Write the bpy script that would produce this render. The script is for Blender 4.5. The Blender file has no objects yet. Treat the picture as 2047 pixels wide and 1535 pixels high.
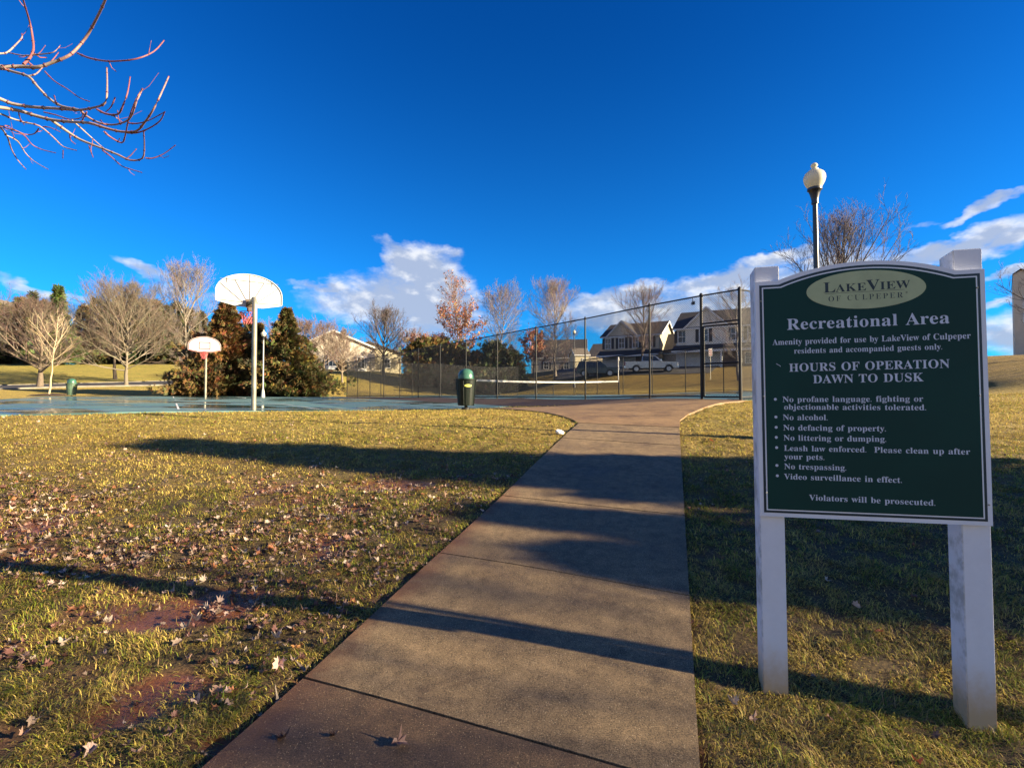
import bpy, bmesh, math, random, json
import numpy as np
from mathutils import Vector, Matrix, noise as mnoise
R = math.radians
scene = bpy.context.scene
COL = scene.collection

# ------------------------------------------------------------ camera, sky, sun, exposure
CAMZ = 1.55
cam = bpy.data.objects.new("camera", bpy.data.cameras.new("camera"))
COL.objects.link(cam)
cam.location = (0, 0, CAMZ)
cam.rotation_euler = (R(90) + math.atan(0.023), 0, 0)
cam.data.sensor_width = 36
cam.data.sensor_fit = 'HORIZONTAL'
cam.data.lens = 36 * 1000 / 2047
cam.data.clip_start = 0.05
cam.data.clip_end = 4000
scene.camera = cam

SUN_EL = R(16.5)
SUN_DIR = Vector((0.972 * math.cos(SUN_EL), -0.235 * math.cos(SUN_EL), math.sin(SUN_EL))).normalized()
sun = bpy.data.objects.new("sun", bpy.data.lights.new("sun", 'SUN'))
COL.objects.link(sun)
sun.rotation_euler = SUN_DIR.to_track_quat('Z', 'Y').to_euler()
sun.data.energy = 5.0
sun.data.angle = R(0.5)
sun.data.color = (1.0, 0.82, 0.54)
scene.view_settings.view_transform = 'Standard'
scene.view_settings.look = 'None'
scene.view_settings.gamma = 1
scene.view_settings.exposure = 2.0
scene.view_settings.use_curve_mapping = False
scene.render.engine = 'CYCLES'
scene.cycles.max_bounces = 6
scene.cycles.transparent_max_bounces = 8
try:
    scene.cycles.use_denoising = True
except Exception:
    pass

class NT:
    """small helper to chain shader nodes"""
    def __init__(s, tree):
        s.t = tree; s.n = tree.nodes; s.l = tree.links
    def node(s, typ, ins=None, **kw):
        n = s.n.new(typ)
        for k, v in kw.items():
            setattr(n, k, v)
        for k, v in (ins or {}).items():
            s.put(n.inputs[k], v)
        return n
    def put(s, sock, v):
        if hasattr(v, 'is_output') or isinstance(v, bpy.types.NodeSocket):
            s.l.new(v, sock)
        elif isinstance(v, bpy.types.Node):
            s.l.new(v.outputs[0], sock)
        else:
            sock.default_value = v
    def m(s, op, a, b=0.0, c=0.0, clamp=False):
        n = s.n.new('ShaderNodeMath'); n.operation = op; n.use_clamp = clamp
        s.put(n.inputs[0], a); s.put(n.inputs[1], b); s.put(n.inputs[2], c)
        return n.outputs[0]
    def mix(s, f, a, b, blend='MIX'):
        n = s.n.new('ShaderNodeMixRGB'); n.blend_type = blend
        s.put(n.inputs[0], f)
        for i, v in ((1, a), (2, b)):
            if isinstance(v, tuple) and len(v) == 3: v = v + (1,)
            s.put(n.inputs[i], v)
        return n.outputs[0]
    def noise(s, vec, scale, detail=4, rough=.55, dist=0.0):
        n = s.node('ShaderNodeTexNoise')
        if vec is not None: s.l.new(vec, n.inputs['Vector'])
        n.inputs['Scale'].default_value = scale; n.inputs['Detail'].default_value = detail
        n.inputs['Roughness'].default_value = rough; n.inputs['Distortion'].default_value = dist
        return n.outputs[0]
    def ss(s, v, lo, hi):
        n = s.n.new('ShaderNodeMapRange'); n.interpolation_type = 'SMOOTHSTEP'
        s.put(n.inputs[0], v); s.put(n.inputs[1], lo); s.put(n.inputs[2], hi)
        n.inputs[3].default_value = 0; n.inputs[4].default_value = 1
        return n.outputs[0]

world = bpy.data.worlds.new("World")
scene.world = world
world.use_nodes = True
wt = NT(world.node_tree)
for n in list(wt.n): wt.n.remove(n)
out = wt.node('ShaderNodeOutputWorld')
bg = wt.node('ShaderNodeBackground'); bg.inputs[1].default_value = 0.05
wt.l.new(bg.outputs[0], out.inputs[0])
sky = wt.node('ShaderNodeTexSky')
sky.sky_type = 'NISHITA'; sky.sun_disc = False
sky.sun_elevation = SUN_EL
sky.sun_rotation = math.atan2(SUN_DIR.x, SUN_DIR.y)
sky.altitude = 120; sky.air_density = 1.0; sky.dust_density = 0.25; sky.ozone_density = 3.0
# the picture's sky is a deep saturated blue: per-channel response of the camera
SKYTINT = (0.0, 0.0, 0.0)
tc = wt.node('ShaderNodeTexCoord')
sep = wt.node('ShaderNodeSeparateXYZ'); wt.l.new(tc.outputs['Generated'], sep.inputs[0])
dx, dy, dz = sep.outputs
el = wt.m('ARCSINE', dz)
az = wt.m('ARCTAN2', dx, dy)
grade = wt.node('ShaderNodeSeparateColor'); wt.l.new(sky.outputs[0], grade.inputs[0])
elc = wt.m('MAXIMUM', el, 0.0)
zen = wt.ss(elc, 0.0, 0.75)
rr = wt.m('MULTIPLY', grade.outputs[0], wt.m('MULTIPLY_ADD', zen, -0.05, 0.06))
gg = wt.m('MULTIPLY', grade.outputs[1], wt.m('MULTIPLY_ADD', zen, -0.30, 0.63))
bb = wt.m('MULTIPLY', grade.outputs[2], wt.m('MULTIPLY_ADD', zen, -0.38, 1.22))
comb = wt.node('ShaderNodeCombineColor'); wt.l.new(rr, comb.inputs[0]); wt.l.new(gg, comb.inputs[1]); wt.l.new(bb, comb.inputs[2])
skyc = comb.outputs[0]
# clouds laid out by compass bearing and elevation, their outlines warped by noise
vw = wt.node('ShaderNodeCombineXYZ'); wt.l.new(az, vw.inputs[0]); wt.l.new(wt.m('MULTIPLY', el, 1.8), vw.inputs[1])
azw = wt.m('ADD', az, wt.m('MULTIPLY', wt.m('SUBTRACT', wt.noise(vw.outputs[0], 11.0, 4, .6), .5), .09))
vw.inputs[2].default_value = 3.7
elw = wt.m('ADD', el, wt.m('MULTIPLY', wt.m('SUBTRACT', wt.noise(vw.outputs[0], 13.0, 4, .6), .5), .055))
def ell(px, py, rx, ry, tilt=0.0, w=1.0):
    """a soft cloud bank centred on a bearing and elevation (radians)"""
    a0 = math.atan((px - 1023.5) / 1000)
    hyp = math.sqrt(1 + ((px - 1023.5) / 1000) ** 2)
    e0 = math.atan((790.5 - py) / 1000 / hyp)
    k = 1 / (hyp * hyp)
    ra = rx / 1000 * k; re = ry / 1000 / hyp
    u = wt.m('SUBTRACT', azw, a0); v = wt.m('SUBTRACT', elw, e0)
    u2 = wt.m('DIVIDE', u, ra)
    v2 = wt.m('DIVIDE', wt.m('SUBTRACT', v, wt.m('MULTIPLY', u, tilt)), re)
    d = wt.m('ADD', wt.m('MULTIPLY', u2, u2), wt.m('MULTIPLY', v2, v2))
    g = wt.m('MULTIPLY', wt.m('SUBTRACT', 1.0, wt.m('MULTIPLY', d, 0.5)), w)
    return wt.m('MAXIMUM', g, -1.3)
cl = [(862, 548, 66, 44, -.2, 1.15), (790, 600, 130, 40, 0, 1.15), (660, 571, 60, 8, .05, .8), (790, 512, 34, 20, -.5, .7), (870, 625, 80, 50, 0, 1.1),
      (288, 538, 42, 12, -.25, .75), (345, 578, 60, 14, -.1, .5), (75, 578, 80, 9, -.32, .7), (150, 592, 40, 6, -.2, .5),
      (1250, 590, 95, 16, .1, .9), (1440, 562, 80, 20, .1, .95), (1310, 625, 190, 34, 0, .9), (1575, 512, 75, 13, .1, .9),
      (1640, 548, 120, 26, .1, .95), (1890, 500, 140, 20, .25, 1.1), (2060, 462, 90, 18, .25, 1.1), (1990, 404, 75, 11, .28, 1.0), (2050, 540, 60, 10, .1, .9),
      (2010, 600, 50, 10, .1, .8), (2040, 665, 110, 36, 0, .9), (1850, 450, 40, 5, .3, .5), (2300, 420, 160, 50, .1, 1), (2500, 560, 300, 60, 0, 1),
      (-250, 560, 160, 22, -.1, .8), (-500, 480, 200, 26, .1, .8)]
mx = None
for c in cl:
    e = ell(*c)
    mx = e if mx is None else wt.m('MAXIMUM', mx, e)
# unseen banks round the rest of the horizon, enlarged to light camera-facing surfaces
vm = wt.node('ShaderNodeCombineXYZ'); wt.l.new(wt.m('MULTIPLY', az, 1.0), vm.inputs[0]); wt.l.new(wt.m('MULTIPLY', el, 3.0), vm.inputs[1])
n_big = wt.noise(vm.outputs[0], 2.2, 3)
behind = wt.ss(wt.m('ABSOLUTE', az), 1.15, 1.5)
low = wt.m('MULTIPLY', behind, wt.m('SUBTRACT', 1.0, wt.ss(el, 0.35, 0.75)))
bank = wt.m('SUBTRACT', wt.m('MULTIPLY', wt.m('MULTIPLY_ADD', n_big, 2.2, 1.0), low), 1.45)
mx = wt.m('MAXIMUM', mx, bank)
vm2 = wt.node('ShaderNodeCombineXYZ'); wt.l.new(az, vm2.inputs[0]); wt.l.new(wt.m('MULTIPLY', el, 1.7), vm2.inputs[1])
n1 = wt.noise(vm2.outputs[0], 8.0, 7, .56, .1)
n2 = wt.noise(vm2.outputs[0], 24.0, 5, .6, .2)
dens = wt.m('ADD', wt.m('MULTIPLY_ADD', mx, 0.85, 0.04), wt.m('ADD', wt.m('MULTIPLY', wt.m('SUBTRACT', n1, .5), 1.5), wt.m('MULTIPLY', wt.m('SUBTRACT', n2, .5), .8)))
alpha = wt.m('MULTIPLY', wt.ss(dens, -0.06, 0.85), 0.93)
vm3 = wt.node('ShaderNodeCombineXYZ'); wt.l.new(wt.m('ADD', az, .012), vm3.inputs[0]); wt.l.new(wt.m('MULTIPLY', wt.m('ADD', el, .012), 1.7), vm3.inputs[1])
n1b = wt.noise(vm3.outputs[0], 8.0, 7, .56, .1)
lit = wt.ss(wt.m('ADD', wt.m('MULTIPLY', wt.m('SUBTRACT', n1, n1b), 6.0), wt.m('MULTIPLY', wt.m('SUBTRACT', .62, dens), 0.85)), -0.25, 0.65)
ccol = wt.mix(lit, (2.3, 2.75, 3.7), (4.9, 5.0, 5.2))
fin = wt.mix(alpha, skyc, ccol)
wt.l.new(fin, bg.inputs[0])

# ------------------------------------------------------------ helpers
def P(px, py, d):
    """a place measured off the survey sheet: bearing, elevation, distance in metres"""
    dr = ray(px, py)
    return Vector((0, 0, CAMZ)) + dr * (d / dr.y)
def ray(px, py):
    c, s_ = math.cos(math.atan(0.023)), math.sin(math.atan(0.023))
    a, b = (px - 1023.5) / 1000, (767.5 - py) / 1000
    return Vector((a, c - b * s_, s_ + b * c))

MATS = {}
def mat(name, color=(.5, .5, .5), rough=.7, var=0.0, scale=8.0, bump=0.0, bscale=None, metal=0.0, spec=0.5, color2=None, attr=None, trans=0.0, coat=0.0):
    if name in MATS: return MATS[name]
    m = bpy.data.materials.new(name); m.use_nodes = True
    t = NT(m.node_tree); b = t.n['Principled BSDF']
    b.inputs['Roughness'].default_value = rough; b.inputs['Metallic'].default_value = metal
    b.inputs['Specular IOR Level'].default_value = spec
    b.inputs['Coat Weight'].default_value = coat
    col = tuple(color) + (1,)
    src = None
    if attr:
        a = t.node('ShaderNodeAttribute', attribute_name=attr); src = a.outputs['Color']
    tcn = t.node('ShaderNodeTexCoord')
    geo = t.node('ShaderNodeNewGeometry')
    pos = geo.outputs['Position']
    if var > 0 or color2:
        f = t.noise(pos, scale, 5, .6)
        c2 = tuple(color2) + (1,) if color2 else tuple(min(1, c * (1 - var)) for c in color) + (1,)
        base = src if src else tuple(min(1, c * (1 + var * .5)) for c in color) + (1,)
        if src:
            res = t.mix(t.ss(f, .3, .7), src, t.mix(1.0, src, (1 - var,) * 3, 'MULTIPLY'))
        else:
            res = t.mix(t.ss(f, .3, .7), base if not color2 else col, c2)
        t.l.new(res, b.inputs['Base Color'])
    elif src:
        t.l.new(src, b.inputs['Base Color'])
    else:
        b.inputs['Base Color'].default_value = col
    if bump > 0:
        f2 = t.noise(pos, bscale or scale * 3, 5, .65)
        bn = t.node('ShaderNodeBump'); bn.inputs['Strength'].default_value = 1.0; bn.inputs['Distance'].default_value = bump
        t.l.new(f2, bn.inputs['Height']); t.l.new(bn.outputs[0], b.inputs['Normal'])
    if trans > 0:
        o = t.n['Material Output']
        tr = t.node('ShaderNodeBsdfTranslucent')
        if src: t.l.new(src, tr.inputs[0])
        else: tr.inputs[0].default_value = col
        ms = t.node('ShaderNodeMixShader'); ms.inputs[0].default_value = trans
        t.l.new(b.outputs[0], ms.inputs[1]); t.l.new(tr.outputs[0], ms.inputs[2]); t.l.new(ms.outputs[0], o.inputs[0])
    MATS[name] = m
    return m

class MB:
    """collects shapes, then links them as ONE mesh object"""
    def __init__(s):
        s.v = []; s.f = []; s.c = []; s.curc = (1, 1, 1)
    def col(s, c): s.curc = c
    def add(s, vs, fs):
        o = len(s.v); s.v += [tuple(v) for v in vs]; s.f += [tuple(i + o for i in f) for f in fs]
        s.c += [s.curc] * len(vs)
    def box(s, c, sz, M=None, taper=1.0):
        x, y, z = sz[0] / 2, sz[1] / 2, sz[2] / 2
        vs = [Vector((a * x * (taper if k > 0 else 1), b * y * (taper if k > 0 else 1), k * z)) for k in (-1, 1) for b in (-1, 1) for a in (-1, 1)]
        c = Vector(c)
        vs = [(M @ (v + c)) if M else v + c for v in vs]
        s.add(vs, [(0, 2, 3, 1), (4, 5, 7, 6), (0, 1, 5, 4), (2, 6, 7, 3), (0, 4, 6, 2), (1, 3, 7, 5)])
    def tube(s, pts, rad, n=6, cap=True):
        pts = [Vector(p) for p in pts]
        if not hasattr(rad, '__len__'): rad = [rad] * len(pts)
        o = len(s.v); vs = []
        up = None
        for i, p in enumerate(pts):
            d = (pts[min(i + 1, len(pts) - 1)] - pts[max(i - 1, 0)])
            if d.length < 1e-9: d = Vector((0, 0, 1))
            d.normalize()
            if up is None:
                up = Vector((0, 0, 1)) if abs(d.z) < .9 else Vector((1, 0, 0))
            a = d.cross(up)
            if a.length < 1e-4: a = d.cross(Vector((1, 0, .3)))
            a.normalize(); b = a.cross(d).normalized(); up = b
            for k in range(n):
                t = 2 * math.pi * k / n
                vs.append(p + (a * math.cos(t) + b * math.sin(t)) * rad[i])
        fs = []
        for i in range(len(pts) - 1):
            for k in range(n):
                k2 = (k + 1) % n
                fs.append((i * n + k, i * n + k2, (i + 1) * n + k2, (i + 1) * n + k))
        if cap and n > 3:
            fs.append(tuple(range(n))[::-1]); fs.append(tuple((len(pts) - 1) * n + k for k in range(n)))
        s.add(vs, fs)
    def lathe(s, prof, n=24, c=(0, 0, 0), sx=1.0):
        vs = []; c = Vector(c)
        for r, z in prof:
            for k in range(n):
                t = 2 * math.pi * k / n
                vs.append(c + Vector((r * math.cos(t) * sx, r * math.sin(t), z)))
        fs = []
        for i in range(len(prof) - 1):
            for k in range(n):
                k2 = (k + 1) % n
                fs.append((i * n + k, i * n + k2, (i + 1) * n + k2, (i + 1) * n + k))
        fs.append(tuple(range(n))[::-1]); fs.append(tuple((len(prof) - 1) * n + k for k in range(n)))
        s.add(vs, fs)
    def prism(s, poly, y0, y1, M=None):
        """poly in (x, z), extruded in y"""
        n = len(poly)
        vs = [Vector((x, y0, z)) for x, z in poly] + [Vector((x, y1, z)) for x, z in poly]
        if M: vs = [M @ v for v in vs]
        fs = [tuple(range(n)), tuple(range(2 * n - 1, n - 1, -1))] + [((i + 1) % n, i, i + n, (i + 1) % n + n) for i in range(n)]
        s.add(vs, fs)
    def mesh(s, name, smooth=False, colors=False):
        me = bpy.data.meshes.new(name)
        me.from_pydata(s.v, [], s.f)
        if colors:
            a = me.color_attributes.new('Col', 'FLOAT_COLOR', 'POINT')
            arr = np.ones((len(s.v), 4), 'f'); arr[:, :3] = np.array(s.c, 'f')
            a.data.foreach_set('color', arr.ravel())
        if smooth: me.polygons.foreach_set('use_smooth', [True] * len(me.polygons))
        me.update()
        return me
    def build(s, name, m, parent=None, smooth=False, colors=False, autosm=False):
        me = s.mesh(name, smooth, colors)
        me.materials.append(m)
        o = bpy.data.objects.new(name, me); COL.objects.link(o)
        if autosm:
            bm = bmesh.new(); bm.from_mesh(me)
            bmesh.ops.remove_doubles(bm, verts=bm.verts, dist=1e-5)
            bmesh.ops.recalc_face_normals(bm, faces=bm.faces)
            for f in bm.faces: f.smooth = True
            for e in bm.edges:
                if len(e.link_faces) == 2 and e.calc_face_angle(0) > R(35): e.smooth = False
            bm.to_mesh(me); bm.free()
        if parent: o.parent = parent
        return o

def big_mesh(name, verts, tris, cols, m, parent=None, smooth=False):
    """numpy arrays straight to a mesh"""
    me = bpy.data.meshes.new(name)
    nv, nt = len(verts), len(tris)
    me.vertices.add(nv); me.loops.add(nt * 3); me.polygons.add(nt)
    me.vertices.foreach_set('co', np.asarray(verts, 'f').ravel())
    me.loops.foreach_set('vertex_index', np.asarray(tris, 'i').ravel())
    me.polygons.foreach_set('loop_start', np.arange(0, nt * 3, 3, dtype='i'))
    me.polygons.foreach_set('loop_total', np.full(nt, 3, 'i'))
    if cols is not None:
        a = me.color_attributes.new('Col', 'FLOAT_COLOR', 'POINT')
        arr = np.ones((nv, 4), 'f'); arr[:, :3] = cols
        a.data.foreach_set('color', arr.ravel())
    if smooth: me.polygons.foreach_set('use_smooth', np.ones(nt, bool))
    me.update(calc_edges=True)
    me.materials.append(m)
    o = bpy.data.objects.new(name, me); COL.objects.link(o)
    if parent: o.parent = parent
    return o

def tag(o, label=None, cat=None, group=None, kind=None):
    if label: o['label'] = label
    if cat: o['category'] = cat
    if group: o['group'] = group
    if kind: o['kind'] = kind
    return o
def empty(name, loc=(0, 0, 0), rz=0.0, label=None, cat=None, group=None, kind=None):
    o = bpy.data.objects.new(name, None); COL.objects.link(o)
    o.location = loc; o.rotation_euler = (0, 0, rz); o.empty_display_size = .2
    return tag(o, label, cat, group, kind)
def copy_tree(o, parent=None):
    c = o.copy(); COL.objects.link(c); c.parent = parent
    for ch in [x for x in COL.objects if x.parent == o]: copy_tree(ch, c)
    return c

# ------------------------------------------------------------ terrain height
A2 = Vector((-0.565, 0.825)); B2 = Vector((0.825, 0.565)); P1 = Vector((-7.43, 14.4))
def ST(s, t):
    p = P1 + A2 * s + B2 * t
    return (p.x, p.y)
ctl = []
for X in (-14, -7, 0, 7, 14):
    for y, z in ((-10, -.25), (-4, -.12), (0, -.02), (2, 0.0)):
        ctl.append((X, y, z))
for X in (-7, -3, 0, 3, 7):
    for y, z in ((2.55, .04), (3.25, .16), (4.18, .26), (5.52, .41), (6.94, .61), (8.81, .845)):
        ctl.append((X, y, z + (0.03 if X > 4 else 0)))
for s in (-1, 5, 11, 17, 24):
    for t in (-9, 0, 8): ctl.append((*ST(s, t), 1.13 + .0137 * s))
for s in (-8.3, -3, 2, 10, 20, 28.3):
    for t, z in ((10.85, 1.4), (20, 1.55), (30, 1.7)): ctl.append((*ST(s, t), z))
for px, py, d in ((1357, 850, 9.76), (1375, 830, 11), (1440, 808, 12.5), (1125, 835, 11), (1050, 822, 13.5), (985, 817, 15.5),
                  (800, 826, 13), (700, 833, 11.5), (500, 836, 11.4), (250, 838, 10.4), (0, 836, 10.4), (1700, 812, 12), (2000, 790, 17), (2000, 760, 24), (2000, 713, 34), (1800, 722, 42), (1600, 730, 50),
                  (0, 786, 40), (0, 779, 44), (0, 775, 48), (160, 776, 46), (160, 770, 52), (360, 785, 42), (360, 768, 56), (-300, 780, 40), (-300, 770, 48),
                  (500, 793, 38), (640, 793, 38), (660, 772, 50), (690, 746, 64), (600, 745, 70), (800, 747, 72), (760, 785, 56),
                  (0, 728, 82), (200, 729, 82), (400, 728, 84), (-300, 726, 84), (100, 748, 64), (300, 748, 66),
                  (900, 785, 60), (1020, 784, 60), (900, 760, 76), (1050, 752, 66), (1110, 745, 64), (1240, 745, 58), (1340, 739, 58), (1480, 735, 55),
                  (1200, 784, 48), (1350, 784, 40), (1500, 782, 33), (1240, 738, 74), (1480, 728, 74)):
    p = P(px, py, d); ctl.append((p.x, p.y, p.z))
for X in (-110, -60, 0, 60, 110):
    ctl.append((X, 125, 6.5 if X < 20 else 6.0))
for Y in (0, 40): ctl.append((-110, Y, 1.0 + Y * .03)); ctl.append((110, Y, 3.0 + Y * .05))
ctl += [(2.4, 2.3, -.08), (2.7, 1.9, -.10), (-30, 4, .4), (-30, 14, 1.0), (30, 4, 1.0), (30, 14, 1.7), (40, 30, 4.1), (60, 50, 4.8)]
C = np.array(ctl, float)
def _phi(r2): return .5 * r2 * np.log(r2 + 1e-9)
NC = len(C)
D2 = ((C[:, None, :2] - C[None, :, :2]) ** 2).sum(-1)
K = _phi(D2) + np.eye(NC) * 0.6
Pm = np.hstack([np.ones((NC, 1)), C[:, :2]])
Am = np.zeros((NC + 3, NC + 3)); Am[:NC, :NC] = K; Am[:NC, NC:] = Pm; Am[NC:, :NC] = Pm.T
sol = np.linalg.solve(Am, np.concatenate([C[:, 2], np.zeros(3)]))
def H_arr(X, Y):
    X = np.clip(np.asarray(X, float), -105, 105); Y = np.clip(np.asarray(Y, float), -10, 122)
    sh = X.shape; x = X.ravel(); y = Y.ravel(); outv = np.empty(len(x))
    for i in range(0, len(x), 20000):
        xs = x[i:i + 20000]; ys = y[i:i + 20000]
        r2 = (xs[:, None] - C[None, :, 0]) ** 2 + (ys[:, None] - C[None, :, 1]) ** 2
        outv[i:i + 20000] = _phi(r2) @ sol[:NC] + sol[NC] + sol[NC + 1] * xs + sol[NC + 2] * ys
    return outv.reshape(sh)
def H(x, y): return float(H_arr(np.array([x]), np.array([y]))[0])

# path slabs: right edge line and unit vectors
PR = Vector((0.77, 2.08)); PU = Vector((0.308, 0.951)).normalized(); PL = Vector((-PU.y, PU.x)); PW = 1.91
def PT(u, w):
    p = PR + PU * u + PL * w
    return (p.x, p.y)
APRON = [PT(7.74, 0), (3.42, 10.2), (3.87, 11.0), (4.64, 12.0), (5.3, 12.7), (6.35, 13.45), ST(-8.2, 10.9), ST(-5.2, 10.9), (3.2, 15.9), (1.97, 14.9), (.6, 15.3), (-.5, 15.9), (-.95, 16.1), (-.4, 15.0), (.36, 13.7), (.82, 12.3), (1.13, 11.2), (1.28, 10.5), PT(7.74, PW)]
COURT = [ST(-1.0, -8.3), ST(-1.0, 8.3), ST(25.2, 8.3), ST(25.2, -8.3)]
STRIP = [ST(-1.2, 8.28), ST(-3.6, 8.0), ST(-5.0, 8.6), ST(-6.0, 10.95), ST(28.4, 10.95), ST(28.4, 9.6), ST(25.2, 8.28)]
TENNIS = [ST(-8.25, 10.95), ST(-8.25, 29.05), ST(28.25, 29.05), ST(28.25, 10.95)]
PATH = [PT(-4.8, 0), PT(7.74, 0), PT(7.74, PW), PT(-4.8, PW)]
def inside(poly, x, y):
    x = np.asarray(x); y = np.asarray(y); r = np.zeros(x.shape, bool)
    for i in range(len(poly)):
        x1, y1 = poly[i]; x2, y2 = poly[i - 1]
        c = ((y1 > y) != (y2 > y)) & (x < (x2 - x1) * (y - y1) / (y2 - y1 + 1e-12) + x1)
        r ^= c
    return r
def edge_dist(poly, x, y):
    x = np.asarray(x, float); y = np.asarray(y, float); best = np.full(x.shape, 1e9)
    for i in range(len(poly)):
        ax, ay = poly[i - 1]; bx, by = poly[i]
        dx_, dy_ = bx - ax, by - ay; L = dx_ * dx_ + dy_ * dy_ + 1e-12
        t = np.clip(((x - ax) * dx_ + (y - ay) * dy_) / L, 0, 1)
        best = np.minimum(best, np.hypot(x - ax - t * dx_, y - ay - t * dy_))
    return best
PAVED = [PATH, APRON, COURT, STRIP, TENNIS]
def paved(x, y):
    r = np.zeros(np.asarray(x).shape, bool)
    for p in PAVED: r |= inside(p, x, y)
    return r

def vnoise(x, y, sc, seed=0):
    """cheap value noise, vectorised"""
    x = np.asarray(x) * sc + seed * 17.3; y = np.asarray(y) * sc + seed * 9.1
    xi = np.floor(x).astype(np.int64); yi = np.floor(y).astype(np.int64); fx = x - xi; fy = y - yi
    fx = fx * fx * (3 - 2 * fx); fy = fy * fy * (3 - 2 * fy)
    def h(a, b):
        v = (a * 374761393 + b * 668265263 + seed * 982451653) & 0xffffffff
        v = ((v ^ (v >> 13)) * 1274126177) & 0xffffffff
        return ((v ^ (v >> 16)) & 0xffff) / 65535.0
    return (h(xi, yi) * (1 - fx) + h(xi + 1, yi) * fx) * (1 - fy) + (h(xi, yi + 1) * (1 - fx) + h(xi + 1, yi + 1) * fx) * fy
def fbm(x, y, sc, seed=0, o=3):
    s = 0; a = .5; t = 0
    for k in range(o):
        s = s + a * vnoise(x, y, sc * 2 ** k, seed + k); t += a; a *= .5
    return s / t

def mud_mask(x, y):
    """bare red clay and puddled spots on the near left lawn"""
    spots = [(P(380, 1215, 3.3), .42, .2), (P(470, 1165, 3.5), .25, .1), (P(330, 1235, 3.2), .25, .15), (P(780, 975, 6.0), .55, .22), (P(700, 1030, 5.2), .2, .12), (P(330, 1380, 2.55), .28, .14),
             (P(250, 1430, 2.4), .2, .1), (P(520, 1480, 2.2), .3, .06), (P(660, 1360, 2.6), .2, .06)]
    r = np.zeros(np.asarray(x).shape)
    for p, a, b in spots:
        d = ((x - p.x) / a) ** 2 + ((y - p.y) / b) ** 2
        r = np.maximum(r, np.clip(1.5 - d, 0, 1))
    nz = fbm(x, y, 5.0, 3)
    r = np.clip(r * 1.3 * (0.35 + nz), 0, 1)
    left = np.clip((1.0 - x) / 2, 0, 1) * np.clip((9 - y) / 4, 0, 1)
    g = np.clip((fbm(x, y, 1.7, 9) - .60) * 5, 0, 1) * left
    # clay along the path's left edge
    e = edge_dist(PATH, x, y)
    ed = np.clip(1 - e / .10, 0, 1) * np.clip((5 - y) / 3, 0, 1) * (x < 1.0) * (fbm(x, y, 2.6, 5) > .42)
    return np.clip(np.maximum(np.maximum(r, g), ed), 0, 1)

# ------------------------------------------------------------ ground sheet
def axis(segs):
    o = []
    for a, b, st in segs:
        k = max(1, int(round((b - a) / st))); o += [a + (b - a) * i / k for i in range(k)]
    o.append(segs[-1][1]); return np.array(o)
gx = axis([(-1500, -200, 260), (-200, -60, 20), (-60, -24, 3), (-24, -8, .7), (-8, -4.5, .12), (-4.5, 4.2, .06), (4.2, 8, .14), (8, 24, .7), (24, 60, 3), (60, 200, 20), (200, 1500, 260)])
gy = axis([(-600, -60, 180), (-60, -8, 8), (-8, 1.2, .6), (1.2, 6.5, .06), (6.5, 11, .14), (11, 22, .45), (22, 60, 1.3), (60, 125, 3), (125, 400, 30), (400, 1800, 280)])
GX, GY = np.meshgrid(gx, gy)
GZ = H_arr(GX, GY)
pv = paved(GX, GY)
edist = np.full(GX.shape, 1e9)
for p in PAVED: edist = np.minimum(edist, edge_dist(p, GX, GY))
near = (np.abs(GX) < 9) & (GY > 0) & (GY < 12)
MUD = mud_mask(GX, GY)
bumps = (fbm(GX, GY, 2.4, 1) - .5) * .05 + (fbm(GX, GY, 9, 2) - .5) * .028
GZ = GZ + np.where(near & ~pv, bumps * np.clip(edist / .25, 0, 1) * (1 - .7 * MUD), 0) - np.where(near, MUD * .018, 0)
GZ = GZ - np.where(pv, .07 * np.clip(edist / .12, 0, 1), 0)
nx_, ny_ = len(gx), len(gy)
idx = np.arange(nx_ * ny_).reshape(ny_, nx_)
q = np.stack([idx[:-1, :-1], idx[:-1, 1:], idx[1:, 1:], idx[1:, :-1]], -1).reshape(-1, 4)
tris = np.concatenate([q[:, [0, 1, 2]], q[:, [0, 2, 3]]])

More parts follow.
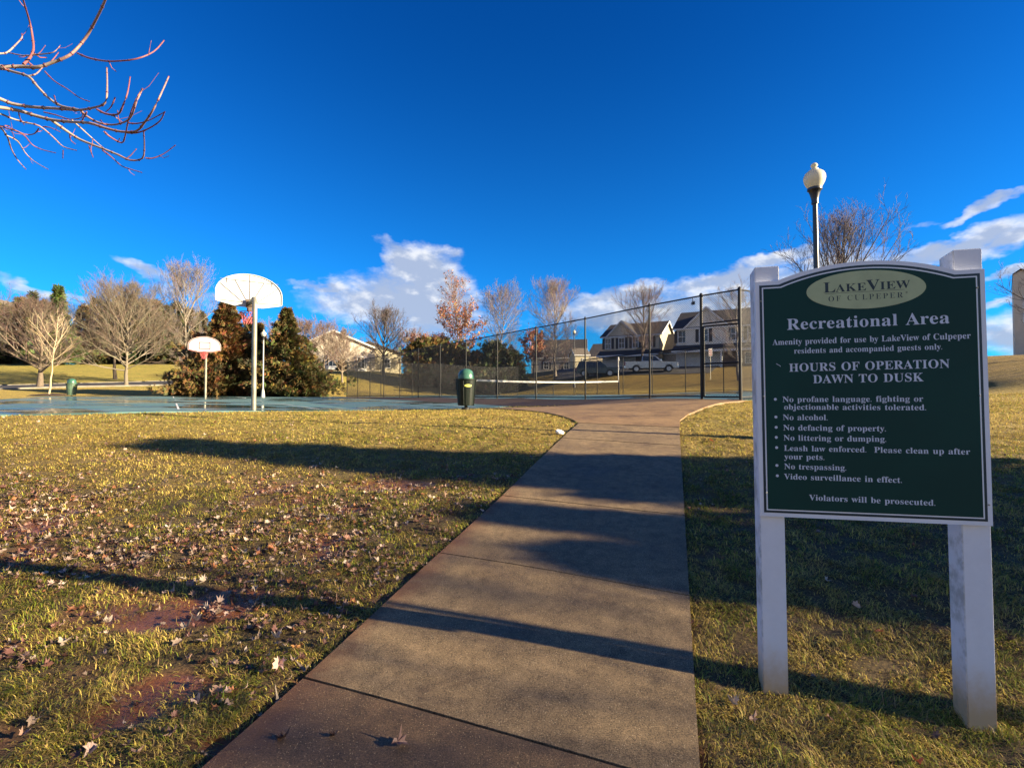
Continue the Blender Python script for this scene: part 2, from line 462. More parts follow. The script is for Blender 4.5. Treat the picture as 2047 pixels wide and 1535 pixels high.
def nx_pos(t, pos):
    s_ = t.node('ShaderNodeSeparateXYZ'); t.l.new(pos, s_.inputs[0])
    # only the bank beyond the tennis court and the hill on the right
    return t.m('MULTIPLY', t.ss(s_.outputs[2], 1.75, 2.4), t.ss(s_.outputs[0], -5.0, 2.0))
def ground_mat():
    m = bpy.data.materials.new('ground_turf'); m.use_nodes = True
    t = NT(m.node_tree); b = t.n['Principled BSDF']
    geo = t.node('ShaderNodeNewGeometry'); pos = geo.outputs['Position']
    at = t.node('ShaderNodeAttribute', attribute_name='Col')
    spx = t.node('ShaderNodeSeparateColor'); t.l.new(at.outputs['Color'], spx.inputs[0])
    mud, farm, green = spx.outputs[0], spx.outputs[1], spx.outputs[2]
    nf = t.noise(pos, 60, 6, .7); nm = t.noise(pos, 5, 5, .6); nb = t.noise(pos, .35, 4, .6); nff = t.noise(pos, 14, 6, .8)
    soil = t.mix(t.ss(nf, .3, .7), (.016, .010, .005), (.14, .092, .036))
    clay = t.mix(t.ss(nf, .3, .7), (.10, .035, .015), (.22, .085, .035))
    nearc = t.mix(mud, soil, clay)
    # distant turf: straw and green mixed
    straw = t.mix(t.ss(nff, .35, .68), (.15, .10, .02), (.70, .50, .11))
    grn = t.mix(t.ss(nff, .35, .68), (.04, .055, .008), (.27, .32, .035))
    gf = t.m('ADD', t.m('MULTIPLY', green, .9), t.m('MULTIPLY', t.m('SUBTRACT', nb, .5), 1.2), clamp=True)
    gf = t.m('MULTIPLY', gf, t.ss(nm, .25, .75), clamp=True)
    fc = t.mix(gf, straw, grn)
    fc = t.mix(t.ss(nff, .62, .8), fc, (.50, .40, .2))
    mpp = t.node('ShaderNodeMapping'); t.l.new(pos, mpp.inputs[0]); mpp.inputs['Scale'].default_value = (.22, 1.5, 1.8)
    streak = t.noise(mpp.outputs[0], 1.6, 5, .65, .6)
    bank = nx_pos(t, pos)
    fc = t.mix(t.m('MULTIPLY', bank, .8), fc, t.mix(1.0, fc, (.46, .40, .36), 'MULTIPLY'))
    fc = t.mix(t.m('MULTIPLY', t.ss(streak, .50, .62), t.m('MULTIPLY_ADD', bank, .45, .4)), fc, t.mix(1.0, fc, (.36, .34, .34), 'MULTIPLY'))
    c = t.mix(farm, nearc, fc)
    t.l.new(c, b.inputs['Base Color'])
    rg = t.m('SUBTRACT', .95, t.m('MULTIPLY', t.ss(t.m('MULTIPLY', mud, t.m('ADD', nm, .5)), .45, .8), .72))
    t.l.new(rg, b.inputs['Roughness'])
    b.inputs['Specular IOR Level'].default_value = .4
    hgt = t.m('ADD', t.m('MULTIPLY', nf, .25), nff)
    bn = t.node('ShaderNodeBump'); t.l.new(hgt, bn.inputs['Height']); bn.inputs['Strength'].default_value = 1
    t.l.new(t.m('ADD', t.m('MULTIPLY', farm, .10), .012), bn.inputs['Distance'])
    t.l.new(bn.outputs[0], b.inputs['Normal'])
    return m
dist = np.hypot(GX, GY)
farm = np.clip((GY - 5.5) / 5.5, 0, 1)
greenm = np.clip(.16 + 1.0 * np.clip((GY - 44) / 8, 0, 1) * (GX < -18) + .25 * (fbm(GX, GY, .3, 6) > .5), 0, 1) * np.where(GX > 8, .55, 1)
gc = np.stack([MUD, farm, greenm], -1).reshape(-1, 3)
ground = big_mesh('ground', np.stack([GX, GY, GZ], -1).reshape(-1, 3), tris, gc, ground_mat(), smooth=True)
tag(ground, 'grassy rising ground with brown and green winter turf', None, kind='structure')
_gi = (gx, gy, GZ)
def ground_z(x, y):
    """height of the built sheet (bilinear)"""
    x = np.asarray(x, float); y = np.asarray(y, float)
    i = np.clip(np.searchsorted(gx, x) - 1, 0, nx_ - 2); j = np.clip(np.searchsorted(gy, y) - 1, 0, ny_ - 2)
    fx = (x - gx[i]) / (gx[i + 1] - gx[i]); fy = (y - gy[j]) / (gy[j + 1] - gy[j])
    return (GZ[j, i] * (1 - fx) + GZ[j, i + 1] * fx) * (1 - fy) + (GZ[j + 1, i] * (1 - fx) + GZ[j + 1, i + 1] * fx) * fy
def gz(x, y): return float(ground_z(x, y))

def drape(name, poly, m, off, step=.5, thick=0.0, parent=None, colfn=None):
    """a paved sheet cut to the outline and laid on the terrain"""
    bm = bmesh.new()
    bm.faces.new([bm.verts.new((x, y, 0)) for x, y in poly])
    xs = [p[0] for p in poly]; ys = [p[1] for p in poly]
    for ax, lo, hi in ((0, min(xs), max(xs)), (1, min(ys), max(ys))):
        k = math.floor(lo / step) * step
        while k < hi:
            k += step
            co = (k, 0, 0) if ax == 0 else (0, k, 0); no = (1, 0, 0) if ax == 0 else (0, 1, 0)
            bmesh.ops.bisect_plane(bm, geom=bm.verts[:] + bm.edges[:] + bm.faces[:], plane_co=co, plane_no=no, dist=1e-5)
    bmesh.ops.recalc_face_normals(bm, faces=bm.faces)
    if sum(f.normal.z for f in bm.faces) < 0: bmesh.ops.reverse_faces(bm, faces=bm.faces)
    if thick:
        ex = bmesh.ops.extrude_edge_only(bm, edges=[e for e in bm.edges if e.is_boundary])
        low = {g for g in ex['geom'] if isinstance(g, bmesh.types.BMVert)}
    else: low = set()
    co = np.array([v.co[:2] for v in bm.verts]); z = H_arr(co[:, 0], co[:, 1])
    for v, zz in zip(bm.verts, z): v.co.z = zz + off - (thick if v in low else 0)
    me = bpy.data.meshes.new(name); bm.to_mesh(me); bm.free(); me.materials.append(m)
    if colfn:
        ca = me.color_attributes.new('Col', 'FLOAT_COLOR', 'POINT')
        arr = np.ones((len(me.vertices), 4), 'f'); arr[:, 0] = colfn(co[:, 0], co[:, 1]); arr[:, 1] = arr[:, 0]; arr[:, 2] = arr[:, 0]
        ca.data.foreach_set('color', arr.ravel())
    o = bpy.data.objects.new(name, me); COL.objects.link(o)
    if parent: o.parent = parent
    return o

# ------------------------------------------------------------ paving
def concrete_mat(name, c1, c2, peb, pebamt, rough, stain):
    m = bpy.data.materials.new(name); m.use_nodes = True
    t = NT(m.node_tree); b = t.n['Principled BSDF']
    pos = t.node('ShaderNodeNewGeometry').outputs['Position']
    nf = t.noise(pos, 140, 4, .8); nm = t.noise(pos, 9, 5, .65); nb = t.noise(pos, 1.6, 4, .6)
    c = t.mix(t.ss(t.m('ADD', t.m('MULTIPLY', nf, .75), t.m('MULTIPLY', nm, .25)), .36, .64), c1, c2)
    c = t.mix(t.ss(nb, .3, .75), c, t.mix(1.0, c, (.62, .60, .58), 'MULTIPLY'))
    vo = t.node('ShaderNodeTexVoronoi'); t.l.new(pos, vo.inputs['Vector']); vo.inputs['Scale'].default_value = 120
    sepc = t.node('ShaderNodeSeparateColor'); t.l.new(vo.outputs['Color'], sepc.inputs[0])
    pf = t.m('MULTIPLY', t.m('LESS_THAN', vo.outputs['Distance'], .30), t.m('GREATER_THAN', sepc.outputs[0], 1 - pebamt))
    c = t.mix(t.m('MULTIPLY', pf, .8), c, peb)
    dk = t.m('MULTIPLY', t.m('LESS_THAN', vo.outputs['Distance'], .3), t.m('GREATER_THAN', sepc.outputs[1], .80))
    c = t.mix(t.m('MULTIPLY', dk, .55), c, (.03, .025, .02))
    blot = t.ss(t.noise(pos, 2.6, 6, .72, .8), .54, .66)
    c = t.mix(t.m('MULTIPLY', blot, .45), c, t.mix(1.0, c, (.45, .40, .36), 'MULTIPLY'))
    vc = t.node('ShaderNodeTexVoronoi', feature='DISTANCE_TO_EDGE'); mpc = t.node('ShaderNodeMapping'); t.l.new(pos, mpc.inputs[0]); mpc.inputs['Scale'].default_value = (.5, .33, .5)
    wob = t.node('ShaderNodeMixRGB', blend_type='ADD'); wob.inputs[0].default_value = .25
    nw = t.node('ShaderNodeTexNoise'); t.l.new(pos, nw.inputs['Vector']); nw.inputs['Scale'].default_value = 4
    t.l.new(mpc.outputs[0], wob.inputs[1]); t.l.new(nw.outputs[1], wob.inputs[2]); t.l.new(wob.outputs[0], vc.inputs['Vector'])
    crack = t.m('MULTIPLY', t.m('LESS_THAN', vc.outputs['Distance'], .0016), t.ss(nm, .45, .55))
    c = t.mix(t.m('MULTIPLY', crack, .7), c, (.02, .014, .01))
    at = t.node('ShaderNodeAttribute', attribute_name='Col'); sp = t.node('ShaderNodeSeparateColor'); t.l.new(at.outputs['Color'], sp.inputs[0])
    st = t.m('MULTIPLY', t.m('SUBTRACT', 1.0, sp.outputs[0]), t.ss(t.noise(pos, 6, 5, .7), .25, .55))
    c = t.mix(t.m('MULTIPLY', st, stain), c, (.13, .045, .016))
    t.l.new(c, b.inputs['Base Color'])
    t.l.new(t.m('SUBTRACT', rough, t.m('MULTIPLY', t.ss(nb, .45, .8), .22)), b.inputs['Roughness'])
    bn = t.node('ShaderNodeBump'); bn.inputs['Distance'].default_value = .006; bn.inputs['Strength'].default_value = 1
    t.l.new(t.m('ADD', nf, t.m('MULTIPLY', pf, .5)), bn.inputs['Height']); t.l.new(bn.outputs[0], b.inputs['Normal'])
    return m
slab_m = concrete_mat('concrete_path', (.048, .032, .016), (.35, .24, .125), (.5, .4, .25), .16, .78, .9)
slab_wet = concrete_mat('exposed_aggregate', (.03, .018, .009), (.21, .125, .062), (.42, .30, .16), .18, .72, .6)
apron_m = concrete_mat('concrete_apron', (.17, .10, .042), (.36, .225, .105), (.5, .4, .25), .1, .7, .5)
def path_stain(x, y):
    x = np.asarray(x); y = np.asarray(y)
    rx, ry = x - PR.x, y - PR.y
    w = rx * PL.x + ry * PL.y; u = rx * PU.x + ry * PU.y
    e = (PW - w) + (fbm(x, y, 3, 4) - .5) * .22
    return np.clip(e / .14, 0, 1) * .8 + .2 + np.clip((u - 3) / 2, 0, 1)
path = empty('path', (0, 0, 0)); tag(path, 'concrete path of tan slabs leading to the courts', None, kind='structure')
joints = [-4.8, -3.19, -1.63, -.07, 1.49, 3.05, 4.61, 6.17, 7.73]
rs = random.Random(5)
for i in range(len(joints) - 1):
    u0, u1 = joints[i] + .007, joints[i + 1] - .007
    poly = [PT(u0, 0), PT(u1, 0), PT(u1, PW), PT(u0, PW)]
    o = drape('slab', poly, slab_wet if i < 3 else slab_m, .022 + rs.uniform(-.004, .004), .16, .12, path, path_stain)
    if i == 2: o['label'] = 'damp red-brown slab with pebbles showing'
drape('apron', APRON, apron_m, .024, .4, .1, path, lambda x, y: np.ones(len(x)))
# faint dark joints in the apron, tooled lines
jm = mat('joint_dirt', (.05, .035, .02), .9)
for (a, b_) in ((PT(7.74, 0), PT(7.74, PW)), ((3.72, 10.8), (1.2, 11.2)), ((5.6, 12.9), (3.2, 15.8)), ((4.2, 11.5), (.9, 13.1))):
    d = Vector((b_[0] - a[0], b_[1] - a[1])); nrm = Vector((-d.y, d.x)).normalized() * .009
    drape('joint', [(a[0] - nrm.x, a[1] - nrm.y), (b_[0] - nrm.x, b_[1] - nrm.y), (b_[0] + nrm.x, b_[1] + nrm.y), (a[0] + nrm.x, a[1] + nrm.y)], jm, .028, .5, 0, path)

def wet_court(name, ca, cb, seed):
    m = bpy.data.materials.new(name); m.use_nodes = True
    t = NT(m.node_tree); b = t.n['Principled BSDF']
    pos = t.node('ShaderNodeNewGeometry').outputs['Position']
    mp = t.node('ShaderNodeMapping'); t.l.new(pos, mp.inputs[0]); mp.inputs['Location'].default_value = (seed, seed, 0); mp.inputs['Scale'].default_value = (1, 1.3, 1)
    nb = t.noise(mp.outputs[0], .33, 4, .5, .4); nm = t.noise(pos, 3, 5, .6); nf = t.noise(pos, 60, 3, .7)
    wet = t.ss(nb, .46, .58)
    c = t.mix(t.ss(nm, .3, .7), ca, cb)
    c = t.mix(wet, c, t.mix(1.0, c, (.5, .5, .52), 'MULTIPLY'))
    t.l.new(c, b.inputs['Base Color'])
    t.l.new(t.m('SUBTRACT', .62, t.m('MULTIPLY', wet, .55)), b.inputs['Roughness'])
    bn = t.node('ShaderNodeBump'); bn.inputs['Strength'].default_value = 1
    t.l.new(t.m('MULTIPLY', t.m('SUBTRACT', 1.0, wet), .003), bn.inputs['Distance'])
    t.l.new(nf, bn.inputs['Height']); t.l.new(bn.outputs[0], b.inputs['Normal'])
    return m
court = drape('basketball_court', COURT, wet_court('court_acrylic', (.085, .17, .165), (.11, .21, .20), 0), .02, .8, .08)
tag(court, 'wet blue-green basketball court surface', kind='structure')
strip_m = concrete_mat('asphalt_strip', (.022, .016, .011), (.075, .052, .032), (.2, .16, .12), .1, .75, .2)
o = drape('walkway', STRIP, strip_m, .014, .5, .06); tag(o, 'dark brown asphalt walkway along the fence', kind='structure')
tennis = drape('tennis_court', TENNIS, wet_court('tennis_acrylic', (.06, .15, .17), (.085, .2, .22), 7), .02, .9, .08)
tag(tennis, 'blue tennis court surface inside the fence', kind='structure')
# court lines: real painted strips, each its own part
line_m = mat('white_line_paint', (.72, .72, .68), .5, .25, 4)
def court_line(par, f, pts, w=.05, off=.026):
    """pts in court coordinates"""
    poly_l = []; poly_r = []
    for i in range(len(pts)):
        a = Vector(pts[max(i - 1, 0)]); c = Vector(pts[min(i + 1, len(pts) - 1)]); d = (c - a).normalized()
        nn = Vector((-d.y, d.x)) * w / 2; p = Vector(pts[i])
        poly_l.append(f(*(p + nn))); poly_r.append(f(*(p - nn)))
    mb = MB(); vs = []; k = len(pts)
    sub = []
    for i in range(k - 1):
        L = (Vector(pts[i + 1]) - Vector(pts[i])).length; m_ = max(1, int(L / .8))
        for j in range(m_):
            for q_ in (poly_l, poly_r):
                a, c = q_[i], q_[i + 1]; f_ = j / m_; sub.append((a[0] + (c[0] - a[0]) * f_, a[1] + (c[1] - a[1]) * f_))
    sub += [poly_l[-1], poly_r[-1]]
    arr = np.array(sub); z = H_arr(arr[:, 0], arr[:, 1]) + off
    mb.add([(x, y, zz) for (x, y), zz in zip(sub, z)], [(2 * i, 2 * i + 2, 2 * i + 3, 2 * i + 1) for i in range(len(sub) // 2 - 1)])
    return mb.build('line', line_m, par)
hw = 7.3
for pts in ([(-.1, -hw), (-.1, hw)], [(23.6, -hw), (23.6, hw)], [(-.1, -hw), (23.6, -hw)], [(-.1, hw), (23.6, hw)], [(11.75, -hw), (11.75, hw)],
            [(11.75 + 1.8 * math.cos(a), 1.8 * math.sin(a)) for a in np.linspace(0, 2 * math.pi, 33)]):
    court_line(court, ST, pts)
for s0, sg in ((-.1, 1), (23.6, -1)):
    for pts in ([(s0, -1.8), (s0 + sg * 5.7, -1.8)], [(s0, 1.8), (s0 + sg * 5.7, 1.8)], [(s0 + sg * 5.7, -1.8), (s0 + sg * 5.7, 1.8)],
                [(s0 + sg * (5.7 + 1.8 * math.cos(a)), 1.8 * math.sin(a)) for a in np.linspace(-math.pi / 2, math.pi / 2, 17)],
                [(s0 + sg * (1.4 + 6.0 * math.cos(a)), 6.0 * math.sin(a)) for a in np.linspace(-math.pi / 2, math.pi / 2, 31)]):
        court_line(court, ST, pts)
for pts in ([(-2, 14.5), (21.9, 14.5)], [(-2, 25.5), (21.9, 25.5)], [(-2, 14.5), (-2, 25.5)], [(21.9, 14.5), (21.9, 25.5)], [(-2, 15.9), (21.9, 15.9)], [(-2, 24.1), (21.9, 24.1)],
            [(3.6, 15.9), (3.6, 24.1)], [(16.3, 15.9), (16.3, 24.1)], [(3.6, 20), (16.3, 20)]):
    court_line(tennis, ST, pts, .05)

# road on the left, with kerbs
road_m = mat('asphalt_road', (.05, .048, .05), .8, .3, 3, .01)
kerb_m = mat('kerb_concrete', (.20, .18, .15), .85, .3, 2)
# near edge and far edge of the road, traced on the map in metres
rn = [P(-700, 786, 38), P(-300, 783, 41), P(0, 780.5, 44), P(100, 776, 46.5), P(200, 773.5, 49), P(300, 772, 52), P(420, 770, 56), P(560, 768, 60)]
rf = [P(-700, 776, 46), P(-300, 775, 48), P(0, 773.5, 50), P(100, 770.5, 52.5), P(200, 768, 55), P(300, 766, 58), P(420, 765, 62), P(560, 764, 66)]
rp = [(p.x, p.y) for p in rn] + [(p.x, p.y) for p in reversed(rf)]
o = drape('road', rp, road_m, .07, 1.5, .1); tag(o, 'grey asphalt road beyond the basketball court', kind='structure')
for ln, nm in ((rn, 'near'), (rf, 'far')):
    mb = MB()
    for a, c in zip(ln[:-1], ln[1:]):
        k = 4
        for j in range(k):
            p, q_ = a.lerp(c, j / k), a.lerp(c, (j + 1) / k)
            d = (q_ - p); d.z = 0; nn = Vector((-d.y, d.x, 0)).normalized() * .09
            zp, zq = H(p.x, p.y), H(q_.x, q_.y)
            vs = []
            for pt, z in ((p, zp), (q_, zq)):
                for s_ in (-1, 1):
                    for hh in (-.1, .14): vs.append((pt.x + nn.x * s_, pt.y + nn.y * s_, z + hh))
            mb.add(vs, [(0, 1, 5, 4), (2, 6, 7, 3), (1, 3, 7, 5), (0, 2, 3, 1), (4, 5, 7, 6)])
    o = mb.build('kerb', kerb_m); tag(o, 'pale concrete kerb on the %s side of the road' % nm, kind='structure')

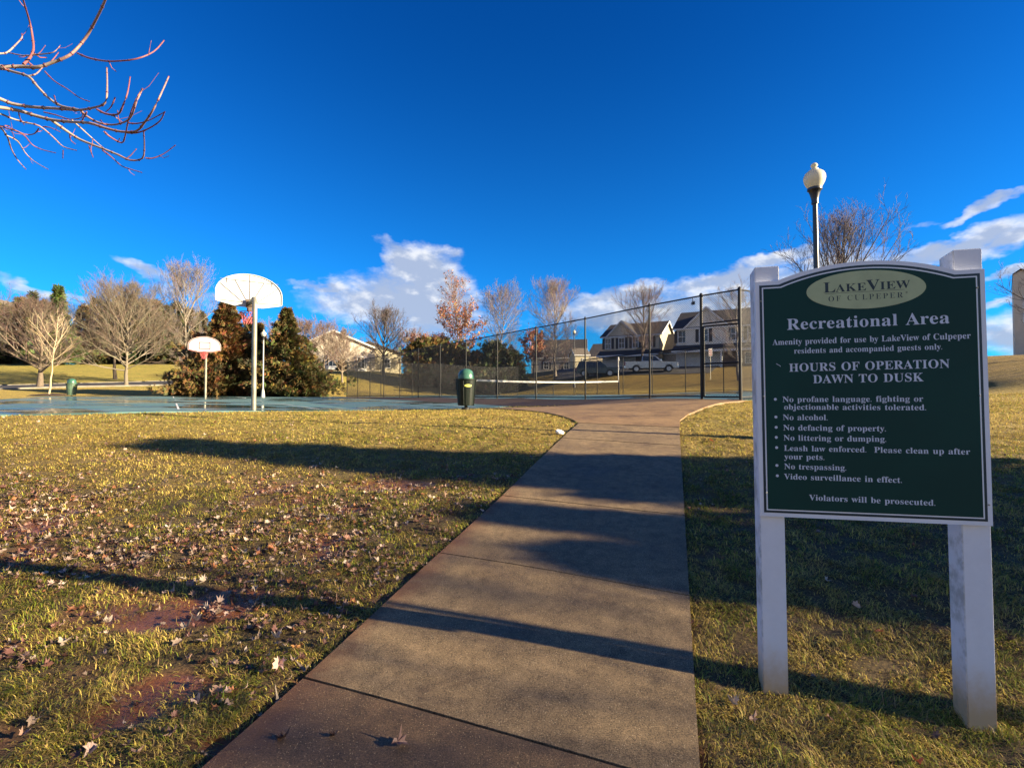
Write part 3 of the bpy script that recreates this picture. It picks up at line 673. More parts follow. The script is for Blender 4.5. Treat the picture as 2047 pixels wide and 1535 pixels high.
# ------------------------------------------------------------ the notice board
GLYPH = json.loads('''{"A":[437,[[[-9,0],[-9,18],[4,19],[14,24],[24,30],[49,75],[206,466],[224,465],[384,87],[411,34],[420,25],[430,20],[443,18],[443,0],[229,0],[229,18],[259,21],[277,30],[283,46],[273,81],[253,132],[103,132],[79,71],[76,59],[75,48],[80,32],[96,21],[124,18],[128,18],[128,0]],[[113,161],[242,161],[177,319]]]],"a":[344,[[[255,-10],[226,-5],[208,10],[200,35],[168,11],[133,-4],[95,-9],[74,-6],[55,0],[40,11],[29,26],[22,43],[20,63],[25,91],[39,115],[63,136],[98,155],[143,173],[199,190],[199,241],[197,258],[193,272],[187,282],[177,290],[164,294],[148,296],[123,293],[109,286],[104,274],[113,257],[123,231],[121,220],[117,210],[110,202],[100,196],[90,192],[77,191],[64,192],[54,196],[45,203],[38,212],[34,223],[33,236],[35,252],[40,266],[49,278],[62,290],[77,300],[95,308],[115,314],[137,317],[162,318],[205,315],[239,307],[263,292],[280,271],[290,244],[293,210],[293,62],[295,40],[304,34],[320,42],[329,28],[306,7],[281,-6]],[[151,34],[174,41],[199,63],[199,169],[154,151],[127,123],[118,84],[122,56],[133,39]]]],"B":[443,[[[16,0],[16,17],[36,20],[52,25],[62,32],[69,44],[73,60],[75,82],[75,369],[69,412],[51,433],[15,439],[15,455],[220,455],[318,444],[377,409],[396,351],[384,302],[348,268],[287,247],[360,223],[404,185],[418,132],[413,93],[397,61],[371,35],[335,15],[291,4],[238,0]],[[182,252],[188,252],[220,254],[245,261],[263,272],[275,290],[282,314],[285,345],[283,373],[278,395],[269,412],[257,424],[239,431],[216,434],[203,433],[193,430],[188,425],[182,391]],[[222,24],[248,27],[268,35],[283,49],[293,69],[299,95],[301,128],[298,162],[290,188],[277,208],[258,221],[231,228],[197,231],[182,231],[182,65],[190,33],[198,28],[208,25]]]],"b":[361,[[[43,-11],[43,388],[37,428],[8,439],[8,455],[138,455],[138,279],[162,301],[190,314],[221,318],[244,316],[265,310],[284,299],[301,284],[315,266],[326,245],[335,221],[340,195],[342,166],[340,133],[333,103],[323,75],[308,51],[291,30],[270,13],[246,0],[220,-8],[192,-10],[162,-6],[133,7],[105,28],[53,-11]],[[183,14],[204,18],[220,30],[232,49],[239,77],[244,114],[245,160],[244,197],[239,228],[231,251],[220,267],[204,277],[184,280],[155,270],[147,262],[142,253],[138,242],[138,69],[143,38],[158,20]]]],"C":[468,[[[257,-11],[213,-7],[174,3],[137,20],[105,43],[78,71],[56,104],[39,142],[29,184],[26,228],[30,273],[39,314],[56,351],[79,384],[106,412],[139,435],[176,452],[216,462],[259,465],[292,463],[328,454],[367,440],[388,435],[402,439],[413,449],[419,465],[437,465],[437,308],[420,308],[403,347],[381,380],[356,407],[328,427],[298,439],[265,443],[198,419],[157,347],[144,226],[159,114],[203,46],[278,24],[305,26],[331,33],[358,45],[383,61],[407,81],[428,106],[447,89],[395,33],[332,0]]]],"c":[293,[[[156,-10],[131,-8],[108,-1],[87,11],[67,26],[51,45],[38,68],[28,93],[21,120],[19,150],[22,181],[29,210],[40,237],[55,260],[74,280],[96,297],[120,309],[146,317],[175,319],[204,317],[230,310],[250,298],[265,283],[274,265],[277,245],[276,233],[272,223],[266,215],[258,209],[248,205],[236,204],[214,209],[201,225],[196,251],[197,261],[197,271],[194,286],[185,294],[169,297],[138,285],[118,248],[112,187],[115,142],[123,105],[137,76],[156,55],[178,42],[204,38],[227,42],[250,53],[271,72],[285,60],[248,21],[205,-2]]]],"D":[496,[[[20,0],[20,17],[39,19],[53,23],[63,30],[69,39],[73,54],[74,75],[74,374],[72,397],[68,415],[61,426],[50,433],[35,437],[15,439],[15,455],[222,455],[296,449],[357,429],[405,396],[440,351],[461,295],[468,228],[441,101],[362,25],[228,0]],[[222,24],[262,30],[295,47],[319,75],[337,115],[347,166],[351,229],[336,342],[294,410],[223,433],[208,432],[197,429],[190,423],[182,385],[182,72],[190,34],[197,29],[208,25]]]],"d":[370,[[[140,-10],[117,-8],[97,-1],[78,10],[61,26],[47,44],[35,66],[26,91],[21,118],[19,147],[21,180],[27,210],[36,237],[48,261],[63,281],[81,297],[101,309],[123,316],[146,318],[175,314],[201,301],[223,280],[223,401],[222,413],[218,423],[212,430],[176,439],[176,455],[319,455],[319,75],[325,41],[330,35],[340,30],[353,28],[353,11],[315,8],[271,1],[223,-10],[223,39],[201,12],[173,-5]],[[171,28],[182,30],[192,34],[202,41],[211,51],[218,62],[223,76],[223,242],[220,252],[214,262],[206,270],[174,281],[155,277],[141,267],[130,250],[123,225],[119,193],[118,153],[119,115],[123,83],[130,58],[140,42],[153,32]]]],"E":[442,[[[14,0],[14,17],[35,18],[51,22],[62,30],[70,41],[74,57],[75,78],[75,369],[74,394],[69,413],[62,425],[51,433],[36,437],[16,439],[16,455],[399,455],[399,320],[383,320],[375,357],[361,386],[340,406],[312,420],[276,428],[232,430],[200,428],[186,417],[183,388],[183,246],[193,246],[221,248],[243,256],[259,269],[272,288],[281,313],[288,345],[304,345],[304,118],[287,118],[273,181],[264,195],[254,206],[241,213],[185,222],[183,222],[183,67],[184,53],[187,42],[192,35],[230,28],[261,29],[289,32],[313,39],[335,48],[354,60],[371,75],[386,94],[399,116],[411,143],[430,143],[402,0]]]],"e":[301,[[[154,-10],[129,-8],[106,-1],[85,10],[66,26],[50,45],[37,69],[27,95],[21,125],[19,157],[21,187],[28,215],[38,240],[51,263],[68,282],[87,298],[109,309],[132,316],[157,318],[193,314],[224,301],[249,280],[268,251],[279,216],[283,173],[283,166],[117,166],[127,97],[154,56],[199,42],[225,47],[248,62],[270,86],[285,73],[248,27],[205,-1]],[[116,192],[201,192],[201,215],[193,277],[186,288],[175,295],[161,297],[136,286],[121,255],[116,203]]]],"F":[404,[[[15,0],[15,17],[36,20],[52,26],[62,34],[69,45],[73,62],[75,84],[75,375],[73,396],[69,412],[61,423],[50,430],[35,435],[14,439],[14,455],[394,455],[394,320],[377,320],[372,345],[365,367],[355,385],[343,400],[328,412],[310,420],[288,426],[261,430],[230,431],[200,429],[186,421],[182,398],[182,247],[190,247],[217,250],[239,257],[256,270],[269,289],[278,314],[284,347],[302,347],[302,118],[285,118],[279,154],[269,181],[257,200],[239,213],[217,221],[189,224],[182,224],[182,81],[188,43],[193,34],[200,28],[210,24],[257,17],[257,0]]]],"f":[214,[[[15,0],[15,16],[40,22],[50,35],[52,73],[52,277],[16,277],[16,310],[52,310],[52,353],[56,386],[67,413],[85,436],[109,452],[139,461],[174,465],[200,463],[222,456],[240,446],[253,432],[261,417],[263,400],[262,386],[258,375],[252,367],[244,360],[235,357],[224,355],[195,365],[189,372],[186,381],[185,391],[193,420],[196,426],[197,433],[196,438],[190,442],[180,443],[168,442],[159,437],[153,430],[148,390],[148,310],[203,310],[203,277],[148,277],[148,65],[149,47],[152,34],[158,26],[167,20],[181,17],[199,16],[199,0]]]],"G":[508,[[[268,-10],[222,-7],[179,3],[141,19],[108,42],[80,70],[57,103],[41,141],[31,183],[28,229],[31,274],[41,315],[57,352],[80,385],[107,413],[139,435],[176,452],[215,462],[257,465],[293,463],[330,454],[369,441],[388,436],[406,443],[419,465],[437,465],[437,308],[420,308],[409,334],[397,357],[382,379],[366,397],[348,413],[329,426],[309,436],[288,441],[267,443],[200,419],[159,347],[146,228],[150,163],[161,110],[180,67],[206,37],[238,19],[275,13],[298,14],[316,19],[328,27],[336,39],[341,53],[343,71],[343,128],[341,146],[337,161],[329,170],[317,176],[299,180],[275,182],[275,198],[500,198],[500,182],[481,180],[466,177],[457,171],[451,161],[447,147],[446,128],[446,29],[387,7],[328,-6]]]],"g":[327,[[[146,-140],[106,-138],[73,-132],[48,-122],[29,-108],[18,-92],[14,-75],[20,-54],[38,-38],[69,-26],[44,-10],[29,9],[24,30],[26,46],[32,61],[42,74],[57,86],[77,98],[102,110],[58,135],[31,169],[22,212],[24,232],[30,251],[40,268],[53,282],[69,295],[88,305],[109,312],[132,317],[157,318],[183,317],[208,312],[233,304],[317,304],[317,268],[268,268],[281,248],[289,226],[291,203],[290,185],[285,167],[276,151],[264,137],[250,125],[234,116],[215,108],[194,104],[172,103],[157,103],[142,104],[112,94],[106,87],[102,80],[101,71],[105,59],[119,51],[141,49],[175,49],[259,40],[277,33],[292,24],[303,13],[310,-1],[314,-18],[316,-37],[311,-67],[296,-92],[272,-113],[239,-128],[197,-137]],[[157,124],[172,127],[183,134],[190,146],[195,163],[198,184],[199,211],[198,238],[195,260],[190,276],[183,288],[172,295],[157,297],[143,295],[132,288],[124,276],[118,260],[115,238],[114,211],[115,184],[118,163],[124,146],[132,134],[143,127]],[[161,-116],[218,-111],[252,-94],[263,-66],[262,-55],[257,-47],[249,-41],[205,-34],[97,-34],[84,-45],[76,-58],[73,-73],[76,-84],[83,-94],[95,-103],[111,-111],[133,-115]]]],"H":[523,[[[15,0],[15,17],[36,20],[52,24],[62,32],[69,43],[73,59],[75,81],[75,379],[73,398],[69,413],[62,424],[51,431],[36,436],[16,439],[16,455],[242,455],[242,439],[204,432],[187,415],[182,379],[182,251],[342,251],[342,379],[337,415],[320,432],[282,439],[282,455],[507,455],[507,439],[486,436],[471,431],[461,424],[454,414],[451,399],[449,379],[449,81],[451,60],[455,44],[461,33],[471,25],[487,20],[507,17],[507,0],[282,0],[282,17],[303,20],[318,24],[329,31],[336,41],[340,58],[342,81],[342,221],[182,221],[182,81],[183,59],[187,43],[194,32],[205,24],[221,20],[242,17],[242,0]]]],"h":[381,[[[18,0],[18,16],[45,26],[52,56],[52,399],[46,429],[40,435],[31,438],[19,440],[19,455],[148,455],[148,267],[175,295],[207,313],[243,318],[292,306],[321,271],[330,212],[330,56],[337,26],[343,21],[352,17],[363,16],[363,0],[202,0],[202,16],[207,16],[223,21],[232,34],[235,56],[235,217],[229,258],[223,265],[215,270],[203,271],[183,267],[164,255],[148,235],[148,56],[154,26],[160,21],[168,17],[180,16],[180,0]]]],"I":[261,[[[13,0],[13,17],[34,21],[50,26],[61,32],[69,42],[74,56],[75,75],[75,387],[74,405],[70,419],[63,427],[52,433],[36,437],[13,439],[13,455],[244,455],[244,439],[223,437],[207,433],[196,427],[188,419],[184,405],[183,387],[183,77],[187,44],[206,26],[246,17],[246,0]]]],"i":[198,[[[101,362],[87,364],[75,368],[65,376],[57,387],[52,399],[50,412],[52,426],[57,438],[65,449],[75,457],[87,462],[101,463],[114,462],[126,457],[137,449],[145,438],[150,426],[151,412],[149,399],[145,387],[136,376],[126,368],[114,364]],[[18,0],[18,16],[45,26],[52,56],[52,252],[47,285],[20,293],[21,310],[148,310],[148,56],[154,26],[180,16],[180,0]]]],"J":[330,[[[109,-65],[88,-64],[69,-60],[51,-54],[36,-45],[22,-35],[11,-22],[3,-8],[-2,7],[-3,23],[-2,38],[3,50],[11,61],[21,68],[32,73],[44,75],[58,73],[69,69],[79,62],[87,52],[91,41],[93,28],[85,-1],[77,-19],[80,-31],[89,-38],[105,-40],[120,-39],[131,-33],[139,-25],[148,21],[148,367],[142,409],[138,418],[131,425],[122,430],[79,439],[79,455],[314,455],[314,439],[277,431],[269,426],[263,419],[260,411],[255,367],[255,89],[239,3],[190,-48]]]],"j":[210,[[[106,363],[93,365],[81,370],[70,378],[62,388],[57,400],[56,414],[57,427],[62,439],[71,450],[81,458],[93,463],[106,465],[120,463],[132,458],[142,450],[151,439],[156,427],[157,414],[156,400],[151,389],[142,378],[132,370],[120,365]],[[36,-140],[-11,-131],[-44,-105],[-50,-94],[-54,-82],[-56,-70],[-55,-58],[-51,-48],[-45,-40],[-36,-34],[-26,-30],[-15,-29],[15,-39],[21,-46],[25,-55],[26,-66],[19,-87],[11,-103],[13,-111],[20,-115],[31,-117],[44,-115],[53,-109],[58,-100],[64,-54],[64,250],[56,284],[48,290],[37,293],[22,294],[22,310],[159,310],[159,-21],[156,-58],[145,-87],[127,-110],[102,-127],[72,-137]]]],"K":[510,[[[16,0],[16,17],[37,20],[53,24],[63,32],[70,43],[74,59],[75,81],[75,379],[74,398],[70,413],[63,424],[52,432],[37,436],[17,439],[17,455],[242,455],[242,439],[205,432],[187,415],[183,379],[183,234],[321,373],[336,391],[345,406],[349,418],[342,430],[323,436],[291,439],[291,455],[486,455],[486,439],[477,439],[436,430],[392,404],[345,361],[271,285],[463,46],[487,25],[519,17],[519,0],[281,0],[281,17],[306,18],[322,21],[334,34],[316,66],[199,214],[183,198],[183,81],[184,59],[188,43],[195,32],[205,24],[221,20],[242,17],[242,0]]]],"k":[359,[[[17,0],[17,16],[45,26],[52,56],[52,398],[47,429],[42,434],[33,438],[20,439],[21,455],[148,455],[148,169],[227,248],[236,259],[242,269],[244,278],[240,287],[228,292],[209,293],[206,293],[206,310],[345,310],[345,293],[320,289],[297,278],[275,260],[222,209],[346,34],[355,24],[365,18],[376,16],[376,0],[211,0],[211,16],[217,16],[229,18],[237,23],[239,32],[232,49],[163,147],[148,134],[148,56],[154,26],[180,16],[180,0]]]],"L":[426,[[[15,0],[15,17],[36,20],[52,24],[62,32],[69,43],[73,59],[75,81],[75,379],[73,399],[69,414],[62,425],[51,432],[36,436],[16,439],[16,455],[250,455],[250,439],[208,434],[199,430],[193,424],[188,416],[182,379],[182,83],[185,47],[200,31],[234,28],[264,29],[291,33],[315,40],[335,49],[354,63],[370,80],[384,100],[397,125],[409,154],[427,154],[402,0]]]],"l":[199,[[[18,0],[18,16],[45,26],[52,56],[52,398],[47,429],[42,434],[33,438],[20,439],[20,455],[148,455],[148,56],[154,26],[180,16],[180,0]]]],"M":[634,[[[14,0],[14,17],[34,20],[50,24],[61,32],[69,43],[74,58],[75,79],[75,382],[71,416],[53,432],[15,439],[15,455],[185,455],[317,142],[449,455],[617,455],[617,439],[598,436],[583,430],[573,423],[566,412],[561,397],[560,378],[560,85],[565,43],[582,23],[617,17],[617,0],[396,0],[396,17],[433,25],[450,44],[455,83],[455,399],[288,0],[270,0],[105,389],[105,80],[107,57],[112,41],[120,30],[131,23],[148,19],[169,17],[169,0]]]],"m":[554,[[[18,0],[18,16],[45,26],[52,56],[52,253],[46,284],[40,289],[31,293],[19,294],[19,310],[146,310],[146,265],[173,294],[204,312],[237,318],[277,312],[305,293],[320,261],[348,293],[381,312],[418,318],[465,306],[494,271],[504,212],[504,56],[510,26],[516,21],[524,17],[536,16],[536,0],[377,0],[377,16],[389,18],[397,21],[403,26],[410,56],[410,217],[404,258],[398,265],[389,270],[377,271],[358,268],[341,256],[324,237],[324,56],[331,26],[336,21],[345,18],[356,16],[356,0],[199,0],[199,16],[211,18],[219,21],[225,26],[232,56],[232,217],[226,258],[220,265],[211,270],[199,271],[180,267],[162,255],[146,235],[146,56],[152,27],[158,21],[166,18],[177,16],[177,0]]]],"N":[494,[[[403,-11],[107,350],[107,79],[108,57],[112,42],[119,31],[129,24],[145,20],[167,17],[167,0],[18,0],[18,17],[54,23],[71,41],[76,79],[76,388],[36,433],[18,439],[18,455],[156,455],[391,169],[391,377],[386,414],[369,431],[331,439],[331,455],[480,455],[480,439],[459,436],[443,432],[433,425],[427,414],[423,398],[422,377],[422,-11]]]],"n":[381,[[[18,0],[18,16],[45,26],[52,56],[52,253],[46,284],[40,289],[31,293],[19,294],[19,310],[148,310],[148,267],[175,296],[207,313],[243,318],[292,306],[321,271],[330,212],[330,56],[337,26],[343,21],[352,17],[363,16],[363,0],[202,0],[202,16],[207,16],[223,21],[232,34],[235,56],[235,217],[229,258],[223,265],[215,270],[203,271],[183,267],[164,255],[148,235],[148,56],[154,26],[160,21],[168,17],[180,16],[180,0]]]],"O":[525,[[[261,-11],[228,-9],[198,-3],[169,7],[142,21],[117,38],[94,58],[75,81],[58,106],[45,134],[35,163],[29,195],[28,228],[29,260],[35,292],[45,321],[58,349],[75,374],[95,397],[117,417],[143,434],[170,448],[200,458],[232,464],[265,466],[298,464],[328,458],[357,448],[384,435],[409,418],[431,399],[451,376],[467,351],[481,323],[490,293],[496,261],[498,228],[496,195],[490,163],[481,134],[467,106],[450,81],[430,58],[408,38],[383,21],[355,7],[325,-3],[294,-9]],[[265,12],[328,36],[367,108],[379,228],[376,293],[365,346],[348,389],[324,419],[294,437],[260,443],[196,419],[158,347],[145,228],[149,163],[159,109],[177,67],[201,37],[230,18]]]],"o":[336,[[[169,-10],[140,-8],[114,-1],[90,11],[69,27],[52,47],[38,70],[27,96],[21,124],[19,154],[21,184],[27,213],[38,239],[52,262],[69,281],[90,297],[114,309],[140,316],[168,318],[196,316],[222,309],[245,298],[266,282],[283,263],[298,240],[308,214],[315,185],[317,154],[315,123],[308,94],[298,69],[284,46],[266,26],[245,11],[222,-1],[197,-8]],[[169,11],[186,14],[199,24],[209,39],[217,81],[220,154],[218,206],[214,245],[208,271],[198,286],[185,296],[169,299],[151,296],[138,286],[128,271],[122,245],[118,206],[117,154],[120,82],[128,39],[138,24],[152,14]]]],"P":[418,[[[15,0],[15,17],[36,20],[52,24],[62,32],[69,43],[73,59],[75,81],[75,379],[73,398],[69,413],[62,424],[51,431],[36,436],[16,439],[16,455],[214,455],[265,454],[306,449],[336,440],[357,429],[375,415],[390,398],[400,378],[407,356],[409,332],[404,296],[390,266],[367,240],[334,221],[292,209],[242,206],[182,206],[182,81],[183,59],[187,43],[194,32],[205,24],[221,20],[242,17],[242,0]],[[182,230],[201,230],[231,232],[255,240],[272,253],[283,271],[290,297],[292,329],[290,361],[285,387],[275,406],[261,420],[241,428],[216,431],[189,424],[182,398]]]],"p":[371,[[[17,-139],[17,-124],[40,-117],[50,-101],[52,-64],[52,243],[46,283],[19,295],[19,310],[143,310],[143,263],[166,294],[195,313],[230,319],[253,317],[274,310],[293,298],[309,283],[323,264],[335,241],[343,216],[348,189],[350,160],[348,128],[343,99],[334,72],[323,48],[308,28],[291,12],[272,0],[250,-8],[227,-10],[196,-5],[170,9],[148,32],[148,-58],[152,-99],[167,-118],[197,-123],[197,-139]],[[195,28],[214,32],[229,42],[239,59],[247,84],[251,116],[253,154],[251,192],[247,223],[241,248],[232,265],[218,275],[199,278],[179,273],[162,259],[148,235],[148,69],[160,46],[176,33]]]],"Q":[525,[[[378,-116],[296,-103],[232,-64],[187,-1],[155,13],[127,30],[101,50],[80,74],[61,100],[47,129],[36,160],[30,193],[28,228],[29,260],[35,292],[45,321],[58,349],[75,374],[95,397],[117,417],[143,434],[170,448],[200,458],[232,464],[265,466],[298,464],[328,458],[357,448],[384,435],[409,418],[431,399],[451,376],[467,351],[481,323],[490,293],[496,261],[498,228],[493,176],[479,128],[454,86],[421,49],[379,21],[330,0],[360,-45],[398,-72],[445,-81],[492,-73],[495,-92],[455,-105],[416,-113]],[[265,12],[329,36],[367,108],[380,228],[377,293],[366,346],[348,389],[324,419],[294,437],[260,443],[196,419],[158,347],[145,228],[149,163],[160,109],[178,67],[202,37],[231,18]]]],"q":[364,[[[175,-139],[175,-123],[214,-114],[219,-107],[223,-97],[224,-83],[224,29],[200,8],[173,-5],[142,-9],[119,-7],[98,-1],[79,10],[62,25],[47,43],[36,64],[27,88],[22,115],[20,144],[22,176],[29,207],[40,234],[54,259],[72,280],[93,297],[117,309],[142,317],[170,319],[200,315],[229,302],[257,281],[309,320],[320,320],[320,-83],[326,-113],[332,-118],[342,-122],[354,-123],[354,-139]],[[179,30],[208,40],[215,47],[221,56],[224,67],[224,241],[219,271],[204,289],[179,295],[159,291],[143,280],[131,261],[123,234],[118,199],[117,156],[118,117],[123,85],[131,60],[142,43],[158,33]]]],"R":[473,[[[15,0],[15,17],[36,20],[52,24],[62,32],[69,43],[73,59],[75,81],[75,379],[73,398],[69,413],[62,424],[51,431],[36,436],[16,439],[16,455],[217,455],[278,452],[329,442],[367,426],[395,403],[412,372],[417,334],[406,285],[372,248],[315,224],[432,50],[452,26],[478,17],[480,17],[480,0],[338,0],[201,212],[182,212],[182,81],[183,59],[187,43],[194,32],[205,24],[221,20],[242,17],[242,0]],[[182,234],[203,234],[235,236],[261,245],[280,258],[293,278],[301,304],[304,336],[295,389],[268,421],[224,431],[209,430],[197,427],[190,422],[182,385]]]],"r":[287,[[[18,0],[18,16],[45,26],[52,56],[52,252],[46,285],[20,293],[21,310],[146,310],[146,252],[158,272],[172,288],[187,301],[203,311],[218,316],[233,318],[250,317],[264,312],[275,304],[283,293],[288,281],[289,266],[288,254],[284,243],[278,234],[270,228],[260,224],[248,222],[222,231],[207,250],[189,260],[179,258],[171,252],[162,241],[155,228],[151,211],[149,192],[149,56],[150,42],[153,32],[159,25],[197,16],[197,0]]]],"S":[390,[[[43,-11],[43,158],[62,158],[75,113],[91,77],[111,50],[136,30],[164,19],[197,15],[220,17],[241,24],[257,36],[269,51],[276,69],[279,89],[273,117],[255,140],[225,160],[163,191],[127,210],[99,231],[77,253],[62,276],[53,302],[50,332],[52,358],[57,381],[67,403],[80,421],[96,437],[115,449],[136,459],[160,464],[185,466],[229,461],[282,448],[291,446],[300,445],[310,447],[317,454],[320,466],[339,466],[339,319],[322,319],[315,343],[305,365],[293,385],[280,402],[265,417],[248,429],[231,438],[213,443],[194,445],[173,443],[155,437],[140,426],[128,413],[122,398],[120,380],[121,364],[127,349],[137,336],[189,303],[253,273],[317,233],[331,219],[342,204],[350,188],[359,133],[357,106],[350,80],[339,58],[323,38],[304,21],[281,8],[254,-2],[225,-8],[192,-10],[158,-8],[126,1],[98,9],[85,12],[69,7],[61,-11]]]],"s":[288,[[[151,-10],[132,-8],[110,-3],[87,6],[73,9],[64,7],[56,1],[51,-9],[36,-9],[36,105],[53,105],[61,79],[72,57],[87,39],[103,26],[121,17],[140,15],[156,16],[168,20],[179,27],[186,35],[191,46],[192,58],[188,76],[176,92],[156,105],[107,130],[85,142],[68,155],[54,169],[45,185],[39,202],[37,220],[40,247],[49,270],[65,291],[86,306],[111,316],[141,319],[166,316],[199,308],[206,306],[213,305],[220,306],[226,311],[230,319],[244,319],[244,222],[228,222],[220,244],[209,262],[196,277],[182,288],[166,294],[149,296],[136,295],[125,292],[116,286],[110,278],[106,269],[105,259],[115,232],[146,212],[191,189],[212,178],[229,165],[241,151],[250,136],[255,117],[257,95],[254,65],[244,39],[228,18],[206,2],[181,-7]]]],"T":[423,[[[92,0],[92,17],[114,19],[130,23],[142,31],[150,42],[154,59],[156,81],[156,433],[149,433],[116,430],[88,420],[65,403],[47,380],[35,352],[29,318],[11,318],[11,455],[410,455],[410,317],[394,317],[375,382],[333,420],[269,433],[263,433],[263,81],[265,58],[269,41],[276,30],[288,23],[305,19],[328,17],[328,0]]]],"t":[228,[[[124,-9],[99,-7],[80,-1],[66,10],[56,26],[50,46],[48,71],[48,279],[20,279],[20,300],[88,369],[129,424],[144,424],[144,310],[208,310],[208,279],[144,279],[144,82],[149,51],[154,45],[160,41],[168,40],[183,44],[195,56],[206,75],[222,66],[198,24],[165,-1]]]],"U":[492,[[[248,-13],[192,-8],[147,6],[114,29],[91,61],[78,103],[73,155],[73,379],[72,398],[68,413],[61,424],[50,431],[35,436],[15,439],[15,455],[240,455],[240,439],[202,432],[185,415],[181,379],[181,140],[183,104],[191,74],[203,51],[221,35],[245,25],[275,22],[340,37],[379,83],[392,159],[392,378],[391,398],[387,413],[379,423],[368,431],[351,436],[328,439],[328,455],[474,455],[474,439],[456,435],[442,429],[433,421],[427,411],[424,396],[422,378],[422,181],[418,118],[403,69],[380,32],[346,7],[302,-8]]]],"u":[375,[[[131,-10],[103,-7],[81,2],[65,17],[54,38],[48,65],[46,97],[46,248],[39,282],[33,289],[24,293],[11,294],[11,310],[142,310],[142,74],[151,46],[158,40],[166,37],[177,36],[196,39],[213,49],[228,66],[228,248],[221,283],[214,289],[204,293],[189,294],[189,310],[324,310],[324,70],[331,39],[360,30],[360,13],[321,10],[277,3],[228,-10],[228,40],[216,26],[202,13],[186,3],[169,-4],[150,-9]]]],"V":[428,[[[212,-13],[44,381],[22,420],[14,429],[1,435],[-14,439],[-14,455],[211,455],[211,439],[166,432],[159,427],[154,419],[152,410],[161,378],[259,143],[348,377],[355,409],[353,419],[349,427],[342,432],[299,439],[299,455],[442,455],[442,439],[429,437],[418,434],[408,427],[382,383],[230,-13]]]],"v":[306,[[[142,-10],[38,248],[22,281],[16,288],[8,292],[-3,293],[-3,310],[164,310],[164,294],[156,294],[141,292],[132,286],[129,276],[130,268],[185,122],[236,253],[241,272],[237,284],[224,292],[203,294],[203,310],[305,310],[305,295],[294,291],[284,286],[278,279],[260,243],[160,-10]]]],"W":[611,[[[171,-11],[32,393],[15,427],[8,433],[-2,437],[-15,439],[-15,455],[181,455],[181,439],[150,432],[145,427],[141,420],[140,410],[148,373],[223,153],[301,353],[286,399],[281,413],[274,423],[267,429],[229,439],[229,455],[439,455],[439,439],[413,436],[398,427],[393,412],[399,386],[474,166],[541,369],[549,406],[547,417],[544,425],[538,430],[503,439],[503,455],[624,455],[624,439],[612,435],[602,429],[594,421],[575,379],[446,-11],[428,-11],[316,309],[190,-11]]]],"w":[435,[[[122,-10],[17,265],[6,284],[-11,293],[-11,310],[138,310],[138,293],[120,289],[114,276],[116,266],[120,253],[167,127],[211,235],[201,266],[190,288],[168,295],[168,310],[323,310],[323,293],[308,291],[299,285],[296,276],[296,269],[298,262],[336,141],[382,256],[387,275],[380,289],[356,295],[356,310],[445,310],[445,295],[425,284],[412,258],[304,-10],[289,-10],[223,197],[140,-10]]]],"X":[471,[[[11,0],[11,17],[40,23],[66,39],[90,66],[193,208],[78,386],[47,425],[38,433],[27,437],[16,439],[14,439],[14,455],[244,455],[244,439],[229,439],[207,436],[194,428],[190,415],[201,388],[265,289],[322,373],[339,414],[334,427],[319,435],[293,439],[293,455],[458,455],[458,439],[455,439],[436,437],[418,432],[403,423],[357,373],[281,265],[413,57],[436,28],[461,17],[464,17],[464,0],[238,0],[238,17],[243,17],[269,20],[285,28],[290,41],[275,79],[210,183],[138,81],[124,45],[130,30],[146,21],[174,17],[174,0]]]],"x":[319,[[[5,0],[5,15],[24,23],[44,37],[62,56],[123,136],[43,263],[31,279],[18,289],[4,293],[4,310],[169,310],[169,294],[153,293],[143,288],[140,280],[149,260],[183,206],[224,257],[234,279],[227,290],[201,294],[201,310],[311,310],[311,296],[292,289],[273,275],[254,254],[198,184],[291,36],[303,21],[319,15],[319,0],[155,0],[155,16],[178,19],[185,30],[173,59],[138,114],[97,61],[85,34],[88,23],[98,17],[114,15],[118,15],[118,0]]]],"Y":[426,[[[101,0],[101,17],[122,20],[138,24],[148,32],[155,43],[159,59],[161,81],[161,179],[46,387],[35,406],[24,421],[14,429],[1,435],[-13,438],[-13,455],[207,455],[207,438],[195,438],[167,432],[156,416],[164,392],[248,226],[333,366],[349,408],[343,424],[326,435],[298,438],[295,438],[295,455],[439,455],[439,438],[409,424],[383,392],[268,203],[268,81],[269,59],[273,43],[280,32],[291,24],[307,20],[328,17],[328,0]]]],"y":[300,[[[52,-140],[36,-139],[22,-133],[10,-125],[1,-113],[-5,-100],[-7,-84],[-5,-73],[-2,-62],[5,-53],[13,-46],[24,-41],[36,-40],[64,-49],[70,-57],[73,-65],[75,-76],[74,-81],[74,-87],[75,-94],[79,-97],[86,-99],[94,-96],[104,-88],[114,-74],[129,-44],[140,-5],[36,251],[25,275],[15,287],[-3,293],[-5,293],[-5,310],[162,310],[162,293],[136,289],[128,275],[130,267],[133,257],[185,119],[230,241],[236,260],[238,274],[229,289],[203,293],[203,310],[300,310],[300,293],[291,292],[283,288],[277,281],[259,242],[162,-24],[129,-96],[118,-111],[107,-122],[95,-131]]]],"Z":[442,[[[20,0],[20,11],[276,430],[214,430],[141,420],[123,412],[108,401],[94,386],[82,367],[71,344],[61,316],[44,316],[57,455],[406,455],[406,443],[153,29],[239,29],[282,32],[319,43],[349,61],[374,87],[393,121],[407,164],[424,164],[407,0]]]],"z":[293,[[[13,0],[13,14],[168,287],[128,287],[106,286],[87,280],[72,272],[61,258],[51,240],[44,216],[26,216],[32,310],[275,310],[275,291],[126,25],[152,25],[181,27],[205,33],[223,44],[237,59],[249,80],[260,107],[276,107],[268,0]]]]}''')
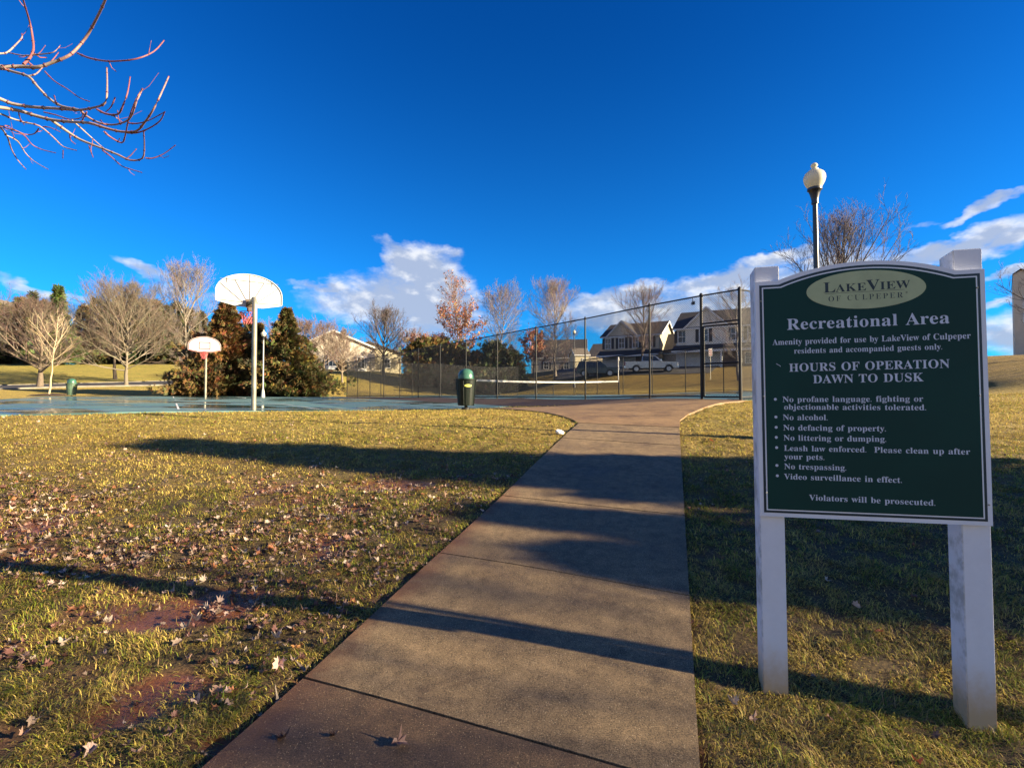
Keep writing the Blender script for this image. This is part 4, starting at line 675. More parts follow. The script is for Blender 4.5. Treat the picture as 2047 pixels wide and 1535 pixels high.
def glyph_polys(text, small=None, track=0.0, space=230):
    """list of (outline loops) in font units; a small-caps entry shrinks letters marked lower case"""
    x = 0; out_ = []; w = 0
    for ch in text:
        sc = 1.0; c = ch
        if small and ch.islower(): c = ch.upper(); sc = small
        if ch == ' ': x += space + track; continue
        if ch in '.,':
            r = 34; ring = [(x + 55 + r * math.cos(a), 32 + r * math.sin(a)) for a in np.linspace(0, 2 * math.pi, 13)[:-1]]
            out_.append(ring)
            if ch == ',': out_.append([(x + 89, 28), (x + 84, -10), (x + 62, -45), (x + 34, -66), (x + 28, -56), (x + 50, -38), (x + 60, -18), (x + 62, 6)])
            x += 130 + track; continue
        adv, loops = GLYPH[c]
        for lp in loops: out_.append([(x + p[0] * sc, p[1] * sc) for p in lp])
        x += adv * sc + track
    return out_, x - track
def fill_text(loops, name, m, parent, z=.0):
    cu = bpy.data.curves.new(name, 'CURVE'); cu.dimensions = '2D'; cu.fill_mode = 'BOTH'
    for lp in loops:
        sp = cu.splines.new('POLY'); sp.points.add(len(lp) - 1)
        for q_, p in zip(sp.points, lp): q_.co = (p[0], p[1], 0, 1)
        sp.use_cyclic_u = True
    tmp = bpy.data.objects.new('tmp', cu); COL.objects.link(tmp)
    me = bpy.data.meshes.new_from_object(tmp.evaluated_get(bpy.context.evaluated_depsgraph_get()))
    bpy.data.objects.remove(tmp); bpy.data.curves.remove(cu)
    # from the x-y plane of the curve to the x-z plane of the board, just proud of its face
    for v in me.vertices: v.co = Vector((v.co.x, z, v.co.y))
    bm_ = bmesh.new(); bm_.from_mesh(me)
    for f in bm_.faces:
        f.normal_update()
        if f.normal.y > 0: f.normal_flip()
    bm_.to_mesh(me); bm_.free()
    me.materials.clear(); me.materials.append(m)
    o = bpy.data.objects.new(name, me); COL.objects.link(o); o.parent = parent
    return o

BL = P(1523, 1028, 2.61); BR = P(1990, 1055, 2.37)
sx = BR - BL; SW = math.hypot(sx.x, sx.y); rz = math.atan2(sx.y, sx.x)
zb = (BL.z + BR.z) / 2
zg = gz((BL.x + BR.x) / 2, (BL.y + BR.y) / 2)
sign = empty('notice_board', (BL.x, BL.y, zg), 0, 'dark green recreational area notice board on two white posts beside the path', 'sign')
sign.rotation_euler = (0, R(-.55), rz)
bpy.context.view_layer.update()
MI = sign.matrix_world.inverted()
def on_board(px, py, y=0.0):
    o_ = MI @ Vector((0, 0, CAMZ)); d_ = (MI.to_3x3() @ ray(px, py))
    k = (y - o_.y) / d_.y
    p = o_ + d_ * k
    return p.x, p.z
b0 = (on_board(1523, 1028)[1] + on_board(1990, 1055)[1]) / 2
hs = (on_board(1513, 567)[1] + on_board(1971, 534)[1]) / 2
sl = on_board(1553, 563)[0]; sr = on_board(1912, 537)[0]; pkx, pkz = on_board(1742, 521)
xl = 0.0; xr = SW
white_vinyl = mat('white_vinyl', (.80, .80, .80), .45, .06, 3, .0004, 60)
def board_poly(dl):
    x0, x1, z0, z1 = xl + dl, xr - dl, b0 + dl, hs - dl
    a = sl + dl * .45; c = sr - dl * .45
    half = (c - a) / 2; mid = (a + c) / 2; rise = (pkz - dl) - z1
    Rr = (half * half + rise * rise) / (2 * rise); th = math.asin(half / Rr)
    arc = [(mid + Rr * math.sin(t), z1 + rise - Rr + Rr * math.cos(t)) for t in np.linspace(th, -th, 29)]
    return [(x0, z0), (x1, z0), (x1, z1)] + arc + [(x0, z1)]
def plate(name, dl, y0, y1, m):
    mb = MB(); mb.prism(board_poly(dl), y1, y0)
    return mb.build(name, m, sign)
green_m = mat('sign_green', (.002, .042, .031), .55, .12, 2, .0002, 80, spec=.25)
navy_m = mat('sign_dark_line', (.004, .022, .030), .4)
plate('backing_board', 0.0, 0.0, .028, white_vinyl)
plate('border', .020, -.0012, .010, navy_m)['label'] = 'thin dark border line'
plate('border', .032, -.0024, .010, white_vinyl)['label'] = 'thin white border line'
plate('face_panel', .0385, -.0036, .010, green_m)
YF = -.0036
letter_m = mat('letter_white', (.62, .66, .72), .5, .08, 20)
dark_letter = mat('letter_dark', (.012, .03, .035), .5)
olive_m = mat('emblem_olive', (.46, .50, .25), .5, .12, 8)
def text_line(text, pl, pr, cap_px, m, par, ycap=455, small=None, track=0, space=230, thin=0.0, yy=YF - .0008):
    loops, w = glyph_polys(text, small, track, space)
    xa, za = on_board(*pl, YF); xb, zb_ = on_board(*pr, YF)
    d_ = Vector((xb - xa, zb_ - za)); kx = d_.length / w; ang = math.atan2(d_.y, d_.x)
    mx_ = ((pl[0] + pr[0]) / 2, (pl[1] + pr[1]) / 2)
    kz = (on_board(mx_[0], mx_[1] - cap_px, YF)[1] - on_board(*mx_, YF)[1]) / ycap
    ca, sa = math.cos(ang), math.sin(ang); res = []
    for lp in loops:
        pts = [(p[0] * kx, p[1] * kz) for p in lp]
        if thin:
            npt = []
            area = sum(pts[i - 1][0] * pts[i][1] - pts[i][0] * pts[i - 1][1] for i in range(len(pts)))
            sg = 1 if area > 0 else -1
            for i in range(len(pts)):
                a_ = Vector(pts[i - 1]); b_ = Vector(pts[i]); c_ = Vector(pts[(i + 1) % len(pts)])
                t_ = (c_ - a_)
                t_ = t_.normalized() if t_.length > 0 else Vector((1, 0))
                npt.append((b_.x - t_.y * thin * ORI, b_.y + t_.x * thin * ORI * .35))
            pts = npt
        res.append([(xa + x * ca - z * sa, za + x * sa + z * ca) for x, z in pts])
    return fill_text(res, 'lettering', m, par, yy)
ORI = -1
# oval emblem
ca_, cb_ = on_board(1612, 586, YF), on_board(1851, 573, YF)
ct_, cd_ = on_board(1733, 540.5, YF), on_board(1729, 617, YF)
ecx, ecz = (ca_[0] + cb_[0]) / 2, (ct_[1] + cd_[1]) / 2
erx, erz = (cb_[0] - ca_[0]) / 2, (ct_[1] - cd_[1]) / 2
mb = MB(); mb.prism([(ecx + erx * math.cos(a), ecz + erz * math.sin(a)) for a in np.linspace(0, 2 * math.pi, 73)[:-1]], YF + .002, YF - .0016)
emb = mb.build('emblem', olive_m, sign); emb['label'] = 'pale olive oval emblem'
ye = YF - .0022
text_line('LakeView', (1645.3, 585.6), (1818.8, 575.6), 20.5, dark_letter, emb, small=.74, track=8, yy=ye)
text_line('OF CULPEPER', (1655, 603.2), (1805, 594.8), 10.5, dark_letter, emb, track=105, space=260, thin=.0009, yy=ye)
la, lb = on_board(1649, 588.2, YF), on_board(1808, 579, YF)
mb = MB(); mb.prism([(la[0], la[1]), (lb[0], lb[1]), (lb[0], lb[1] + .0016), (la[0], la[1] + .0016)], YF - .0015, ye)
mb.build('rule', dark_letter, emb)
# the small registered mark
rx_, rz_ = on_board(1812, 584.5, YF)
ring = [(rx_ + .0042 * math.cos(a), rz_ + .0042 * math.sin(a)) for a in np.linspace(0, 2 * math.pi, 17)[:-1]]
ring2 = [(rx_ + .0032 * math.cos(a), rz_ + .0032 * math.sin(a)) for a in np.linspace(0, 2 * math.pi, 17)[:-1]]
gl = [[(rx_ - .0019 + p[0] * .0000085, rz_ - .0019 + p[1] * .0000085) for p in lp] for lp in GLYPH['R'][1]]
fill_text([ring, ring2] + gl, 'lettering', dark_letter, emb, ye)
L_ = [('Recreational Area', (1572.5, 659.6), (1899, 646), 22.5, 14), ('Amenity provided for use by LakeView of Culpeper', (1544.5, 690), (1940.4, 676.6), 11.6, 8),
      ('residents and accompanied guests only.', (1587, 706.8), (1884.4, 698.4), 11, 8), ('HOURS OF OPERATION', (1577, 743), (1899, 735), 16.4, 8),
      ('DAWN TO DUSK', (1624.8, 766), (1846, 762), 16.4, 6), ('No profane language, fighting or', (1564, 803.5), (1845.4, 802.6), 11.2, 8),
      ('objectionable activities tolerated.', (1566.8, 818.6), (1852.5, 819.8), 11, 8), ('No alcohol.', (1564.6, 839.4), (1655.4, 839.8), 11.2, 8),
      ('No defacing of property.', (1565.4, 860), (1772, 862), 11.2, 8), ('No littering or dumping.', (1566, 880.2), (1772.6, 883), 11.2, 8),
      ('Leash law enforced.  Please clean up after', (1566.8, 900.6), (1939.2, 908.4), 11.2, 8), ('your pets.', (1568, 917.6), (1649, 919.2), 11, 8),
      ('No trespassing.', (1567.4, 937.2), (1692.6, 940.2), 11.2, 8), ('Video surveillance in effect.', (1567.6, 957.4), (1804, 965), 11.2, 8),
      ('Violators will be prosecuted.', (1617.6, 999.4), (1871, 1010.6), 11.4, 8)]
for tx, a, b_, cp, tr in L_: text_line(tx, a, b_, cp, letter_m, sign, track=tr)
for px, py in ((1549.8, 798), (1551, 833.5), (1551.5, 854), (1551.8, 874), (1552.4, 894.4), (1553, 930), (1553.8, 950.6)):
    x, z = on_board(px, py, YF)
    fill_text([[(x + .0072 * math.cos(a), z + .0072 * math.sin(a)) for a in np.linspace(0, 2 * math.pi, 15)[:-1]]], 'bullet', letter_m, sign, YF - .0008)
xa, za = on_board(1551.5, 727.5, YF); xb, zb_ = on_board(1561, 732.5, YF)
fill_text([[(xa, za), (xb, zb_ - .001), (xb, zb_ + .0018), (xa, za + .003)]], 'scratch', letter_m, sign, YF - .0008)
bolt_m = mat('bolt_steel', (.25, .25, .24), .4, metal=.8)
for px, py in ((1520.5, 602), (1953, 575), (1958, 790.5), (1526, 792), (1531.5, 984.5), (1977, 1009)):
    x, z = on_board(px, py, YF); mb = MB(); mb.lathe([(.004, 0), (.004, .003), (.002, .005)], 8)
    o = mb.build('bolt', bolt_m, sign); o.location = (x, YF + .0005, z); o.rotation_euler = (R(90), 0, 0)

def post_mat():
    m = bpy.data.materials.new('post_vinyl'); m.use_nodes = True
    t = NT(m.node_tree); b = t.n['Principled BSDF']
    tcn = t.node('ShaderNodeTexCoord'); sp = t.node('ShaderNodeSeparateXYZ'); t.l.new(tcn.outputs['Object'], sp.inputs[0])
    nz = t.noise(tcn.outputs['Object'], 14, 5, .7); nl = t.noise(tcn.outputs['Object'], 5, 4, .7)
    low_ = t.m('SUBTRACT', 1.0, t.ss(t.m('ADD', sp.outputs[2], t.m('MULTIPLY', t.m('SUBTRACT', nz, .5), .22)), .12, .42))
    c = t.mix(t.ss(nz, .2, .8), (.80, .80, .81), (.74, .74, .75))
    c = t.mix(t.m('MULTIPLY', low_, .9), c, (.50, .33, .15))
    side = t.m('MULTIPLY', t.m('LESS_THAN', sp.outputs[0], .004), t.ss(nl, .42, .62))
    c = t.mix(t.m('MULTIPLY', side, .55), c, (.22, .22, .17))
    # small dings
    vo = t.node('ShaderNodeTexVoronoi'); t.l.new(tcn.outputs['Object'], vo.inputs['Vector']); vo.inputs['Scale'].default_value = 9
    c = t.mix(t.m('MULTIPLY', t.m('LESS_THAN', vo.outputs['Distance'], .045), .6), c, (.2, .19, .17))
    t.l.new(c, b.inputs['Base Color']); b.inputs['Roughness'].default_value = .5
    bn = t.node('ShaderNodeBump'); bn.inputs['Distance'].default_value = .0008; t.l.new(nz, bn.inputs['Height']); t.l.new(bn.outputs[0], b.inputs['Normal'])
    return m
pm = post_mat()
for pxs, top in (((1528, 1573, 1330), (1530, 533)), ((1931, 1996, 1400), (1930, 498))):
    x0 = on_board(pxs[0], pxs[2], .029)[0]; x1 = on_board(pxs[1], pxs[2], .029)[0]
    w = .118; xc = (x0 + x1) / 2 - w / 2
    zt = on_board(top[0], top[1], .03)[1]
    bm = bmesh.new()
    bmesh.ops.create_cube(bm, size=1)
    h = zt + .25
    for v in bm.verts: v.co = Vector(((v.co.x + .5) * w, (v.co.y + .5) * w, (v.co.z + .5) * h))
    # the sawn top has its left and right edges cut down
    bmesh.ops.bevel(bm, geom=bm.edges[:], offset=.004, segments=2, affect='EDGES')
    for v in bm.verts:
        if v.co.z > h - .01 and v.co.y > w * .5: v.co.z -= .012
    me = bpy.data.meshes.new('post'); bm.to_mesh(me); bm.free(); me.materials.append(pm)
    o = bpy.data.objects.new('post', me); COL.objects.link(o); o.parent = sign
    me.transform(Matrix.Translation((0, 0, -.16)))
    o.location = (xc, .0292, -.09 + .0)
    for p_ in me.polygons: p_.use_smooth = False

# ------------------------------------------------------------ litter bins
bin_body = mat('bin_green', (.003, .009, .006), .5, .35, 6, .002, 30, spec=.3)
bin_dome = mat('bin_dome_green', (.045, .13, .09), .3, .3, 5, .001, 40)
bin_metal = mat('bin_base_metal', (.02, .02, .02), .6)
def make_bin(loc, rz, label, bin_body=bin_body):
    r = empty('litter_bin', loc, rz, label, 'bin', 'dome-topped litter bins by the court')
    mb = MB()
    prof = [(.235, .07), (.245, .075), (.262, .25), (.278, .45), (.295, .65), (.312, .84), (.335, .85), (.338, .885), (.318, .89), (.27, .888)]
    mb.lathe(prof, 36)
    for k in range(18):
        t = 2 * math.pi * k / 18
        a = Vector((math.cos(t), math.sin(t), 0))
        mb.tube([a * .246 + Vector((0, 0, .09)), a * .313 + Vector((0, 0, .83))], .007, 4)
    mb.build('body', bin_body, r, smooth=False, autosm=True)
    mb = MB(); mb.lathe([(.255, .885), (.258, .93), (.25, 1.0), (.225, 1.08), (.18, 1.145), (.11, 1.19), (.04, 1.205), (.001, 1.206)], 32)
    mb.build('dome_lid', bin_dome, r, autosm=True)
    mb = MB(); mb.lathe([(.13, -.05), (.13, .0), (.05, .01), (.05, .07), (.2, .072)], 16)
    mb.build('base', bin_metal, r, autosm=True)
    # oval sticker, curved to the body
    mb = MB(); N = 20; vs = []; y0 = .68
    rings = 4
    for k in range(rings + 1):
        for i in range(N):
            t = 2 * math.pi * i / N; f = k / rings
            dx_, dz_ = .115 * f * math.cos(t), .042 * f * math.sin(t); ang = -math.pi / 2 + .30 + dx_ / .3; rad = .301 + (dz_) * .09 + .0075
            vs.append((rad * math.cos(ang), rad * math.sin(ang), y0 + dz_))
    fs = [(k * N + i, k * N + (i + 1) % N, (k + 1) * N + (i + 1) % N, (k + 1) * N + i) for k in range(1, rings) for i in range(N)] + [tuple(range(N, 2 * N))]
    mb.add(vs, fs); st = mb.build('sticker', mat('sticker_yellow', (.62, .66, .16), .5), r)
    mb = MB()
    for j, (hw_, zz) in enumerate(((.05, .012), (.06, -.008))):
        pts = [(.309 * math.cos(-math.pi / 2 + .3 + q_ / .3), .309 * math.sin(-math.pi / 2 + .3 + q_ / .3), y0 + zz) for q_ in np.linspace(-hw_, hw_, 8)]
        mb.tube(pts, .004, 4)
    mb.build('lettering', mat('sticker_print', (.3, .38, .12), .6), st)
    return r
p = P(931.5, 815, 15.5)
make_bin((p.x, p.y, p.z + .0), 0, 'dark green domed litter bin with yellow oval sticker at the corner of the court')
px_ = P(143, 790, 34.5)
b2 = make_bin((px_.x, px_.y, gz(px_.x, px_.y)), 1.2, 'small distant green domed litter bin at the left, next to the thin sapling', mat('bin_green_sunlit', (.07, .125, .085), .5, .3, 5))  # far bin's sunlit paleness put into its body colour

# ------------------------------------------------------------ basketball hoops
galv = mat('galvanised_pole', (.26, .25, .20), .45, .35, 2, .0006, 60, metal=.3)
board_w = mat('backboard_white', (.50, .50, .50), .5)
rib_m = mat('board_rib_grey', (.16, .16, .19), .5)
red_m = mat('hoop_red', (.40, .045, .045), .6)
netr = mat('hoop_net', (.55, .12, .12), .8)
def make_hoop():
    r = empty('basketball_hoop', (0, 0, 0), 0, '', 'basketball hoop', 'basketball hoops facing each other on the court')
    HT = 3.24; RB = 3.12; ARM = 1.15       # local +y runs towards the court
    mb = MB()
    pts = [(0, 0, -.4), (0, 0, 1.5), (0, 0, HT - .28)]
    pts += [(0, .28 - .28 * math.cos(a), HT - .28 + .28 * math.sin(a)) for a in np.linspace(.2, math.pi / 2, 8)]
    pts += [(0, ARM - .12, HT + .0)]
    mb.tube(pts, .066, 18); mb.build('pole', galv, r, autosm=True)
    mb = MB(); mb.box((0, ARM - .08, HT - .02), (.22, .05, .26)); mb.box((0, ARM - .1, HT - .2), (.10, .10, .10))
    mb.tube([(-.09, ARM - .06, HT - .1), (-.09, ARM - .4, HT - .02)], .016, 6); mb.tube([(.09, ARM - .06, HT - .1), (.09, ARM - .4, HT - .02)], .016, 6)
    mb.build('bracket', mat('bracket_brown', (.10, .07, .05), .6, metal=.4), r)
    W = .92; z0 = RB
    prof = [(-.36, z0), (.36, z0), (W - .02, z0 + .12), (W, z0 + .15), (W, z0 + .42)]
    prof += [(W * math.cos(a), z0 + .42 + .60 * math.sin(a)) for a in np.linspace(.12, math.pi - .12, 27)]
    prof += [(-W, z0 + .42), (-W, z0 + .15), (-W + .02, z0 + .12)]
    mb = MB(); mb.prism(prof, ARM, ARM + .018); mb.build('backboard', board_w, r)
    # flange round the rim
    cx, cz = 0, z0 + .45
    mb = MB(); n_ = len(prof)
    for i in range(n_):
        a, b_ = Vector(prof[i]), Vector(prof[(i + 1) % n_]); c = Vector((cx, cz))
        ai, bi = a + (c - a).normalized() * .018, b_ + (c - b_).normalized() * .018
        mb.add([(a.x, ARM - .035, a.y), (b_.x, ARM - .035, b_.y), (b_.x, ARM + .001, b_.y), (a.x, ARM + .001, a.y), (ai.x, ARM - .035, ai.y), (bi.x, ARM - .035, bi.y), (bi.x, ARM + .001, bi.y), (ai.x, ARM + .001, ai.y)],
               [(0, 1, 2, 3), (5, 4, 7, 6), (1, 0, 4, 5)])
    mb.build('flange', board_w, r)
    def bar(a, b_, w=.018):
        mb = MB(); mb.tube([(a[0], ARM - .012, a[1]), (b_[0], ARM - .012, b_[1])], w / 2, 4); mb.build('rib', rib_m, r)
    m0 = (0, HT + .06)
    bar((0, HT + .1), (0, z0 + 1.0)); bar((-.16, HT), (-.84, z0 + .70)); bar((.16, HT), (.84, z0 + .70)); bar((-.1, HT + .1), (-.4, z0 + .80)); bar((.1, HT + .1), (.4, z0 + .80))
    bar((-.8, z0 + .80), (.8, z0 + .80)); bar((-.62, z0 + .70), (-.62, z0 + .90)); bar((.62, z0 + .70), (.62, z0 + .90)); bar((-.8, z0 + .16), (-.15, z0 + .14)); bar((.8, z0 + .16), (.15, z0 + .14))
    # red painted border and target square, on the playing face
    yf = ARM + .0205
    def stripe(pts, w, closed=False):
        mb = MB(); n_ = len(pts); L = []
        for i in range(n_):
            a = Vector(pts[i - 1] if (closed or i) else pts[0]); c = Vector(pts[(i + 1) % n_] if (closed or i < n_ - 1) else pts[-1])
            d = (c - a).normalized(); nn = Vector((-d.y, d.x)) * w / 2; p = Vector(pts[i]); L += [(p.x + nn.x, yf, p.y + nn.y), (p.x - nn.x, yf, p.y - nn.y)]
        fs = [(2 * i, 2 * ((i + 1) % n_), 2 * ((i + 1) % n_) + 1, 2 * i + 1) for i in range(n_ if closed else n_ - 1)]
        mb.add(L, fs); mb.build('stripe', red_m, r)
    c = Vector((0, z0 + .4)); stripe([tuple(Vector(p) + (c - Vector(p)).normalized() * .045) for p in prof], .045, True)
    for a, b_ in (((-.30, z0 + .2), (-.30, z0 + .65)), ((.30, z0 + .2), (.30, z0 + .65)), ((-.325, z0 + .63), (.325, z0 + .63)), ((-.325, z0 + .22), (.325, z0 + .22))): stripe([a, b_], .05)
    zr = z0 - .10; yc = ARM + .38
    mb = MB(); pts = [(.23 * math.cos(a), yc + .23 * math.sin(a), zr) for a in np.linspace(0, 2 * math.pi, 25)]
    mb.tube(pts, .012, 6, cap=False); mb.box((0, ARM + .08, zr + .0), (.12, .16, .02)); mb.box((0, ARM + .03, zr + .05), (.14, .02, .16)); rim = mb.build('rim', red_m, r)
    mb = MB()
    for k in range(12):
        for sg in (-1, 1):
            pts = []
            for j in range(6):
                f = j / 5; t = 2 * math.pi * (k + sg * f * 1.5) / 12; rr_ = .225 - .10 * f ** .7
                pts.append((rr_ * math.cos(t), yc + rr_ * math.sin(t), zr - .36 * f))
            mb.tube(pts, .008, 3, cap=False)
    mb.build('net', netr, rim)
    return r
h1 = make_hoop()
rzh = math.atan2(A2.y, A2.x) - math.pi / 2
h1.location = (P1.x, P1.y, 1.14); h1.rotation_euler = (0, 0, rzh)
h1['label'] = 'near fan backboard on a grey gooseneck pole, seen from its ribbed back'
bpy.context.view_layer.update()
h2 = copy_tree(h1)
pp = P(410.5, 793, 33.5)
h2.location = (pp.x, pp.y, 1.24); h2.rotation_euler = (0, 0, rzh + math.pi - .12)
h2['label'] = 'far white backboard with red border and red target square, in front of the brown cedars'

# ------------------------------------------------------------ the tennis court fence
black_steel = mat('black_coated_steel', (.008, .008, .009), .5, .2, 3, spec=.35)
wire_m = mat('black_wire', (.018, .019, .02), .5)
def fence_side(root, pts, h=3.05, rp=.03, gate=None, cap_posts=(), first=True):
    """pts: post positions (x, y); parts: posts, rails, wire mesh"""
    zs = [H(*p) for p in pts]
    pmesh = None
    for i, p in enumerate(pts):
        rr_ = rp * (1.45 if i in cap_posts else 1)
        if i == 0 and not first: continue
        mb = MB(); mb.lathe([(rr_, -.2), (rr_, h - .03), (rr_ * 1.25, h - .03), (rr_ * 1.25, h + .03), (rr_ * .7, h + .07), (.004, h + .085)], 10)
        o = mb.build('post', black_steel, root, autosm=True); o.location = (p[0], p[1], zs[i])
    for nm, hh, r_ in (('top_rail', h, .022), ('bottom_rail', .10, .018)):
        mb = MB()
        for i in range(len(pts) - 1):
            if gate is not None and i == gate and nm == 'bottom_rail': continue
            mb.tube([(pts[i][0], pts[i][1], zs[i] + hh), (pts[i + 1][0], pts[i + 1][1], zs[i + 1] + hh)], r_, 8)
        mb.build(nm, black_steel, root, autosm=True)
    # diamond mesh
    cum = [0]
    for i in range(len(pts) - 1): cum.append(cum[-1] + math.dist(pts[i], pts[i + 1]))
    L = cum[-1]
    def at(s, hh):
        i = 0
        while i < len(cum) - 2 and cum[i + 1] < s: i += 1
        f = (s - cum[i]) / (cum[i + 1] - cum[i]); a, b_ = pts[i], pts[i + 1]
        return (a[0] + (b_[0] - a[0]) * f, a[1] + (b_[1] - a[1]) * f, zs[i] + (zs[i + 1] - zs[i]) * f + hh)
    h0, h1_ = .04, h - .01
    g0, g1 = (cum[gate], cum[gate + 1]) if gate is not None else (-9, -9)
    mb = MB(); pitch = .070; hh_ = h1_ - h0; k = -int(hh_ / pitch) - 1
    while k * pitch < L:
        for sg in (1, -1):
            s0 = k * pitch if sg == 1 else k * pitch + hh_
            # line s = s0 + sg * q, q from 0 to hh_
            qa, qb = 0.0, hh_
            if sg == 1: qa = max(qa, -s0); qb = min(qb, L - s0)
            else: qa = max(qa, s0 - L); qb = min(qb, s0)
            if qb - qa < .02: continue
            # leave the gate opening free below the transom
            spans = [(qa, qb)]
            if gate is not None:
                new = []
                for a, b_ in spans:
                    N = 24; prev = None; on = None
                    for j in range(N + 1):
                        q_ = a + (b_ - a) * j / N; s_ = s0 + sg * q_
                        free = g0 < s_ < g1 and q_ + h0 < 2.2
                        if not free and on is None: on = q_
                        if free and on is not None:
                            if q_ - on > .05: new.append((on, q_))
                            on = None
                    if on is not None and b_ - on > .05: new.append((on, b_))
                spans = new
            for a, b_ in spans:
                mb.tube([at(s0 + sg * a, h0 + a), at(s0 + sg * b_, h0 + b_)], .0036, 3, cap=False)
        k += 1
    mb.build('wire_mesh', wire_m, root)['kind'] = 'stuff'
front = [ST(-8.34, 10.85), ST(-7.14, 10.85)] + [ST(-5.22 + 3.05 * k, 10.85) for k in range(12)]
fence = empty('fence', (0, 0, 0), 0, 'tall black chain-link fence nearest the path, with the gate, running away to the left', 'fence')
fence_side(fence, front, gate=0, cap_posts=(0, 1, len(front) - 1))
# brace rail in the end bays and the transom over the gate
def rail(par, a, b_, h0, h1_, r_=.02, nm='brace_rail'):
    mb = MB(); mb.tube([(a[0], a[1], H(*a) + h0), (b_[0], b_[1], H(*b_) + h1_)], r_, 8); return mb.build(nm, black_steel, par, autosm=True)
rail(fence, front[-2], front[-1], 1.45, 1.45); rail(fence, front[1], front[2], 1.55, 1.52); rail(fence, front[2], front[3], 1.52, 1.5); rail(fence, front[0], front[1], 2.22, 2.22, .024, 'transom')
gate = empty('gate', (front[1][0], front[1][1], H(*front[1])), 0); gate.parent = fence
gd = Vector(front[0]) - Vector(front[1]); gate.rotation_euler = (0, 0, math.atan2(gd.y, gd.x) + .30)
GWd = gd.length - .12
for nm, a, b_ in (('stile', (.07, .08), (.07, 2.14)), ('stile', (GWd, .08), (GWd, 2.14)), ('crossbar', (.07, 2.14), (GWd, 2.14)), ('crossbar', (.07, .08), (GWd, .08)), ('crossbar', (.07, 1.05), (GWd, 1.05))):
    mb = MB(); mb.tube([(a[0], 0, a[1]), (b_[0], 0, b_[1])], .024, 8); mb.build(nm, black_steel, gate, autosm=True)
mb = MB(); kk = -28
while kk * .076 < GWd:
    for sg in (1, -1):
        s0 = kk * .076 if sg == 1 else kk * .076 + 2.06
        if sg == 1: qa, qb = max(0, .07 - s0), min(2.06, GWd - s0)
        else: qa, qb = max(0, s0 - GWd), min(2.06, s0 - .07)
        if qb - qa > .02: mb.tube([(s0 + sg * qa, 0, .08 + qa), (s0 + sg * qb, 0, .08 + qb)], .0036, 3, cap=False)
    kk += 1
mb.build('wire_mesh', wire_m, gate)['kind'] = 'stuff'
mb = MB(); mb.box((GWd, 0, 1.1), (.05, .09, .12)); mb.tube([(GWd + .02, -.06, 1.1), (GWd + .1, -.06, 1.1)], .01, 6); mb.build('latch', galv, gate)
for z in (.35, 1.8):
    mb = MB(); mb.box((.03, 0, z), (.1, .07, .05)); mb.build('hinge', black_steel, gate)
# small camera hanging under the top rail beside the gate post
cp = Vector(ST(-6.92, 10.78)); zc = H(cp.x, cp.y) + 2.86
cm = empty('security_camera', (cp.x, cp.y, zc), 0, 'small black camera hanging from the top rail next to the gate post', 'camera')
mb = MB(); mb.box((0, 0, 0), (.07, .12, .085)); mb.build('housing', mat('camera_black', (.02, .02, .02), .4), cm)
mb = MB(); mb.tube([(0, 0, .04), (0, .06, .17)], .010, 6); mb.build('bracket', black_steel, cm)
mb = MB(); mb.tube([(0, -.061, 0), (0, -.075, 0)], .025, 10); mb.build('lens', mat('lens_glass', (.01, .01, .012), .1), cm)

def side_fence(a, b_, n_, label, first=False, brace=False):
    f = empty('fence', (0, 0, 0), 0, label, 'fence')
    pts = [tuple(Vector(a).lerp(Vector(b_), i / n_)) for i in range(n_ + 1)]
    fence_side(f, pts, first=first, cap_posts=(len(pts) - 1,))
    return f
side_fence(ST(-8.34, 10.85), ST(-8.34, 29.15), 6, 'black chain-link fence running off behind the notice board from the corner post')
side_fence(ST(28.33, 10.85), ST(28.33, 29.15), 6, 'distant black chain-link fence at the far left end of the tennis court')
bf = side_fence(ST(28.33, 29.15), ST(-8.34, 29.15), 12, 'black chain-link fence along the far side of the tennis court below the brown bank')

# tennis net
tn = empty('tennis_net', (0, 0, 0), 0, 'tennis net with a white top band across the court behind the fence', 'net')
na, nb_ = ST(9.96, 12.9), ST(9.96, 25.4)
za, zb2 = H(*na), H(*nb_)
def npt(f, h): return (na[0] + (nb_[0] - na[0]) * f, na[1] + (nb_[1] - na[1]) * f, za + (zb2 - za) * f + h)
sag = lambda f: 1.07 - .10 * 4 * f * (1 - f)
mb = MB()
for k in range(24):
    f0, f1 = k / 24, (k + 1) / 24
    for sg in (-1, 1):
        off = Vector((A2.x, A2.y, 0)) * .012 * sg
        q4 = [Vector(npt(f0, sag(f0) - .11)) + off, Vector(npt(f1, sag(f1) - .11)) + off, Vector(npt(f1, sag(f1))) + off, Vector(npt(f0, sag(f0))) + off]
        mb.add(q4, [(0, 1, 2, 3)])
    mb.add([Vector(npt(f0, sag(f0))) + Vector((A2.x, A2.y, 0)) * .012, Vector(npt(f1, sag(f1))) + Vector((A2.x, A2.y, 0)) * .012, Vector(npt(f1, sag(f1))) - Vector((A2.x, A2.y, 0)) * .012, Vector(npt(f0, sag(f0))) - Vector((A2.x, A2.y, 0)) * .012], [(0, 1, 2, 3)])
mb.build('top_band', mat('net_band_white', (.5, .5, .48), .7), tn)
mb = MB()
for k in range(191):
    f = k / 190; mb.tube([npt(f, .03), npt(f, sag(f) - .1)], .0036, 3, cap=False)
for j in range(15):
    mb.tube([npt(f, .03 + (sag(f) - .13) * j / 14) for f in np.linspace(0, 1, 13)], .0036, 3, cap=False)
mb.build('netting', wire_m, tn)['kind'] = 'stuff'
for f in (0, 1):
    x, y, z = npt(f, 0); mb = MB(); mb.lathe([(.045, -.1), (.045, 1.09), (.03, 1.12)], 10); o = mb.build('post', black_steel, tn, autosm=True); o.location = (x, y, z)

